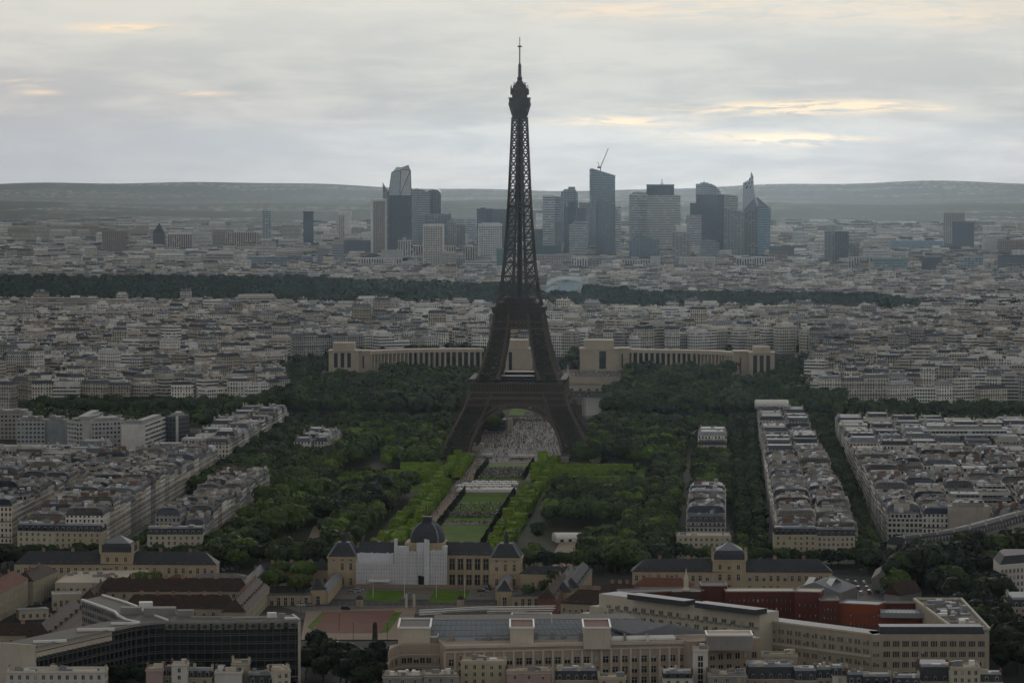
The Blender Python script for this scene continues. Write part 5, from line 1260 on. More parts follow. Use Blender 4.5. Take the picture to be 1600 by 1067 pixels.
def office2(label, xa, Da, xb, Db, ytop, depth, mk, t):
    z = CZ - (ytop - 245) / F * Da; poly = rect(((xa - 800) / F * Da, Da), ((xb - 800) / F * Db, Db), depth); o, P, c = walled('office_slab', label, 'office building', poly, 0, z, mk, t, 'office slabs left of the iron tower', lid=False)
    r = MB(); r.prism(P, z, z + .3, 0, (.20, .20, .19)); r.prism(inset(P, 3), z + .3, z + 2.3, 0, (.32, .32, .31)); r.obj('roof', [M_ROOF], o)
    return o
office2('narrow slab end with dark stepped windows', 103, 2740, 119, 2722, 657, 40, O_GRID, (.44, .44, .44))
office2('blank grey slab front beside a balconied face', 119, 2725, 137, 2722, 656, 30, M_PLAIN, (.44, .43, .41))
office2('balconied slab face receding to the right', 137, 2724, 160, 2800, 656, 12, O_BAND, (.50, .49, .47))
office('dark glass office slab between the two blank ones', 160, 190, 656, 2790, 18, O_GRID, (.08, .085, .10))
office('blank white wall slab in front of the striped one', 188, 225, 663, 2700, 10, M_PLAIN, (.60, .59, .57))
office2('white striped slab face receding to the right', 225, 2701, 257, 2775, 663, 12, O_BAND, (.74, .74, .73))
office2('dark glass end of the striped slab', 257, 2776, 273, 2772, 651, 22, O_GRID, (.10, .11, .13))
office2('thin white edge wall closing the dark glass end', 273.2, 2771, 276.5, 2771, 650, 24, M_PLAIN, (.66, .66, .64))
office('long low railway hall roof under the office slabs', -20, 172, 704, 2640, 26, O_BAND, (.36, .35, .33))
office('white low sports building at the left edge', -20, 36, 738, 2430, 22, O_GRID, (.52, .52, .52))
office('long white modern apartment terrace in the right block', 1445, 1575, 671, 2600, 14, O_BAND, (.68, .69, .70))
office('tall blank cream gable block in the right block', 1400, 1424, 787, 2069, 14, M_PLAIN, (.46, .43, .37))
office('wide blank beige gable wall in the right block', 1485, 1550, 793, 2047, 12, M_PLAIN, (.38, .35, .30))

# ------------------------------------------------------------------ palace on the hill beyond the river
def palace():
    def pav(label, x0, x1, D, depth, yb, yt, bays, attic=None):
        a, c_ = ((x0 - 800) / F * D, D), ((x1 - 800) / F * D, D); zb, zt = CZ - (yb - 245) / F * D - 4, CZ - (yt - 245) / F * D
        o, P, c = walled('palace_pavilion', label, 'palace pavilion', rect(a, c_, depth), zb, zt - zb, M_TAN, group='pavilions of the hill palace'); L = P[1][0] - P[0][0]
        for i, (f0, f1, u) in enumerate(bays):
            b = MB(); b.box(P[0][0] + L * f0, P[0][0] + L * f1, P[0][1] - .12, P[0][1] + .1, zb + 5, zb + (zt - zb) * u); b.obj('tall_window', [M_DKGLASS], o)
        b = MB(); b.prism(inset(P, -.8), zt - .4, zt + .8); b.obj('cornice', [M_TAN], o)
        if attic: x, y, h = attic; b = MB(); b.prism(inset(P, 4), zt, zt + h); b.obj('attic', [M_TAN], o)
        return o
    pav('palace pavilion at the far left end, three dark bays', 513, 560, 3390, 26, 576, 549, ((.18, .30, .92), (.40, .52, .92), (.62, .74, .92)), (0, 0, 8))
    pav('plain stone link right of the far left palace pavilion', 560, 577, 3400, 22, 577, 549, ((.35, .5, .8),))
    pav('palace pavilion seen through the legs of the iron tower', 768, 832, 3470, 34, 580, 546, ((.42, .50, .9),), (0, 0, 9))
    pav('palace pavilion right of the iron tower, one dark central bay', 907, 966, 3470, 34, 578, 546, ((.50, .68, .93),), (0, 0, 9))
    pav('plain stone link right of the central palace pavilion', 966, 984, 3480, 26, 576, 545, ((.3, .42, .8),))
    pav('plain stone link before the far right palace pavilion', 1148, 1172, 3405, 24, 586, 550, ((.35, .45, .8),))
    pav('palace pavilion at the far right end, three dark bays', 1172, 1211, 3390, 26, 588, 552, ((.14, .30, .92), (.40, .56, .92), (.66, .82, .92)), (0, 0, 6))
    def wing(label, pts, n):
        P = [Vector(((x - 800) / F * D, D, CZ - (y - 245) / F * D)) for x, D, y in pts]; c = P[len(P) // 2].copy(); cz = P[0].z
        o = empty('colonnade_wing', (c.x, c.y, 0)); tag(o, label, 'palace wing', 'curved colonnades of the hill palace')
        L = [0]; 
        for a, b_ in zip(P, P[1:]): L.append(L[-1] + (b_ - a).length)
        def at(u):
            u *= L[-1]; k = max(0, min(len(P) - 2, int(np.searchsorted(L, u)) - 1)); f = (u - L[k]) / (L[k + 1] - L[k]); q = P[k].lerp(P[k + 1], f); e = (P[k + 1] - P[k]).normalized(); return q - Vector((c.x, c.y, 0)), e
        bk, co = MB(), MB()
        for i in range(24):
            (p, e), (q, e2) = at(i / 24), at((i + 1) / 24); n_ = Vector((-e.y, e.x, 0)); m_ = Vector((-e2.y, e2.x, 0))
            bk.prism([tuple((p + n_ * 3).xy), tuple((q + m_ * 3).xy), tuple((q + m_ * 16).xy), tuple((p + n_ * 16).xy)], 8, p.z - 3, 0, mr=1)
            co.prism([tuple((p - n_ * .6).xy), tuple((q - m_ * .6).xy), tuple((q + m_ * 16.5).xy), tuple((p + n_ * 16.5).xy)], p.z - 3.4, p.z, 0)
            co.prism([tuple((p - n_ * .3).xy), tuple((q - m_ * .3).xy), tuple((q + m_ * 4).xy), tuple((p + n_ * 4).xy)], 8, 17, 0)
        bk.obj('recessed_windows', [M_DKGLASS, M_TAN], o); co.obj('cornice', [M_TAN], o)
        for i in range(n):
            p, e = at((i + .5) / n); b = MB(); b.box(-.95, .95, -.2, 2.6, 10, p.z - 3.2); b.obj('pillar', [M_TAN], o, (p.x, p.y, 0), math.atan2(e.y, e.x))
    wing('curved colonnade with dark bays between pillars, left of the iron tower', [(577, 3402, 549), (600, 3425, 547.5), (640, 3455, 546), (700, 3475, 545), (756, 3480, 545)], 24)
    wing('curved colonnade with dark bays between pillars, right of the iron tower', [(984, 3482, 546), (1040, 3478, 546.5), (1090, 3462, 547.5), (1125, 3435, 549), (1148, 3408, 551)], 24)
    # terrace, walls and statue between the pavilions
    def tb(label, s0, s1, t0, t1, z0, z1, m=M_TAN, nm='terrace', n=0):
        p = [S(s0, t0), S(s0, t1), S(s1, t1), S(s1, t0)]; o, P, c = walled(nm, label, 'terrace', [(q.x, q.y) for q in p], z0, z1 - z0, m, lidm=M_PAVE, parapet=.9)
        if n: windows(o, p[0], p[1], n, (z0 + 2,), 2.6, 5.2, M_TAN, c)
    tb('wide crowded stone terrace between the two palace pavilions', 655, 770, -42, 62, 6, 18.4)
    tb('lower stone terrace wall with tall doorways under the crowded one', 610, 655, -30, 42, 4, 13, n=9)
    tb('low retaining wall at the head of the fountain', 560, 568, -50, 60, 0, 5)
    tb('stone ramp wall right of the fountain basin', 430, 556, 25, 27, 0, 3.4); tb('stone ramp wall left of the fountain basin', 430, 556, -19, -17, 0, 2.6)
    tb('stone ramp wall at the right garden path', 430, 556, 47, 48.5, 0, 3.0)
    p = S(700, 6); r = empty('statue', (p.x, p.y, 18.4)); tag(r, 'pale statue on a tall pedestal at the end of the terrace', 'statue'); b = MB(); b.box(-1.3, 1.3, -1.3, 1.3, 0, 5); b.obj('pedestal', [M_TAN], r); b = MB(); b.lathe([(.9, 5), (1.1, 6.2), (.6, 7.4), (.9, 8.6), (.35, 9.6), (.45, 10.2), (.1, 10.8)], 8); b.obj('figure', [M_TAN], r)
    q = [S(236, -64), S(236, -26), S(248, -26), S(248, -64)]; o, P, c = walled('quay_pavilion', 'dark low pavilion under the left side of the iron tower arch', 'pavilion', [(a.x, a.y) for a in q], 0, 9.5, M_SLATE)
    windows(o, q[0], q[1], 8, (2,), 2.6, 3.4, M_GREYC, c)
    q = [S(235, -24.5), S(235, -20), S(240, -20), S(240, -24.5)]; o, P, c = walled('bridge_pier', 'pale stone pedestal at the left corner of the bridge', 'pedestal', [(a.x, a.y) for a in q], 0, 9, M_TAN)
    r = MB(); r.prism(inset(P, .5), 9, 10.5); r.obj('cap', [M_TAN], o)
    for t0, t1 in ((36, 125),):
        q = [S(236, t0), S(236, t1), S(239, t1), S(239, t0)]; walled('quay_wall', 'long grey quay wall in the trees right of the iron tower', 'wall', [(a.x, a.y) for a in q], 0, 4.2, M_GREYC)
palace()
p = W(1209, 634, 22); b = MB(); b.lathe([(3.4, -14), (4.0, -13), (4.0, 13), (3.4, 14)], 12)
o = b.obj('white_roof_tank', [M_WHITE]); o.rotation_euler = (0, R(90), 0); o.location = (W(1211, 634, 28).x, S(188, 0).y - 6, 26.5); tag(o, 'long white rounded roof shelter on top of the long narrow block', 'roof shelter')

# ------------------------------------------------------------------ clipped blocks of trees and cone yews along the lawns
def hedge_mesh(w, l, h, seed, z0=0.0):
    g = np.random.RandomState(seed); A = 2 * (w * l + (w + l) * (h - z0) * 1.0); n = int(min(2600, A * 1.9)); V = []; T = []
    for i in range(n):
        k = g.rand() * (w * l + 2 * (w + l) * (h - z0)); 
        if k < w * l: c = np.array([g.uniform(-w / 2, w / 2), g.uniform(-l / 2, l / 2), h]); nr = np.array([0, 0, 1.])
        else:
            sd = g.rand() * 2 * (w + l); z = g.uniform(z0, h)
            if sd < l: c = np.array([-w / 2, g.uniform(-l / 2, l / 2), z]); nr = np.array([-1., 0, 0])
            elif sd < 2 * l: c = np.array([w / 2, g.uniform(-l / 2, l / 2), z]); nr = np.array([1., 0, 0])
            elif sd < 2 * l + w: c = np.array([g.uniform(-w / 2, w / 2), -l / 2, z]); nr = np.array([0, -1., 0])
            else: c = np.array([g.uniform(-w / 2, w / 2), l / 2, z]); nr = np.array([0, 1., 0])
        nr = nr + .20 * g.normal(size=3); nr /= np.linalg.norm(nr); a = np.cross(nr, g.normal(size=3)); a /= np.linalg.norm(a); b = np.cross(nr, a); s = g.uniform(.35, .75)
        c = c + g.normal(size=3) * .10; V.append([c - a * s - b * s, c + a * s - b * s, c + a * s + b * s, c - a * s + b * s]); T.append(g.uniform(.8, 1.2))
    e = .15; q = [(-w / 2 + e, -l / 2 + e), (w / 2 - e, -l / 2 + e), (w / 2 - e, l / 2 - e), (-w / 2 + e, l / 2 - e)]
    for i in range(4): j = (i + 1) % 4; V.append([(*q[i], z0), (*q[j], z0), (*q[j], h - e), (*q[i], h - e)]); T.append(.9)
    V.append([(*x, h - e) for x in q]); T.append(1.0)
    return quads_mesh('clipped_foliage', np.array(V), np.array(T), [M_LEAFB])
HM = {}
def hedge(s, t_, l, w, h, label, rot=0.0):
    key = (round(l), round(w), round(h), rnd.randrange(2))
    if key not in HM: HM[key] = (hedge_mesh(w, l, h, len(HM), 1.6), w, l, h)
    me = HM[key][0]; p = S(s, t_); r = empty('clipped_tree_block', (p.x, p.y, 0), -AX + rot); tag(r, label, 'hedge', 'clipped tree blocks beside the lawns'); link('clipped_foliage', me, r)
    b = MB()
    for y in np.arange(-l / 2 + 1.5, l / 2 - 1, 5): b.bar((0, y, 0), (0, y, 2.2), .35)
    b.obj('trunks', [M_TRUNK], r)
def hedges():
    for nm, ta, tb_, side in (('inner', -34.2, 23.4, 0), ('outer', -42.5, 31.2, 1)):
        for lab, tt in (('left', ta), ('right', tb_)):
            s = -752 + side * 4; k = 0
            while s < -68:
                l = rnd.choice((6, 9, 12, 16)); k += 1
                if not (-300 < s + l / 2 < -222 and nm == 'inner') : hedge(s + l / 2, tt + rnd.uniform(-1.4, 1.4), l, rnd.choice((5, 6)), rnd.choice((5, 7, 8, 9)), '%s clipped block, %s from the near end of the %s row %s of the lawns' % ('long' if l > 11 else 'short', ordw(k), nm, lab))
                s += l + rnd.choice((2, 3.5, 6))
    for s, t0, t1, h, lab in ((-171, -77, -47, 9, 'tall hedge crossing left of the upper lawn'), (-235, -80, -46, 9, 'second tall hedge crossing left of the lawns'), (-283, -122, -84, 8, 'flat topped hedge among trees left of the white tents'), (-165, 36, 92, 8, 'curved topped hedge crossing right of the upper lawn'),
                              (-205, 36, 66, 8, 'hedge crossing right of the upper lawn, nearer the lawn'), (-262, 40, 86, 8, 'flat topped hedge among trees right of the white tents'), (-372, 40, 84, 8, 'pale green hedge line among dark trees at the right')):
        hedge(s, (t0 + t1) / 2, t1 - t0, 6, h - .5, lab, R(90))
hedges()
YEW = None
def yews():
    g = np.random.RandomState(4); V, T = [], []
    for i in range(130):
        z = g.uniform(.2, 4.4); r_ = 1.15 * (1 - z / 4.8) + .1; a = g.rand() * 6.28; c = np.array([r_ * math.cos(a), r_ * math.sin(a), z]); n = np.array([math.cos(a), math.sin(a), .4]) + .4 * g.normal(size=3); n /= np.linalg.norm(n)
        u = np.cross(n, g.normal(size=3)); u /= np.linalg.norm(u); v = np.cross(n, u); s = .42; V.append([c - u * s - v * s, c + u * s - v * s, c + u * s + v * s, c - u * s + v * s]); T.append(g.uniform(.6, 1.2))
    me = quads_mesh('cone_foliage', np.array(V), np.array(T), [M_LEAFD]); b = MB(); b.bar((0, 0, 0), (0, 0, 1.4), .3); tm = b.mesh('trunk', [M_TRUNK])
    for lab, tt in (('left', -19.6), ('right', 15.0)):
        k = 0
        for s in np.arange(-640, -75, 6.6):
            if -316 < s < -216: continue
            k += 1; p = S(s, tt); r = empty('cone_yew', (p.x, p.y, 0), rnd.random() * 6); r.scale = (1, 1, rnd.uniform(.9, 1.2)); tag(r, 'dark cone yew on the %s lawn edge, %s from the near end' % (lab, ordw(k)), 'topiary', 'cone yews along the lawn edges'); link('cone_foliage', me, r); link('trunk', tm, r)
yews()

# ------------------------------------------------------------------ named trees: courtyards and foreground
def grp(pts, sc, tone, what, h=0):
    for i, (px, py) in enumerate(pts): p = W(px, py, h); tree_at(p.x, p.y, sc, tone, '', '%s, %s from left in its cluster' % (what, ordw(i + 1)), 0)
grp(((421, 930), (434, 927), (426, 916), (440, 914)), 1.02, 1, 'round courtyard tree in the left cluster beside the school')
grp(((463, 930), (474, 928), (470, 917), (484, 914)), 1.05, 1, 'round courtyard tree in the right cluster beside the school')
grp(((196, 944), (210, 941), (226, 943), (240, 938), (218, 934)), 1.05, 1, 'bright tree behind the brown barracks')
grp(((826, 938), (856, 936), (868, 922), (852, 914)), .8, 0, 'tree between the right pavilion and the stables')
grp(((1080, 916), (1093, 919), (1108, 919), (1118, 921)), 1.0, 1, 'yellow green tree before the right school wing')
grp(((1190, 921), (1202, 925), (1210, 918)), 1.15, 1, 'tree right of the dome of the right school wing')
grp(((1388, 930), (1398, 938), (1404, 928), (1410, 942)), .95, 1, 'bright tree beside the right car park')
grp(((478, 1062), (490, 1050), (505, 1068), (520, 1052), (532, 1066), (545, 1058), (498, 1038), (515, 1040), (540, 1080), (560, 1072)), 1.15, 2, 'dark tree right of the curved office slab')
grp(((590, 1040), (598, 1052), (580, 1075), (596, 1085), (566, 1086)), 1.0, 2, 'dark tree by the boulevard left of the rounded corner')
grp(((180, 1090), (200, 1078), (222, 1088), (300, 1085), (318, 1078), (205, 1100)), .95, 2, 'dark tree under the curved office slab')
grp(((1086, 1088), (1030, 1085), (1160, 1078)), .6, 2, 'small dark tree among the bottom houses')
for row_, pts in (('right bottom trees', [(1395 + 16 * i + 5 * (j % 2), 888 + 17 * j) for j in range(11) for i in range(15)]),):
    for px, py in pts:
        if (px < 1440 and py > 895) or (px > 1547 and py < 915) or px < 1415 + (py - 880) * .82 and py > 925 or (px > 1585 and 935 < py < 1010): continue
        p = W(px + rnd.uniform(-5, 5), py + rnd.uniform(-5, 5), 0); tree_at(p.x, p.y, 1.25, rnd.choice((2, 2, 0)), 'dark wood at the right edge')
for px in range(1395, 1600, 9):
    for k, dd in enumerate((14, 24, 36)):
        q = W(px + rnd.uniform(-4, 4), 853 - max(0, px - 1414) * .19, 20); tree_at(q.x, q.y - dd, 1.55, rnd.choice((2, 2, 0)), 'trees under the curving terrace')
for px in range(1165, 1400, 11):
    for py in (876, 886): p = W(px + rnd.uniform(-3, 3), py + rnd.uniform(-2, 2), 0); tree_at(p.x, p.y, .82, rnd.choice((2, 0)), 'line of trees above the right school wing')
for px in list(range(1000, 1165, 10)): p = W(px + rnd.uniform(-3, 3), 880, 0); tree_at(p.x, p.y, .8, rnd.choice((2, 0, 1)), 'line of trees behind the right school wing')
for px in range(-8, 330, 11):
    for py in (882, 891): p = W(px + rnd.uniform(-3, 3), py + rnd.uniform(-2, 2), 0); tree_at(p.x, p.y, .85, rnd.choice((2, 2, 0)), 'line of trees behind the left school wing')
for px in range(340, 500, 12):
    for py in (886, 878): p = W(px + rnd.uniform(-4, 4), py + rnd.uniform(-3, 3), 0); tree_at(p.x, p.y, .95, rnd.choice((2, 0, 0)), 'trees behind the left yard')
for px in range(818, 1000, 11):
    for py in (893, 885):
        if not (838 < px < 905 and py < 890): p = W(px + rnd.uniform(-4, 4), py, 0); tree_at(p.x, p.y, .85, rnd.choice((1, 0, 0)), 'trees behind the right stables')

grp(((420, 812), (440, 805), (462, 800), (486, 798), (508, 796), (390, 838), (415, 832), (440, 826), (430, 850), (455, 846), (470, 824)), 1.65, 1, 'broad bright green tree beside the left school wing')
grp(((835, 885), (915, 880), (940, 876), (965, 880), (990, 884), (905, 895), (935, 893), (960, 895)), 1.15, 1, 'full green tree behind the right stables')
grp(((600, 790), (580, 800), (560, 815), (595, 815), (545, 835)), 1.5, 2, 'broad dark tree left of the clipped rows')
# ------------------------------------------------------------------ tents, sheds, obelisk, lamps, cars, people
def tents():
    p = S(-608, 65); o = empty('arched_tent', (p.x, p.y, 0), -AX + .25); tag(o, 'big white arched tent in the sandy clearing right of the hedges', 'tent')
    b = MB(); n = 10; L = 17
    for i in range(n):
        a, e = math.pi * i / n, math.pi * (i + 1) / n; x0, z0, x1, z1 = -7 * math.cos(a), 2 + 3.4 * math.sin(a), -7 * math.cos(e), 2 + 3.4 * math.sin(e)
        q = b.add([(-L / 2, x0, z0), (L / 2, x0, z0 * .92), (L / 2, x1, z1 * .92), (-L / 2, x1, z1)]); b.face((q, q + 1, q + 2, q + 3))
        for xx in (-L / 2, L / 2): q = b.add([(xx, x0, z0), (xx, x1, z1), (xx, 0, 0)]); b.face((q, q + 1, q + 2))
    b.box(-L / 2, L / 2, -7, 7, 0, 2.2); b.obj('tent_cover', [M_WHITE], o)
    b = MB(); 
    for x in (-5, 0, 5): b.box(x - 1, x + 1, -7.1, -7, 0.3, 2, 0)
    b.obj('opening', [M_DKGLASS], o)
    for lab, s, t_, w, d, h, m, rm in (('site hut with dark flat roof behind the arched tent', -600, 82, 14, 6, 5, M_STONE, M_SLATE), ('cream site hut right of the arched tent', -605, 97, 9, 5, 4, CRL, M_SLATE), ('small orange container beside the arched tent', -622, 79, 3, 2.4, 3, M_ORANGE, M_ORANGE), ('white open kiosk beside the orange container', -620, 86, 4, 3, 4.4, M_PALE, M_WHITE)):
        p = S(s, t_); a = (p.x - w / 2, p.y); low_, P, c = walled('site_hut', label=lab, cat='hut', poly=rect(a, (p.x + w / 2, p.y), d), z0=0, h=h, m=m, lidm=rm)
        b = MB(); b.box(-w * .35, w * .35, -d / 2 - .06, -d / 2 + .02, .6, h * .6); b.obj('opening', [M_DKGLASS], low_)
    for i, (s, t0, t1, h) in enumerate(((-303, -26, 15, 3.2), (-292, -8, 15, 2.6), (-270, -29, 10, 2.4), (-252, -26, 14, 2.2), (-236, -20, 12, 2.0))):
        o = empty('event_tent', S(s, (t0 + t1) / 2), -AX); tag(o, 'long white event tent between the two lawns, %s from the near end' % ordw(i + 1), 'tent', 'white event tents between the lawns'); b = MB(); w = (t1 - t0) / 2; k = int(w * 2 / 5)
        for j in range(k):
            x0, x1 = -w + 2 * w * j / k, -w + 2 * w * (j + 1) / k; b.box(x0, x1 - .2, -2.5, 2.5, 0, h * .65); q = b.add([(x0, -2.6, h * .65), (x1, -2.6, h * .65), (x1, 2.6, h * .65), (x0, 2.6, h * .65), ((x0 + x1) / 2, 0, h)])
            for f in ((0, 1, 4), (1, 2, 4), (2, 3, 4), (3, 0, 4)): b.face(tuple(q + x for x in f))
        b.obj('tent_cover', [M_WHITE], o)
    for i, (s, t0, t1) in enumerate(((-28, -6, 12), (-22, -27, -20))): o = empty('white_barrier', S(s, t0), -AX); tag(o, 'low white kiosk row on the road before the iron tower, %s one' % ('long' if i == 0 else 'short'), 'kiosk'); b = MB(); b.box(0, t1 - t0, 0, 2, 0, 2.2); b.box(-.3, t1 - t0 + .3, -.4, 2.4, 2.2, 2.5); b.obj('hut', [M_WHITE], o)
tents()
p = W(586, 1011, 0); o = empty('obelisk', (p.x, p.y, 0)); tag(o, 'dark stone obelisk pillar rising from trees beside the red court', 'obelisk'); b = MB(); b.prism([(-2.2, -2.2), (2.2, -2.2), (2.2, 2.2), (-2.2, 2.2)], 0, 2); b.obj('base', [M_GREYC], o)
b = MB(); b.lathe([(1.9, 2), (1.7, 6.5), (1.6, 7), (1.5, 11), (.8, 12.2)], 4, 0); b.obj('shaft', [M_IRON], o)
CARC = [(.30, .30, .31), (.45, .45, .44), (.03, .03, .035), (.04, .05, .09), (.25, .03, .02), (.2, .21, .22)]; CARN = ['silver', 'white', 'black', 'dark blue', 'red', 'grey']; CARM = [mat('car_paint_' + n.replace(' ', '_'), c, .5, .02, .2, spec=.2) for n, c in zip(CARN, CARC)]
def carmesh(m, van):
    b = MB(); h = 1.5 if van else .85; b.prism([(-.85, -2.2), (.85, -2.2), (.85, 2.2), (-.85, 2.2)], .35, h, 0, poly1=[(-.8, -2.1), (.8, -2.1), (.8, 2.1), (-.8, 2.1)])
    for y in (-1.3, 1.3):
        for x in (-.8, .8): b.bar((x - .12, y, .33), (x + .12, y, .33), .6, 1)
    c = MB(); y0, y1, zt = (-1.5, 2.05, 2.1) if van else (-1.1, 1.7, 1.45)
    c.prism([(-.78, y0), (.78, y0), (.78, y1), (-.78, y1)], h, zt - .06, 0, poly1=[(-.66, y0 + .45), (.66, y0 + .45), (.66, y1 - .3), (-.66, y1 - .3)], top=False); c.box(-.67, .67, y0 + .45, y1 - .3, zt - .08, zt, 1); return b.mesh('body', [m, M_SLATE]), c.mesh('cabin', [M_DKGLASS, m])
CM = {(i, v): carmesh(CARM[i], v) for i in range(6) for v in (0, 1)}
def cars(where, spots, rz=0.0):
    for i, (px, py) in enumerate(spots):
        k = rnd.choices(range(6), [3, 4, 3, 1, 1, 2])[0]; v = int(rnd.random() < .25); p = W(px, py, 0); o = empty('parked_car', (p.x, p.y, .2), rz + rnd.uniform(-.08, .08)); o.scale = (1.05,) * 3
        tag(o, '%s %s %s, %s counted from its near left' % (CARN[k], 'van' if v else 'car', where, ordw(i + 1)), 'car', 'cars in the streets and yards'); link('body', CM[k, v][0], o); link('cabin', CM[k, v][1], o)
cars('in the forecourt at the right', [(752, 925), (757, 925), (762, 922), (755, 931), (760, 918)], 1.4); cars('in the forecourt at the left', [(549, 927), (557, 926), (562, 923)], 1.3)
cars('on the road left of the gatehouse', [(470, 948), (484, 948)], 1.57); cars('in the left yard', [(58, 945), (92, 943), (100, 940), (75, 962), (108, 950), (112, 958), (82, 940)], 1.2); cars('behind the slate wing', [(348, 892), (354, 890), (362, 891), (370, 889), (366, 896)], .3)
cars('on the boulevard by the rounded corner', [(588, 1055), (595, 1055), (592, 1043), (599, 1043), (597, 1033), (603, 1033), (600, 1024), (606, 1024), (585, 1066), (592, 1067)], -.1)
cars('in the big right car park', [(1298 + 13 * (i % 7) + 4 * (i // 7), 912 + 8 * (i // 7)) for i in range(21)], .1); cars('on the road beside the right stables', [(858, 905), (862, 909), (880, 915), (1042, 908), (1034, 914)], .6)
cars('in the dark avenue', [(1156, 862), (1158, 845), (1154, 820), (1157, 800), (1155, 786), (1152, 768)], .05)
cars('on the square', [(690, 955), (830, 957), (540, 953), (900, 960)], 1.5)
cars('climbing the hill avenue', [], 0)
# street lamps
for i, (px, py) in enumerate(((530, 985), (552, 1000), (640, 953), (780, 953), (1305, 930), (1345, 915), (470, 960), (870, 963), (605, 1000))):
    p = W(px, py, 0); o = empty('street_lamp', (p.x, p.y, 0)); tag(o, 'slim grey street lamp around the square, %s in the list from near left' % ordw(i + 1), 'street lamp', 'street lamps of the square'); o['label'] = 'slim grey street lamp %s' % ['beside the red court', 'at the near edge of the red court', 'before the gate piers', 'before the right gatehouse', 'in the right car park', 'at the far side of the right car park', 'left of the red court', 'before the stable block', 'beside the obelisk'][i]
    b = MB(); b.bar((0, 0, 0), (0, 0, 9), .22); b.obj('post', [M_SLATE], o); b = MB(); b.box(-.9, .9, -.25, .25, 8.9, 9.2); b.obj('lamp_head', [M_GREYC], o)
def person_quads(b, x, y, z, c, rr):
    h = rr.uniform(1.55, 1.85); w = .26; b.prism([(x - w, y - .16), (x + w, y - .16), (x + w, y + .16), (x - w, y + .16)], z + h * .45, z + h * .84, 0, c, poly1=[(x - w * .8, y - .14), (x + w * .8, y - .14), (x + w * .8, y + .14), (x - w * .8, y + .14)])
    b.prism([(x - .17, y - .12), (x + .17, y - .12), (x + .17, y + .12), (x - .17, y + .12)], z, z + h * .46, 0, rr.choice([(.03, .035, .05), (.05, .05, .05), (.12, .1, .08)]), top=False)
    b.prism([(x - .1, y - .1), (x + .1, y - .1), (x + .1, y + .1), (x - .1, y + .1)], z + h * .86, z + h, 0, (.10, .065, .05))
def crowds():
    rr = random.Random(9); b = MB(); cols = [(.05, .05, .06), (.1, .1, .13), (.45, .45, .44), (.3, .08, .06), (.1, .16, .3), (.25, .22, .18), (.6, .6, .6)]
    def put(n, s0, s1, t0, t1, z=None, sc=1):
        for i in range(n): s, t_ = rr.uniform(s0, s1), rr.uniform(t0, t1); p = S(s, t_); person_quads(b, p.x, p.y, (terr(p.x, p.y) + .3) if z is None else z, rr.choice(cols), rr)
    put(700, -205, -120, -18, 13); put(380, -478, -450, -18, 13); put(130, -440, -384, -18, 13); put(900, 60, 235, -55, 30); put(260, -70, 60, -55, 40); put(500, 235, 390, -20, 12, .8); put(350, 662, 765, -35, 58, 19.0); put(120, -300, -225, -28, 18); put(60, -520, -503, -28, 18); put(60, -300, -70, -29, -22); put(90, 565, 600, -10, 40)
    o = b.obj('crowd', [M_PLAIN]); tag(o, 'hundreds of tiny visitors dotted over lawns, esplanade, bridge and palace terrace', 'crowd', kind='stuff')
    # walkers one can tell apart on the sandy path
    for i in range(14):
        c = rr.choice(cols); s, t_ = -498 + i * 13 + rr.uniform(-3, 3), rr.uniform(-30, -22); p = S(s, t_); m = MB(); person_quads(m, 0, 0, 0, c, rr)
        o = m.obj('person', [M_PLAIN], None, (p.x, p.y, .35), rr.random() * 6); tag(o, 'walker standing on the sandy path left of the lawns, %s from the near end' % ordw(i + 1), 'person', 'walkers on the sandy path')
crowds()
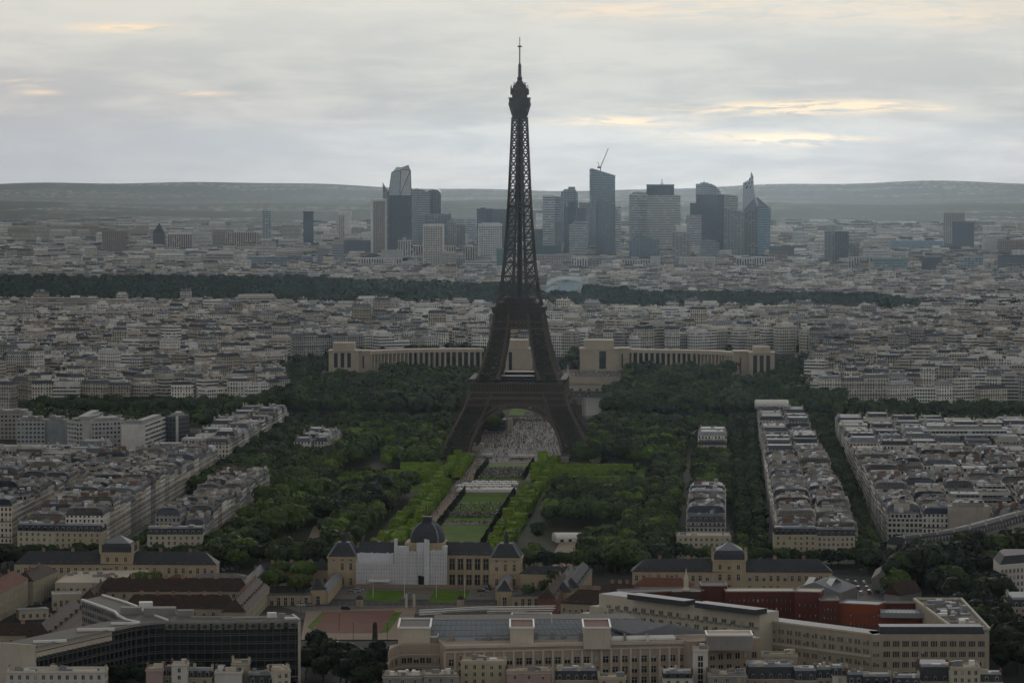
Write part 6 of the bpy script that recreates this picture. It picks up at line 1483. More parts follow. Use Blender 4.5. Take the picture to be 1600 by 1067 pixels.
# ------------------------------------------------------------------ the rest of the city, one mass
def city():
    g = random.Random(21); W_, R_ = MB(), MB(); b = MB()
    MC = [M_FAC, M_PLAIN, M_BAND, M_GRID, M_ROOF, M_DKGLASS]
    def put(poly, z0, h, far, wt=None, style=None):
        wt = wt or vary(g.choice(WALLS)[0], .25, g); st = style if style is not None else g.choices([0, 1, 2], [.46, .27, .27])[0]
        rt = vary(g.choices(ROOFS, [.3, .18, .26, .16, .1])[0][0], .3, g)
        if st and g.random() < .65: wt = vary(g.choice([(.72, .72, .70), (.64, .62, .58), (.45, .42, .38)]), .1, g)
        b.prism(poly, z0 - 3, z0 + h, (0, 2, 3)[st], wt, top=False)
        if st == 0:
            p1 = inset(poly, 1.6); b.prism(poly, z0 + h, z0 + h + 3, 4, vary((.075, .082, .095), .4, g) if g.random() < .6 else rt, poly1=p1, mr=4, tr=rt)
            zl = z0 + h + 3
        else:
            b.prism(poly, z0 + h, z0 + h + .6, 1, wt, mr=4, tr=vary((.19, .185, .175), .3, g)); p1 = inset(poly, 2.0); zl = z0 + h + .6
            if g.random() < .5: b.prism(p1, zl, zl + 2.8, 1, wt, mr=4, tr=rt)
        if far < 2:
            a, c, d = Vector(p1[0]), Vector(p1[1]) - Vector(p1[0]), Vector(p1[3]) - Vector(p1[0])
            for k in range(4 if far == 0 else 3):
                if g.random() < .75:
                    o = a + c * g.choice((0, .95)) + d * g.uniform(0, .6); e = d.normalized() * g.uniform(1.5, 4); f = c.normalized() * .7
                    b.prism([tuple(o), tuple(o + f), tuple(o + f + e), tuple(o + e)], zl - .5, zl + g.uniform(1.2, 2.8), 1, vary((.42, .35, .27), .35, g))
                else:
                    o = a + c * g.uniform(.1, .8) + d * g.uniform(.1, .8); e = d.normalized() * g.uniform(1, 3); f = c.normalized() * g.uniform(1, 3)
                    b.prism([tuple(o), tuple(o + f), tuple(o + f + e), tuple(o + e)], zl - .5, zl + g.uniform(.5, 2), 4, g.choice([(.55, .55, .54), (.3, .3, .3), (.7, .7, .7)]))
    for A in FAR_APTS:
        Cl = []; Wm, Rm = MB(), MB()
        put(A['poly'], A['z0'] + 3 if False else A['z0'], A['h'], 0, style=A['style'])
    # blocks with their own street directions
    def keep(x, y):
        px = x / y * F + 800; s, t_ = ST(x, y)
        if y < 3700 and 440 < px < 1275: return False
        if 1243 < px < 1262 and y < 4300: return False            # the avenue climbing the hill
        if 3520 < y < 3660 and 590 < px < 745: return False
        bn = [(-60, 5250, 6350), (480, 5250, 6300), (560, 5220, 6100), (850, 5150, 5900), (960, 5020, 5800), (1000, 4980, 5600), (1380, 4950, 5500), (1420, 5000, 5250), (1460, 5100, 5150), (1660, 5100, 5120)]
        A = [q[0] for q in bn]
        if np.interp(px, A, [q[1] for q in bn]) - 20 < y < np.interp(px, A, [q[2] for q in bn]) + 10: return False
        if 3640 < y < 3700 and 500 < px < 760: return False
        return True
    cell = 170.0
    for (y0, y1, dep, wid, far, hlo, hhi, dens) in ((3235, 4300, 13, (9, 21), 0, 13, 25, .88), (4300, 4620, 14, (9, 22), 1, 11, 20, .86), (4620, 5450, 14, (9, 22), 1, 6, 12, .78), (5450, 6900, 16, (10, 24), 1, 7, 17, .74), (6900, 8600, 20, (12, 36), 2, 8, 26, .68), (8600, 10400, 34, (20, 70), 2, 8, 30, .62)):
        ny = int((y1 - y0) / cell) + 1
        for j in range(ny):
            cy = y0 + (j + .5) * cell; hw = .185 * cy + 60; nx = int(2 * hw / cell) + 1
            for i in range(nx):
                cx = -hw + (i + .5) * cell; an = g.uniform(-.95, .95); ca, sa = math.cos(an), math.sin(an)
                pitch = dep * g.uniform(1.45, 2.0); hb = g.uniform(hlo + 2, hhi); tone = vary(g.choice(WALLS)[0], .2, g)
                v = -cell / 2
                while v < cell / 2 - dep * .6:
                    u = -cell / 2 + g.uniform(0, 4)
                    while u < cell / 2 - 8:
                        w = g.uniform(*wid)
                        mx, my = cx + (u + w / 2) * ca - (v + dep / 2) * sa, cy + (u + w / 2) * sa + (v + dep / 2) * ca
                        if g.random() < dens and y0 - 30 < my < y1 + 30 and abs(mx) < .185 * my + 40 and keep(mx, my):
                            loc = [(u, v), (u + w, v), (u + w, v + dep), (u, v + dep)]
                            hx = max(5, hb + g.uniform(-6, 5) + (g.uniform(4, 14) if g.random() < .04 else 0)); d2 = w * .5
                            put([(cx + p * ca - q * sa, cy + p * sa + q * ca) for p, q in loc], terr(mx, my), hx, far, vary(tone, .2, g) if g.random() < .6 else None)
                        u += w + (g.uniform(4, 14) if g.random() < .12 + .1 * far else 0)
                    v += pitch
    # modern slabs sticking out of the roofs, pale housing rows beyond the wood
    for (x0, x1, yt, D, h) in ((35, 135, 466, 5050, 0), (150, 197, 468, 5080, 0), (372, 430, 464, 5060, 0), (432, 450, 469, 5060, 0), (566, 588, 467, 5050, 0), (260, 322, 505, 4200, 0), (640, 712, 478, 4700, 0), (1156, 1222, 496, 4100, 0), (380, 470, 507, 4150, 0),
                            (12, 72, 355, 8900, 0), (55, 120, 358, 8800, 0), (82, 155, 353, 9100, 0), (322, 365, 396, 7150, 0), (160, 198, 361, 8300, 0), (212, 232, 352, 8800, 0), (262, 300, 366, 8000, 0), (290, 330, 362, 8050, 0), (330, 365, 359, 8100, 0), (362, 402, 364, 8000, 0),
                            (60, 98, 385, 7500, 0), (20, 60, 388, 7450, 0), (440, 470, 352, 8600, 0), (1360, 1400, 372, 8200, 0), (1240, 1262, 362, 8300, 0), (1408, 1440, 376, 8000, 0), (470, 536, 370, 8100, 0), (1060, 1120, 428, 6150, 0), (1210, 1262, 391, 7400, 0), (1310, 1348, 398, 7000, 0)):
        a, c = (x0 - 800) / F * D, (x1 - 800) / F * D; z = terr(a, D); zt = CZ - (yt - 245) / F * D
        put(rect((a, D), (c, D + g.uniform(-15, 15)), 16), z, zt - z, 1, vary(g.choice([(.50, .48, .44), (.42, .38, .33)]), .1, g) if x0 != 160 else (.22, .15, .12), g.choice((1, 2)))
    for i in range(110):
        D = g.choice([g.uniform(3560, 4850), g.uniform(6700, 9600), g.uniform(6700, 9600)]); px = g.uniform(-40, 1640); x = (px - 800) / F * D
        if not keep(x, D): continue
        an = g.uniform(-.5, .5); w = g.uniform(25, 70); e = Vector((math.cos(an), math.sin(an))) * w; a = Vector((x, D))
        put(rect(a, a + e, 14), terr(x, D), g.uniform(18, 30 if D < 5000 else 42), 1, vary(g.choice([(.70, .69, .66), (.60, .57, .52), (.50, .47, .43), (.40, .30, .26)]), .1, g), g.choice((1, 2, 2)))
    o = b.obj('distant_buildings', MC); tag(o, 'thousands of pale stone houses under grey roofs reaching to the far hills', 'buildings', kind='stuff')
    print('CITY faces', len(b.f))
city()

# ------------------------------------------------------------------ high-rise district
def gl(name, wall, glass, pu, wu, pv, wv, rough=.3):
    m = facade(name, pu, wu, pv, wv, glass=glass, blind=0.12, roughg=rough); return m
T_GRID = gl('tower_grid', 0, (.07, .08, .095), 4.6, .60, 4.6, .56)
T_BAND = gl('tower_bands', 0, (.11, .135, .165), 6.0, 1.1, 5.2, .48)
T_VERT = gl('tower_verticals', 0, (.05, .052, .06), 5.0, .55, 4.0, 1.1)
T_FINE = gl('tower_fine', 0, (.085, .105, .135), 7.0, .84, 4.4, .66)
TM = {'g': T_GRID, 'b': T_BAND, 'v': T_VERT, 'f': T_FINE, 'p': M_PLAIN}
def hi(label, D, pts, m='f', t=(.2, .21, .23), roof=(.2, .2, .2), name='office_tower', extras=(), cat='tower block', group='towers of the business district'):
    """pts: (pixel x, metres behind D, pixel y of the top) counter-clockwise from the near left corner"""
    P = [((x - 800) / F * (D + dd), D + dd) for x, dd, y in pts]; zt = [CZ - (y - 245) / F * (D + dd) for x, dd, y in pts]
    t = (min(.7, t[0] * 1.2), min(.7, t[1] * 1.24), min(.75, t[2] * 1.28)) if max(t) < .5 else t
    cx = sum(p[0] for p in P) / len(P); P = [(p[0] - cx, p[1] - D) for p in P]; z0 = min(terr(cx, D), 6) - 4
    b = MB(); b.prism(P, z0, zt, 0, t, top=False); o = b.obj(name, [TM[m], M_PLAIN], None, (cx, D, 0)); tag(o, label, cat, group)
    r = MB(); q = r.add([(p[0], p[1], zt[i]) for i, p in enumerate(P)])
    r.face(tuple(range(q, q + len(P))), 0, roof)
    for i in range(len(P)):
        j = (i + 1) % len(P); a, c = Vector((*P[i], zt[i] + .3)), Vector((*P[j], zt[j] + .3)); r.bar(a, c, 1.6, 0, tuple(x * 1.1 for x in t))
    r.obj('roof', [M_ROOF], o)
    for (nm, x0, x1, y0, y1, d0, d1, tt) in extras:      # small boxes on or against it
        e = MB(); k = D + d0; e.box((x0 - 800) / F * k - cx, (x1 - 800) / F * k - cx, d0, d1, CZ - (y1 - 245) / F * k, CZ - (y0 - 245) / F * k, 0, tt); e.obj(nm, [M_PLAIN], o)
    return o, cx
def slab(label, x0, x1, y, D, m='f', t=(.2, .21, .23), dep=28, **k): return hi(label, D, [(x0, 0, y), (x1, 0, y), (x1, dep, y), (x0, dep, y)], m, t, **k)
WH = (.60, .60, .58); GR = (.22, .23, .25); DK = (.055, .065, .08); BG = (.36, .33, .29); BL = (.20, .25, .30); MD = (.15, .165, .185)
# left cluster
slab('slim dark gridded tower framed by white edges, leftmost of the tall cluster', 583, 602, 312, 7250, 'g', (.26, .22, .20), extras=(('edge_frame', 579.6, 583, 312, 398, 0, 28, WH), ('edge_frame', 602, 603.5, 312, 398, 0, 28, WH), ('top_frame', 579.6, 603.5, 311, 314, -1, 28, WH)))
hi('grey glass tower with slanted pointed fin left of the tallest one', 7600, [(598, 0, 286), (607, 0, 300), (607, 30, 300), (598, 30, 286)], 'f', (.30, .32, .34))
def faceted():
    D = 7500; X_ = lambda px: (px - 800) / F * D; Zp = lambda py: CZ - (py - 245) / F * D; cx = X_(625)
    b = MB(); d = [(607, 0), (643, 0), (643, 34), (607, 34)]; P = [(X_(a) - cx, c) for a, c in d]
    b.prism(P, 2, Zp(306), 0, DK, top=False); o = b.obj('faceted_tower', [T_FINE], None, (cx, D, 0))
    tag(o, 'tallest glass tower, dark below and with a pale faceted crystal crown', 'tower block', 'towers of the business district')
    c = MB(); v = [(607, 0, 306), (625, -1, 306), (643, 0, 306), (643, 34, 306), (607, 34, 306), (612, 4, 270), (626, 3, 266), (641.5, 4, 266), (638, 14, 258), (636.5, 24, 258), (627, 16, 262), (620, 14, 261), (613, 24, 268), (641, 28, 268)]
    c.add([(X_(a) - cx, dd, Zp(y)) for a, dd, y in v])
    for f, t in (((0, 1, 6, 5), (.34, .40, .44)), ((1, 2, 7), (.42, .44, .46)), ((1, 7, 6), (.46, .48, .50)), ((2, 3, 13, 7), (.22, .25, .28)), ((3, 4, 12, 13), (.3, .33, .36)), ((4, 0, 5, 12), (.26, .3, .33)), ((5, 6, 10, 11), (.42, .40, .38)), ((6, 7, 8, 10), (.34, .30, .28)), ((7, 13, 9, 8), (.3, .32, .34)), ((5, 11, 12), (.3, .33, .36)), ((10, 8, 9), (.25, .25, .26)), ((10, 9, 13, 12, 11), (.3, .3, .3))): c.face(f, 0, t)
    c.obj('crystal_crown', [M_ROOF], o)
    e = MB()
    for a, q in ((0, 5), (1, 6), (1, 7), (2, 7), (5, 6), (6, 7), (0, 1), (1, 2)): e.bar(c.v[a], c.v[q], 1.3)
    e.obj('edge_trim', [M_SLATE], o)
faceted()
hi('pair of grey towers with shallow curved tops, left of the rounded dark one', 7900, [(643, 0, 296), (652, -6, 295), (664, -4, 298), (672, 4, 303), (672, 34, 303), (643, 34, 296)], 'b', (.26, .27, .29))
def rounded():
    D = 8000; X_ = lambda px: (px - 800) / F * D; Zp = lambda py: CZ - (py - 245) / F * D; cx = X_(676)
    prof = [(664, 400), (689, 400), (689, 306), (688, 301), (685, 297), (680, 295.5), (675, 296), (670, 298), (664, 303)]
    b = MB(); n = len(prof); f0 = b.add([(X_(a) - cx, 0, Zp(y)) for a, y in prof]); f1 = b.add([(X_(a) - cx, 30, Zp(y)) for a, y in prof])
    b.face(tuple(range(f0, f0 + n)), 0, DK, [(b.v[f0 + i][0], b.v[f0 + i][2]) for i in range(n)]); b.face(tuple(range(f1, f1 + n))[::-1], 0, DK)
    for i in range(n): j = (i + 1) % n; b.face((f0 + j, f0 + i, f1 + i, f1 + j), 0, DK, [(0, 0), (30, 0), (30, 5), (0, 5)][::-1])
    tag(b.obj('office_tower', [T_FINE], None, (cx, D, 0)), 'dark glass tower with a rounded shoulder against the hills', 'tower block', 'towers of the business district')
rounded()
slab('wide grey block with a small white box on its roof', 664, 705, 335, 7700, 'f', GR, extras=(('rooftop_box', 695, 699, 333.5, 336, 2, 8, (.8, .8, .8)),))
slab('pale brown slab stepping down behind the white gridded tower', 700, 712, 346, 7650, 'g', (.30, .28, .27))
slab('brown grey slab, lowest of the stepped trio left of the iron tower', 713, 727, 351, 7620, 'f', (.24, .22, .215))
slab('faded light grey block far behind the stepped trio', 706, 744, 341, 8500, 'b', (.36, .38, .40))
slab('white framed tower with tight beige grid, left of the low striped offices', 661.7, 693, 352, 6850, 'g', (.50, .47, .43), extras=(('edge_frame', 661, 662.6, 351, 432, -1.5, 26, WH), ('edge_frame', 692, 693.6, 351, 432, -1.5, 26, WH), ('top_frame', 661, 693.6, 350.5, 354, -1.5, 26, WH)))
slab('white framed grey gridded tower touching the iron tower on its left', 748, 784, 352, 7000, 'g', (.44, .43, .42), extras=(('edge_frame', 747, 749, 351, 407, -1.5, 26, WH), ('top_frame', 747, 785, 350, 353, -1.5, 26, WH), ('rooftop_box', 752, 781, 348.5, 351, 4, 22, WH)))
slab('wide dark blue slab behind the iron tower', 745, 770, 327, 7400, 'f', (.05, .06, .085), extras=(('rooftop_box', 751, 758, 324.5, 327, 4, 12, (.1, .08, .08)),))
slab('dark grey slab joined to the dark blue one behind the iron tower', 770, 802, 327.5, 7420, 'f', (.09, .10, .12))
slab('teal glass block at the iron tower left edge', 776, 792, 389, 6700, 'f', (.10, .20, .20), group='low offices below the towers')
slab('low white striped offices with long window bands', 728, 777, 408, 6720, 'b', WH, group='low offices below the towers')
slab('grey gridded block right of the beige gridded tower', 693.8, 727.5, 404, 6860, 'g', (.24, .25, .26), group='low offices below the towers')
slab('small cream tower under the tallest glass tower', 622, 644, 376, 7150, 'v', (.46, .43, .38), extras=(('rooftop_box', 629, 634, 371, 376, 4, 14, BG),))
slab('plain light grey block left of the small cream tower', 596, 629, 391, 7050, 'p', (.34, .34, .34), group='low offices below the towers')
slab('cream block left of the beige gridded tower', 646, 661, 384, 7200, 'v', (.44, .40, .34), group='low offices below the towers')
slab('cream block right of the beige gridded tower', 693.5, 712, 384.5, 7210, 'v', (.42, .38, .34), group='low offices below the towers')
slab('beige block under the stepped trio, right of the cream one', 723, 746, 385, 7180, 'v', (.38, .34, .31), group='low offices below the towers')
slab('white panelled housing row at the foot of the left cluster', 560, 627, 404, 6900, 'v', (.58, .60, .62), group='low offices below the towers')
# middle
slab('light banded tower just right of the iron tower', 848, 867, 306, 7500, 'b', (.40, .42, .42))
slab('darker side of the light banded tower', 867.2, 878, 308, 7510, 'b', (.22, .25, .27))
slab('narrow slab in front of the light banded tower', 867, 877, 348, 7400, 'f', (.16, .16, .17), extras=(('edge_frame', 865, 867, 348, 385, 0, 28, (.42, .38, .34)),))
hi('tower with a shouldered crown topped by a small block', 7700, [(876, 0, 302), (880, -3, 298), (899, -3, 297), (903, 0, 303), (903, 28, 303), (876, 28, 302)], 'f', (.26, .29, .31), extras=(('crown_block', 888, 898.5, 292, 300, 0, 20, (.22, .25, .27)), ('crown_block', 881, 888, 295.5, 299, 2, 20, (.26, .29, .31))))
slab('dark slim tower in front of the shouldered one', 888, 899, 316, 7550, 'f', DK)
slab('dark slim tower stepping down left of the other dark slim one', 881, 888, 324, 7540, 'f', (.10, .12, .14))
slab('dark block between the slim towers and the tall slanted one', 899, 915, 326, 7800, 'f', (.07, .08, .10))
slab('brownish block wedged left of the tall slanted tower', 905, 921, 317, 8000, 'f', (.22, .19, .185))
hi('light grey stepped block left of the slanted towers', 7300, [(889, 0, 352), (896, 0, 350), (897, 0, 347), (919, 0, 347), (919, 26, 347), (889, 26, 352)], 'b', (.32, .33, .34))
o19, cx19 = hi('tall glass tower with a sloping top and a crane on it', 7650, [(921, 0, 266), (924, -2, 263.5), (961, 0, 275), (961, 34, 275), (921, 34, 266)], 'b', (.17, .22, .25))
hi('glass tower with sloping top in front of the taller sloping one', 7450, [(931, 0, 318), (935, -2, 310), (961, -3, 320), (961, 30, 320), (931, 30, 318)], 'f', (.13, .15, .17))
slab('white striped slim side tower at the foot of the sloping ones', 961.3, 970.5, 323, 7455, 'b', (.58, .60, .60))
def crane():
    D = 7660; X_ = lambda px: (px - 800) / F * D; Zp = lambda py: CZ - (py - 245) / F * D
    r = empty('tower_crane', (X_(938), D - 6, 0)); tag(r, 'slender luffing crane raised above the tall sloping glass tower', 'crane')
    cx = X_(938); a = MB(); a.bar((0, 0, Zp(330)), (0, 0, Zp(261)), 2.2); a.obj('mast', [M_GREYC], r)
    j = MB(); j.bar((0, 0, Zp(262)), (X_(950) - cx, 0, Zp(232)), 1.6); j.bar((0, 0, Zp(259)), (X_(949) - cx, 0, Zp(236)), .8)
    j.obj('jib', [M_GREYC], r)
    k = MB(); k.box(X_(933) - cx, X_(939) - cx, -2, 2, Zp(263), Zp(260.5)); k.bar((X_(936.5) - cx, 0, Zp(261)), (X_(933.5) - cx, 0, Zp(253)), 1.1); k.obj('counterweight', [M_RED], r)
crane()
slab('very wide pale mottled tower, right one of its two halves', 1011, 1063, 306, 7700, 'b', (.50, .47, .45), dep=30)
slab('very wide pale mottled tower, left half with a low roof box', 983, 1011, 304.5, 7720, 'b', (.46, .45, .44), dep=30, extras=(('rooftop_box', 988, 1009, 300, 305, 3, 20, (.40, .38, .37)),))
slab('black box-shaped top rising behind the wide pale tower', 1010, 1053, 289, 8000, 'p', (.035, .038, .05), extras=(('antenna', 1033.5, 1034.7, 280, 289, 10, 12, (.2, .2, .2)), ('antenna', 1031, 1037, 286.5, 287.3, 10, 12, (.2, .2, .2))))
hi('low glass offices under a dark triangular roof', 7100, [(983, 0, 378), (996, 0, 366), (1030, 0, 376), (1030, 26, 376), (983, 26, 378)], 'f', (.16, .20, .23), roof=(.05, .06, .08), group='low offices below the towers')
slab('long low cream block below the wide pale tower', 972, 1016, 406, 6750, 'v', (.44, .41, .38), group='low offices below the towers')
slab('pale narrow block right of the long low cream one', 1016.5, 1032, 401, 6780, 'p', (.38, .39, .38), group='low offices below the towers')
slab('low block with bold white vertical fins', 893, 919, 403, 6750, 'v', (.62, .62, .60), group='low offices below the towers')
slab('grey block right of the one with white fins', 919.5, 940, 403, 6760, 'f', (.30, .29, .28), group='low offices below the towers')
slab('dark low block with white bands below the sloping towers', 941, 957, 402, 6740, 'b', (.30, .32, .35), group='low offices below the towers')
slab('dark low wide glass block right of the iron tower', 830, 848, 359, 7900, 'f', (.10, .13, .15), group='low offices below the towers')
slab('dark flat podium right of the iron tower', 832, 876, 384, 7300, 'p', (.08, .11, .12), group='low offices below the towers')
slab('brownish long housing block right of the iron tower', 836, 893, 398, 6900, 'g', (.30, .26, .24), group='low offices below the towers')
def arche():
    D = 8440; X_ = lambda px: (px - 800) / F * D; Zp = lambda py: CZ - (py - 245) / F * D; cx = X_(866)
    r = empty('hollow_cube_building', (cx, D, 0)); tag(r, 'huge pale hollow cube whose left pillar and beam show beside the iron tower', 'arch building')
    for nm, x0, x1, z0, z1 in (('pillar', 831, 837, 2, Zp(334)), ('pillar', 895, 901, 2, Zp(334)), ('top_beam', 831, 901, Zp(334), Zp(328))):
        b = MB(); b.box(X_(x0) - cx, X_(x1) - cx, 0, 100, z0, z1, 0, (.34, .36, .38)); b.obj(nm, [M_PLAIN], r)
arche()
# right cluster
slab('beige plain tower low in front of the wide pale one', 1050, 1079, 363, 6900, 'f', (.30, .285, .265), extras=(('rooftop_box', 1057, 1073, 353, 362, 4, 20, (.55, .54, .52)),))
slab('dark tower with white floor lines', 1072, 1096, 337, 7300, 'b', (.34, .32, .33))
slab('narrow dark tower peeking left of the black one', 1078, 1089, 318, 7800, 'f', (.06, .07, .09))
slab('grey topped tower behind the black one', 1087, 1112, 288, 7900, 'g', (.30, .33, .36), extras=(('rooftop_box', 1094, 1107, 285.5, 288, 5, 18, (.2, .22, .24)), ('antenna', 1099, 1100.5, 283, 286, 9, 11, (.2, .2, .2))))
hi('quarter-round pale glass sail beside the grey topped tower', 7910, [(1110, 0, 288.5), (1116, 0, 290), (1121, 0, 294), (1125, 0, 300), (1126, 0, 305), (1126, 20, 305), (1110, 20, 288.5)], 'f', (.42, .43, .43))
slab('broad black tower with a flat top', 1087.5, 1131, 305, 7400, 'f', (.045, .052, .066), dep=34)
hi('beige glass tower with a gently curved top', 7700, [(1131, 0, 305), (1137, 0, 304), (1153, 0, 307), (1153, 30, 307), (1131, 30, 305)], 'b', (.34, .33, .31))
hi('brownish glass tower with sloping roof beside the black tower', 7350, [(1131, 0, 325), (1148, 0, 328), (1162, 0, 332), (1162, 26, 332), (1131, 26, 325)], 'f', (.25, .245, .24))
hi('rounded grey glass tower low in front of the black one', 7000, [(1094, 3, 378), (1104, -3, 375), (1118, -3, 377), (1124, 4, 381), (1124, 26, 381), (1094, 26, 378)], 'b', (.20, .22, .24))
def spire_tower():
    D = 7400; X_ = lambda px: (px - 800) / F * D; Zp = lambda py: CZ - (py - 245) / F * D; cx = X_(1179)
    b = MB(); P = [(X_(1154) - cx, 6), (X_(1183.5) - cx, -4), (X_(1204) - cx, 6), (X_(1202) - cx, 34), (X_(1156) - cx, 34)]
    zt = [Zp(338), Zp(322), Zp(325), Zp(325), Zp(338)]
    b.prism(P[:], 2, zt, 0, (.36, .36, .36), top=False)
    for i, f in enumerate(b.f[:5]): b.t[i] = [(.30, .31, .31), (.20, .30, .38), (.2, .28, .34), (.3, .3, .3), (.3, .3, .3)][i]
    b.m[1] = 1; o = b.obj('spired_tower', [T_FINE, T_BAND], None, (cx, D, 0)); tag(o, 'blue striped glass tower whose left part curls up into a pointed tip', 'tower block', 'towers of the business district')
    r = MB(); q = r.add([(p[0], p[1], z) for p, z in zip(P, zt)]); k = r.add([(X_(1180) - cx, 8, Zp(308)), (X_(1185) - cx, 20, Zp(309))])
    for f in ((q + 1, q + 2, k + 1, k), (q, q + 1, k), (q + 2, q + 3, k + 1), (q + 3, q + 4, k, k + 1), (q + 4, q, k)): r.face(f, 0, (.12, .15, .19))
    for a, c in ((q + 1, k), (q + 2, k + 1)): r.bar(r.v[a], r.v[c], 2.2, 0, (.6, .6, .6))
    r.obj('sloping_roof', [M_ROOF], o)
    prof = [(1162, 400), (1181, 400), (1181, 312), (1179, 300), (1177.6, 288), (1177.3, 276), (1174.5, 269), (1173.5, 277), (1171, 281), (1167, 283.5), (1162, 286)]
    n = len(prof); s = MB(); f0 = s.add([(X_(a) - cx, 10, Zp(y)) for a, y in prof]); f1 = s.add([(X_(a) - cx, 32, Zp(y)) for a, y in prof])
    s.face(tuple(range(f0, f0 + n)), 0, (.40, .45, .52), [(s.v[f0 + i][0], s.v[f0 + i][2]) for i in range(n)]); s.face(tuple(range(f1, f1 + n))[::-1], 0, (.3, .34, .4))
    for i in range(n): j = (i + 1) % n; s.face((f0 + j, f0 + i, f1 + i, f1 + j), 0, (.3, .34, .4))
    c = s.obj('curled_spire', [M_ROOF], o)
    w = MB()
    for x, y in ((1165.5, 289), (1168, 293), (1170.5, 288), (1173, 294), (1175, 286), (1166.5, 295), (1171.5, 281.5), (1175.5, 279)): w.box(X_(x) - cx - .9, X_(x) - cx + .9, 9.6, 10.1, Zp(y), Zp(y) + 4)
    w.obj('window_slots', [M_DKGLASS], c)
spire_tower()
slab('low block with white vertical fins under the spired tower', 1178, 1211, 402, 6800, 'v', (.62, .62, .62), group='low offices below the towers')
slab('grey low block left of the white finned one', 1151, 1177.6, 404, 6790, 'v', (.42, .42, .42), group='low offices below the towers')
slab('dark brown low block right of the spired tower', 1202, 1241, 386, 7150, 'f', (.10, .09, .085), group='low offices below the towers')
# right of the view
hi('grey ribbed tower with a light left face, alone right of the cluster', 6900, [(1288, 2, 361), (1304, 0, 360), (1304, 26, 360), (1288, 28, 361)], 'f', (.24, .245, .255))
slab('black ribbed face of the lone grey tower', 1304.2, 1326, 362, 6895, 'v', (.11, .11, .13))
slab('small grey block attached right of the lone ribbed tower', 1327, 1343, 380, 7000, 'f', (.20, .19, .19), group='low offices below the towers')
slab('pale pinkish tower behind the dark one near the right edge', 1474, 1507, 333, 8100, 'g', (.34, .31, .30))
slab('dark blue gridded tower in front of the pinkish one', 1488, 1522, 347, 7700, 'g', (.12, .13, .17))
for a in (('green glass office block low at the right', 1363, 1418, 404, 'b', (.16, .24, .24)), ('dark cubic office block right of the green glass one', 1440, 1472, 403, 'g', (.08, .09, .12)), ('pale blue glass block near the right edge', 1500, 1536, 402, 'f', (.28, .34, .36)),
          ('long dark glass block cut by the right edge', 1559, 1625, 399, 'b', (.09, .11, .13))): slab(a[0], a[1], a[2], a[3], 6650, a[4], a[5], group='low offices at the right')
slab('brown long block cut by the right edge, above the dark glass one', 1559, 1625, 375, 7300, 'g', (.24, .20, .18), group='low offices at the right')
slab('white plain block near the right edge', 1534, 1557, 374, 7350, 'p', (.50, .50, .48), group='low offices at the right')
slab('long low blue shed roof left of the pinkish tower', 1392, 1473, 377, 7900, 'p', (.20, .27, .33), dep=60, group='low offices at the right')
slab('cream block between green and dark cubic offices', 1326, 1360, 402, 6680, 'v', (.46, .43, .38), group='low offices at the right')
# left of the view
slab('pale blue twin slab far left of the cluster', 410, 424, 329, 8300, 'f', (.36, .40, .42))
slab('navy blue tower standing alone at the left', 474, 490, 331, 8000, 'f', (.06, .075, .11))
slab('beige tower with a white side and white top at the left', 529, 538, 333, 7900, 'g', (.40, .36, .34), extras=(('white_side', 538, 548, 335, 366, 0, 26, (.62, .62, .62)), ('white_top', 529, 548.5, 330.5, 336, -1, 27, (.62, .62, .60))))
slab('long dark blue office slab with pale bands, left half', 385, 449, 402, 6800, 'b', (.20, .24, .27), group='low offices at the left')
slab('long dark office slab, right half with a pale striped end', 449.5, 493, 401, 6810, 'f', (.15, .18, .205), extras=(('striped_end', 489, 494, 401, 434, -1, 20, (.42, .42, .42)),), group='low offices at the left')
slab('grey slab right of the long dark offices', 496, 513, 393, 6850, 'b', (.24, .23, .235), group='low offices at the left')
slab('taller banded grey slab left of the white framed tower', 519, 537, 380, 6950, 'b', (.28, .28, .30), group='low offices at the left')
slab('low dark wide hall behind the grey slabs', 537, 579, 376, 7300, 'b', (.10, .12, .14), group='low offices at the left')
slab('brown and white housing slab, left one of two', 262, 300, 366, 7850, 'v', (.40, .33, .29), group='housing slabs at the left')
slab('brown and white housing slab, right one of two', 352, 402, 363, 7850, 'v', (.42, .35, .31), group='housing slabs at the left')
slab('wide brown grey slab above the left wood', 160, 198, 361, 7900, 'g', (.24, .19, .17), group='housing slabs at the left')
slab('striped office block above the left wood', 322, 364, 397, 7000, 'b', (.34, .30, .28), group='low offices at the left')
def pyramid():
    D = 8200; X_ = lambda px: (px - 800) / F * D; b = MB(); cx = X_(249); w = X_(258) - cx; z = CZ - (363 - 245) / F * D
    b.prism([(-w, -w), (w, -w), (w, w), (-w, w)], 2, z, 0, (.1, .1, .12), top=False); o = b.obj('pyramid_roofed_building', [M_PLAIN], None, (cx, D, 0)); tag(o, 'small dark building with a pyramid roof far at the left', 'building')
    r = MB(); r.prism([(-w, -w), (w, -w), (w, w), (-w, w)], z, CZ - (349 - 245) / F * D, 0, (.06, .065, .08), poly1=[(-1, -1), (1, -1), (1, 1), (-1, 1)]); r.obj('roof', [M_ROOF], o)
pyramid()
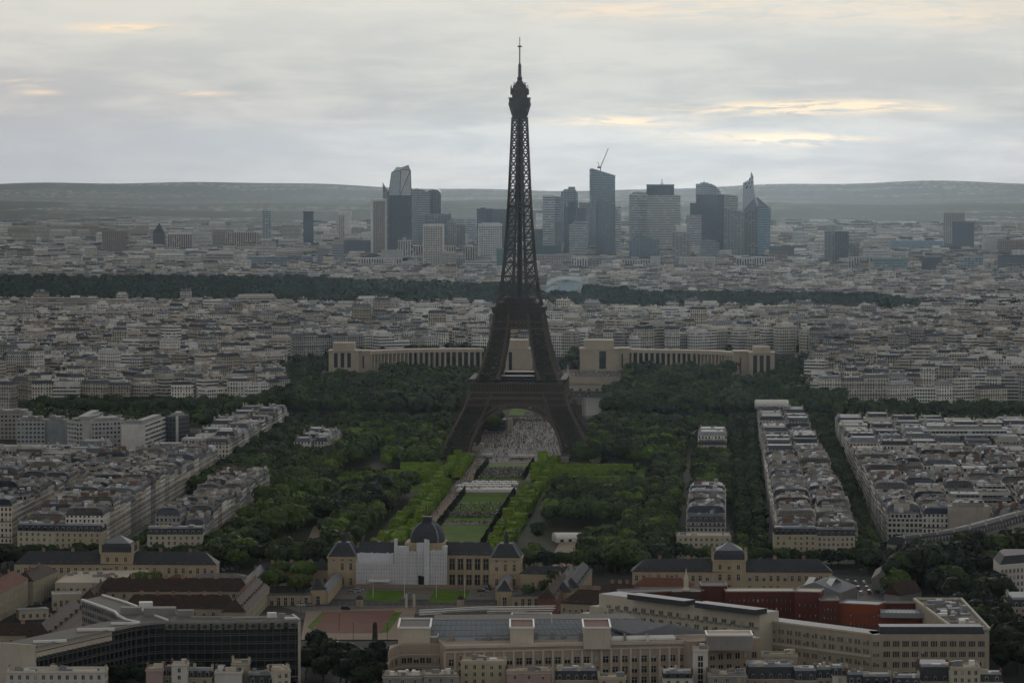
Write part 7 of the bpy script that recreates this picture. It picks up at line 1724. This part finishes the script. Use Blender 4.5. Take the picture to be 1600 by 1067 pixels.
def sails():
    """glass-sailed museum in the wood"""
    D = 5560; X_ = lambda px: (px - 800) / F * D; Zp = lambda py: CZ - (py - 245) / F * D; cx = X_(875)
    r = empty('glass_sail_museum', (cx, D, 0)); tag(r, 'pale blue museum of billowing glass sails in the dark wood right of the iron tower', 'museum')
    def sail(pts, t, nm='glass_sail'):
        b = MB(); f0 = b.add([(X_(a) - cx, d, Zp(y)) for a, d, y in pts]); f1 = b.add([(X_(a) - cx + 1, d + 2, Zp(y) - 2) for a, d, y in pts]); n = len(pts)
        m = len(pts) // 2
        for i in range(m - 1): b.face((f0 + i, f0 + i + 1, f0 + n - 2 - i, f0 + n - 1 - i), 0, t); b.face((f1 + n - 1 - i, f1 + n - 2 - i, f1 + i + 1, f1 + i), 0, t)
        for i in range(n): j = (i + 1) % n; b.face((f0 + j, f0 + i, f1 + i, f1 + j), 0, (.6, .62, .64))
        b.obj(nm, [M_ROOF], r, smooth=False)
    t1 = (.42, .52, .58)
    sail([(854, 0, 448), (862, -4, 442), (872, -6, 437.5), (884, -6, 436), (898, -2, 438), (908, 6, 441), (908, 26, 434.5), (898, 26, 432.5), (884, 26, 432), (872, 26, 433), (862, 26, 436), (854, 26, 441)], t1)
    sail([(870, -10, 459.5), (880, -12, 461), (893, -12, 460), (907, -2, 441.5), (893, 2, 439.5), (878, 0, 441)], (.38, .48, .54))
    sail([(848, -8, 457), (856, -11, 459), (863, -12, 460), (872, -4, 447.5), (865, 0, 447), (859, 0, 447)], (.45, .56, .62))
    sail([(893, -6, 461), (898, -6, 461), (904, -6, 459), (909, 6, 444), (908, 6, 443), (905, 6, 444)], (.40, .44, .44))
    b = MB(); b.box(X_(846) - cx, X_(905) - cx, 4, 30, 0, Zp(447), 0, (.42, .43, .42)); b.obj('white_core', [M_PLAIN], r)
sails()
# ------------------------------------------------------------------ emit the trees: the nearest 300 one by one, the rest as one mass
def emit_trees():
    own = [q for q in TREES if q[6]]; rest = [q for q in TREES if not q[6]]
    def seen(q):
        px = q[0] / q[1] * F + 800; return -25 < px < 1625
    rest.sort(key=lambda q: (not seen(q), q[1]))
    cut = 300 - len(own); near, far = rest[:cut], rest[cut:]
    near.sort(key=lambda q: (q[5], q[1])); cnt = {}; used = {}
    tw = {0: 'green', 1: 'bright green', 2: 'dark green'}
    for q in own + near:
        x, y, z, sc, tone, row, label = q
        if not label:
            cnt[row] = cnt.get(row, 0) + 1
            label = '%s tree, %s from near end of %s' % (tw[tone], ordw(cnt[row]), row)
        r = empty('park_tree', (x, y, z), rnd.random() * 6.28); r.scale = (sc,) * 3
        tag(r, label, 'tree', 'trees of the park, courtyards and avenues')
        link('trunk', TRUNK, r); link('crown', CMESH[(rnd.randrange(7), tone)], r)
    # the mass
    Vs, Ts = [], []
    g = np.random.RandomState(5)
    for q in far:
        x, y, z, sc, tone, row, label = q
        V, T, hh = CV[g.randint(7)]; k = 620
        if y > 2600: idx = g.choice(len(V), 230, replace=False); big = 1.45
        else: idx = g.choice(len(V), 420, replace=False); big = 1.15
        v = V[idx]; c = v.mean(1, keepdims=True); v = c + (v - c) * big
        a = g.rand() * 6.28; ca, sa = math.cos(a), math.sin(a)
        w = np.empty_like(v); w[..., 0] = (v[..., 0] * ca - v[..., 1] * sa) * sc + x; w[..., 1] = (v[..., 0] * sa + v[..., 1] * ca) * sc + y; w[..., 2] = v[..., 2] * sc + z
        base = {0: (1, 1, 1), 1: (1.9, 1.85, 1.1), 2: (.6, .62, .8)}[tone]; kk = g.uniform(.55, 1.5)
        Vs.append(w); Ts.append(T[idx, None] * np.array(base)[None] * kk)
    me = quads_mesh('woodland', np.concatenate(Vs), np.concatenate(Ts), [M_LEAF])
    tag(link('woodland', me), 'dense green trees of the park and the river banks seen as one mass', 'trees', kind='stuff')
    print('TREES', len(own), len(near), len(far), sum(len(v) for v in Vs))
emit_trees()

# far forest and scattered far trees
def forest():
    g = np.random.RandomState(11); Vs, Ts = [], []
    base = []
    for i in range(6):
        v, tn = crown_arrays(500 + i, 6.5, 11, 6, 46, 4.6); base.append((v, tn))
    def put(x, y, sc, k):
        z = terr(x, y); v, tn = base[g.randint(6)]; Vs.append(v * sc + np.array([x, y, z])); Ts.append(tn * k)
    bnds = [(-60, 5250, 6350), (480, 5250, 6300), (560, 5220, 6100), (850, 5150, 5900), (960, 5020, 5800), (1000, 4980, 5600), (1380, 4950, 5500), (1420, 5000, 5250), (1460, 5100, 5150), (1660, 5100, 5120)]
    A = [b[0] for b in bnds]
    for i in range(7700):
        px = g.uniform(-230, 1830); d0 = np.interp(px, A, [b[1] for b in bnds]); d1 = np.interp(px, A, [b[2] for b in bnds])
        d = d0 + (d1 - d0) * g.rand()
        if 835 < px < 915 and d > 5560: continue
        put((px - 800) / F * d, d, g.uniform(1.0, 1.5), g.uniform(.7, 1.25))
    for i in range(3400):            # garden trees among the houses
        d = g.choice([g.uniform(3500, 5200), g.uniform(6500, 10300)]); px = g.uniform(-60, 1660); put((px - 800) / F * d, d, g.uniform(.6, 1.15), g.uniform(.7, 1.2))
    for (p0, p1, y, n, s) in ((200, 300, 7700, 120, 1.3), (0, 100, 8000, 100, 1.3), (590, 800, 6900, 90, 1.1), (975, 1010, 6950, 30, 1.3), (628, 660, 7200, 30, 1.7), (1210, 1260, 7300, 60, 1.2), (470, 500, 7600, 40, 1.5), (900, 1130, 6600, 120, 1.0), (1400, 1600, 7000, 120, 1.0), (560, 720, 6850, 60, 1.2)):
        for i in range(n):
            px = g.uniform(p0, p1); d = y + g.uniform(-120, 120); put((px - 800) / F * d, d, s * g.uniform(.8, 1.2), 1)
    me = quads_mesh('forest', np.concatenate(Vs), np.concatenate(Ts), [M_LEAFD])
    tag(link('forest', me), 'dark wooded belt crossing the whole view beyond the near city roofs', 'forest', kind='stuff')
forest()

# ------------------------------------------------------------------ the air
def haze():
    b = MB(); b.box(-4700, 4700, -500, 17900, -2.0, 352)
    m = bpy.data.materials.new('haze_air'); m.use_nodes = True; t = NT(m.node_tree)
    o = t.n('ShaderNodeOutputMaterial'); v = t.n('ShaderNodeVolumePrincipled')
    v.inputs['Color'].default_value = (0.62, 0.84, 1.0, 1); v.inputs['Density'].default_value = HAZE_D; v.inputs['Anisotropy'].default_value = 0.9
    t.t.links.new(v.outputs[0], o.inputs['Volume'])
    h = b.obj('haze', [m]); tag(h, 'thin bluish evening haze over the city', 'haze', kind='stuff')
HAZE_D = 0.45e-5
haze()
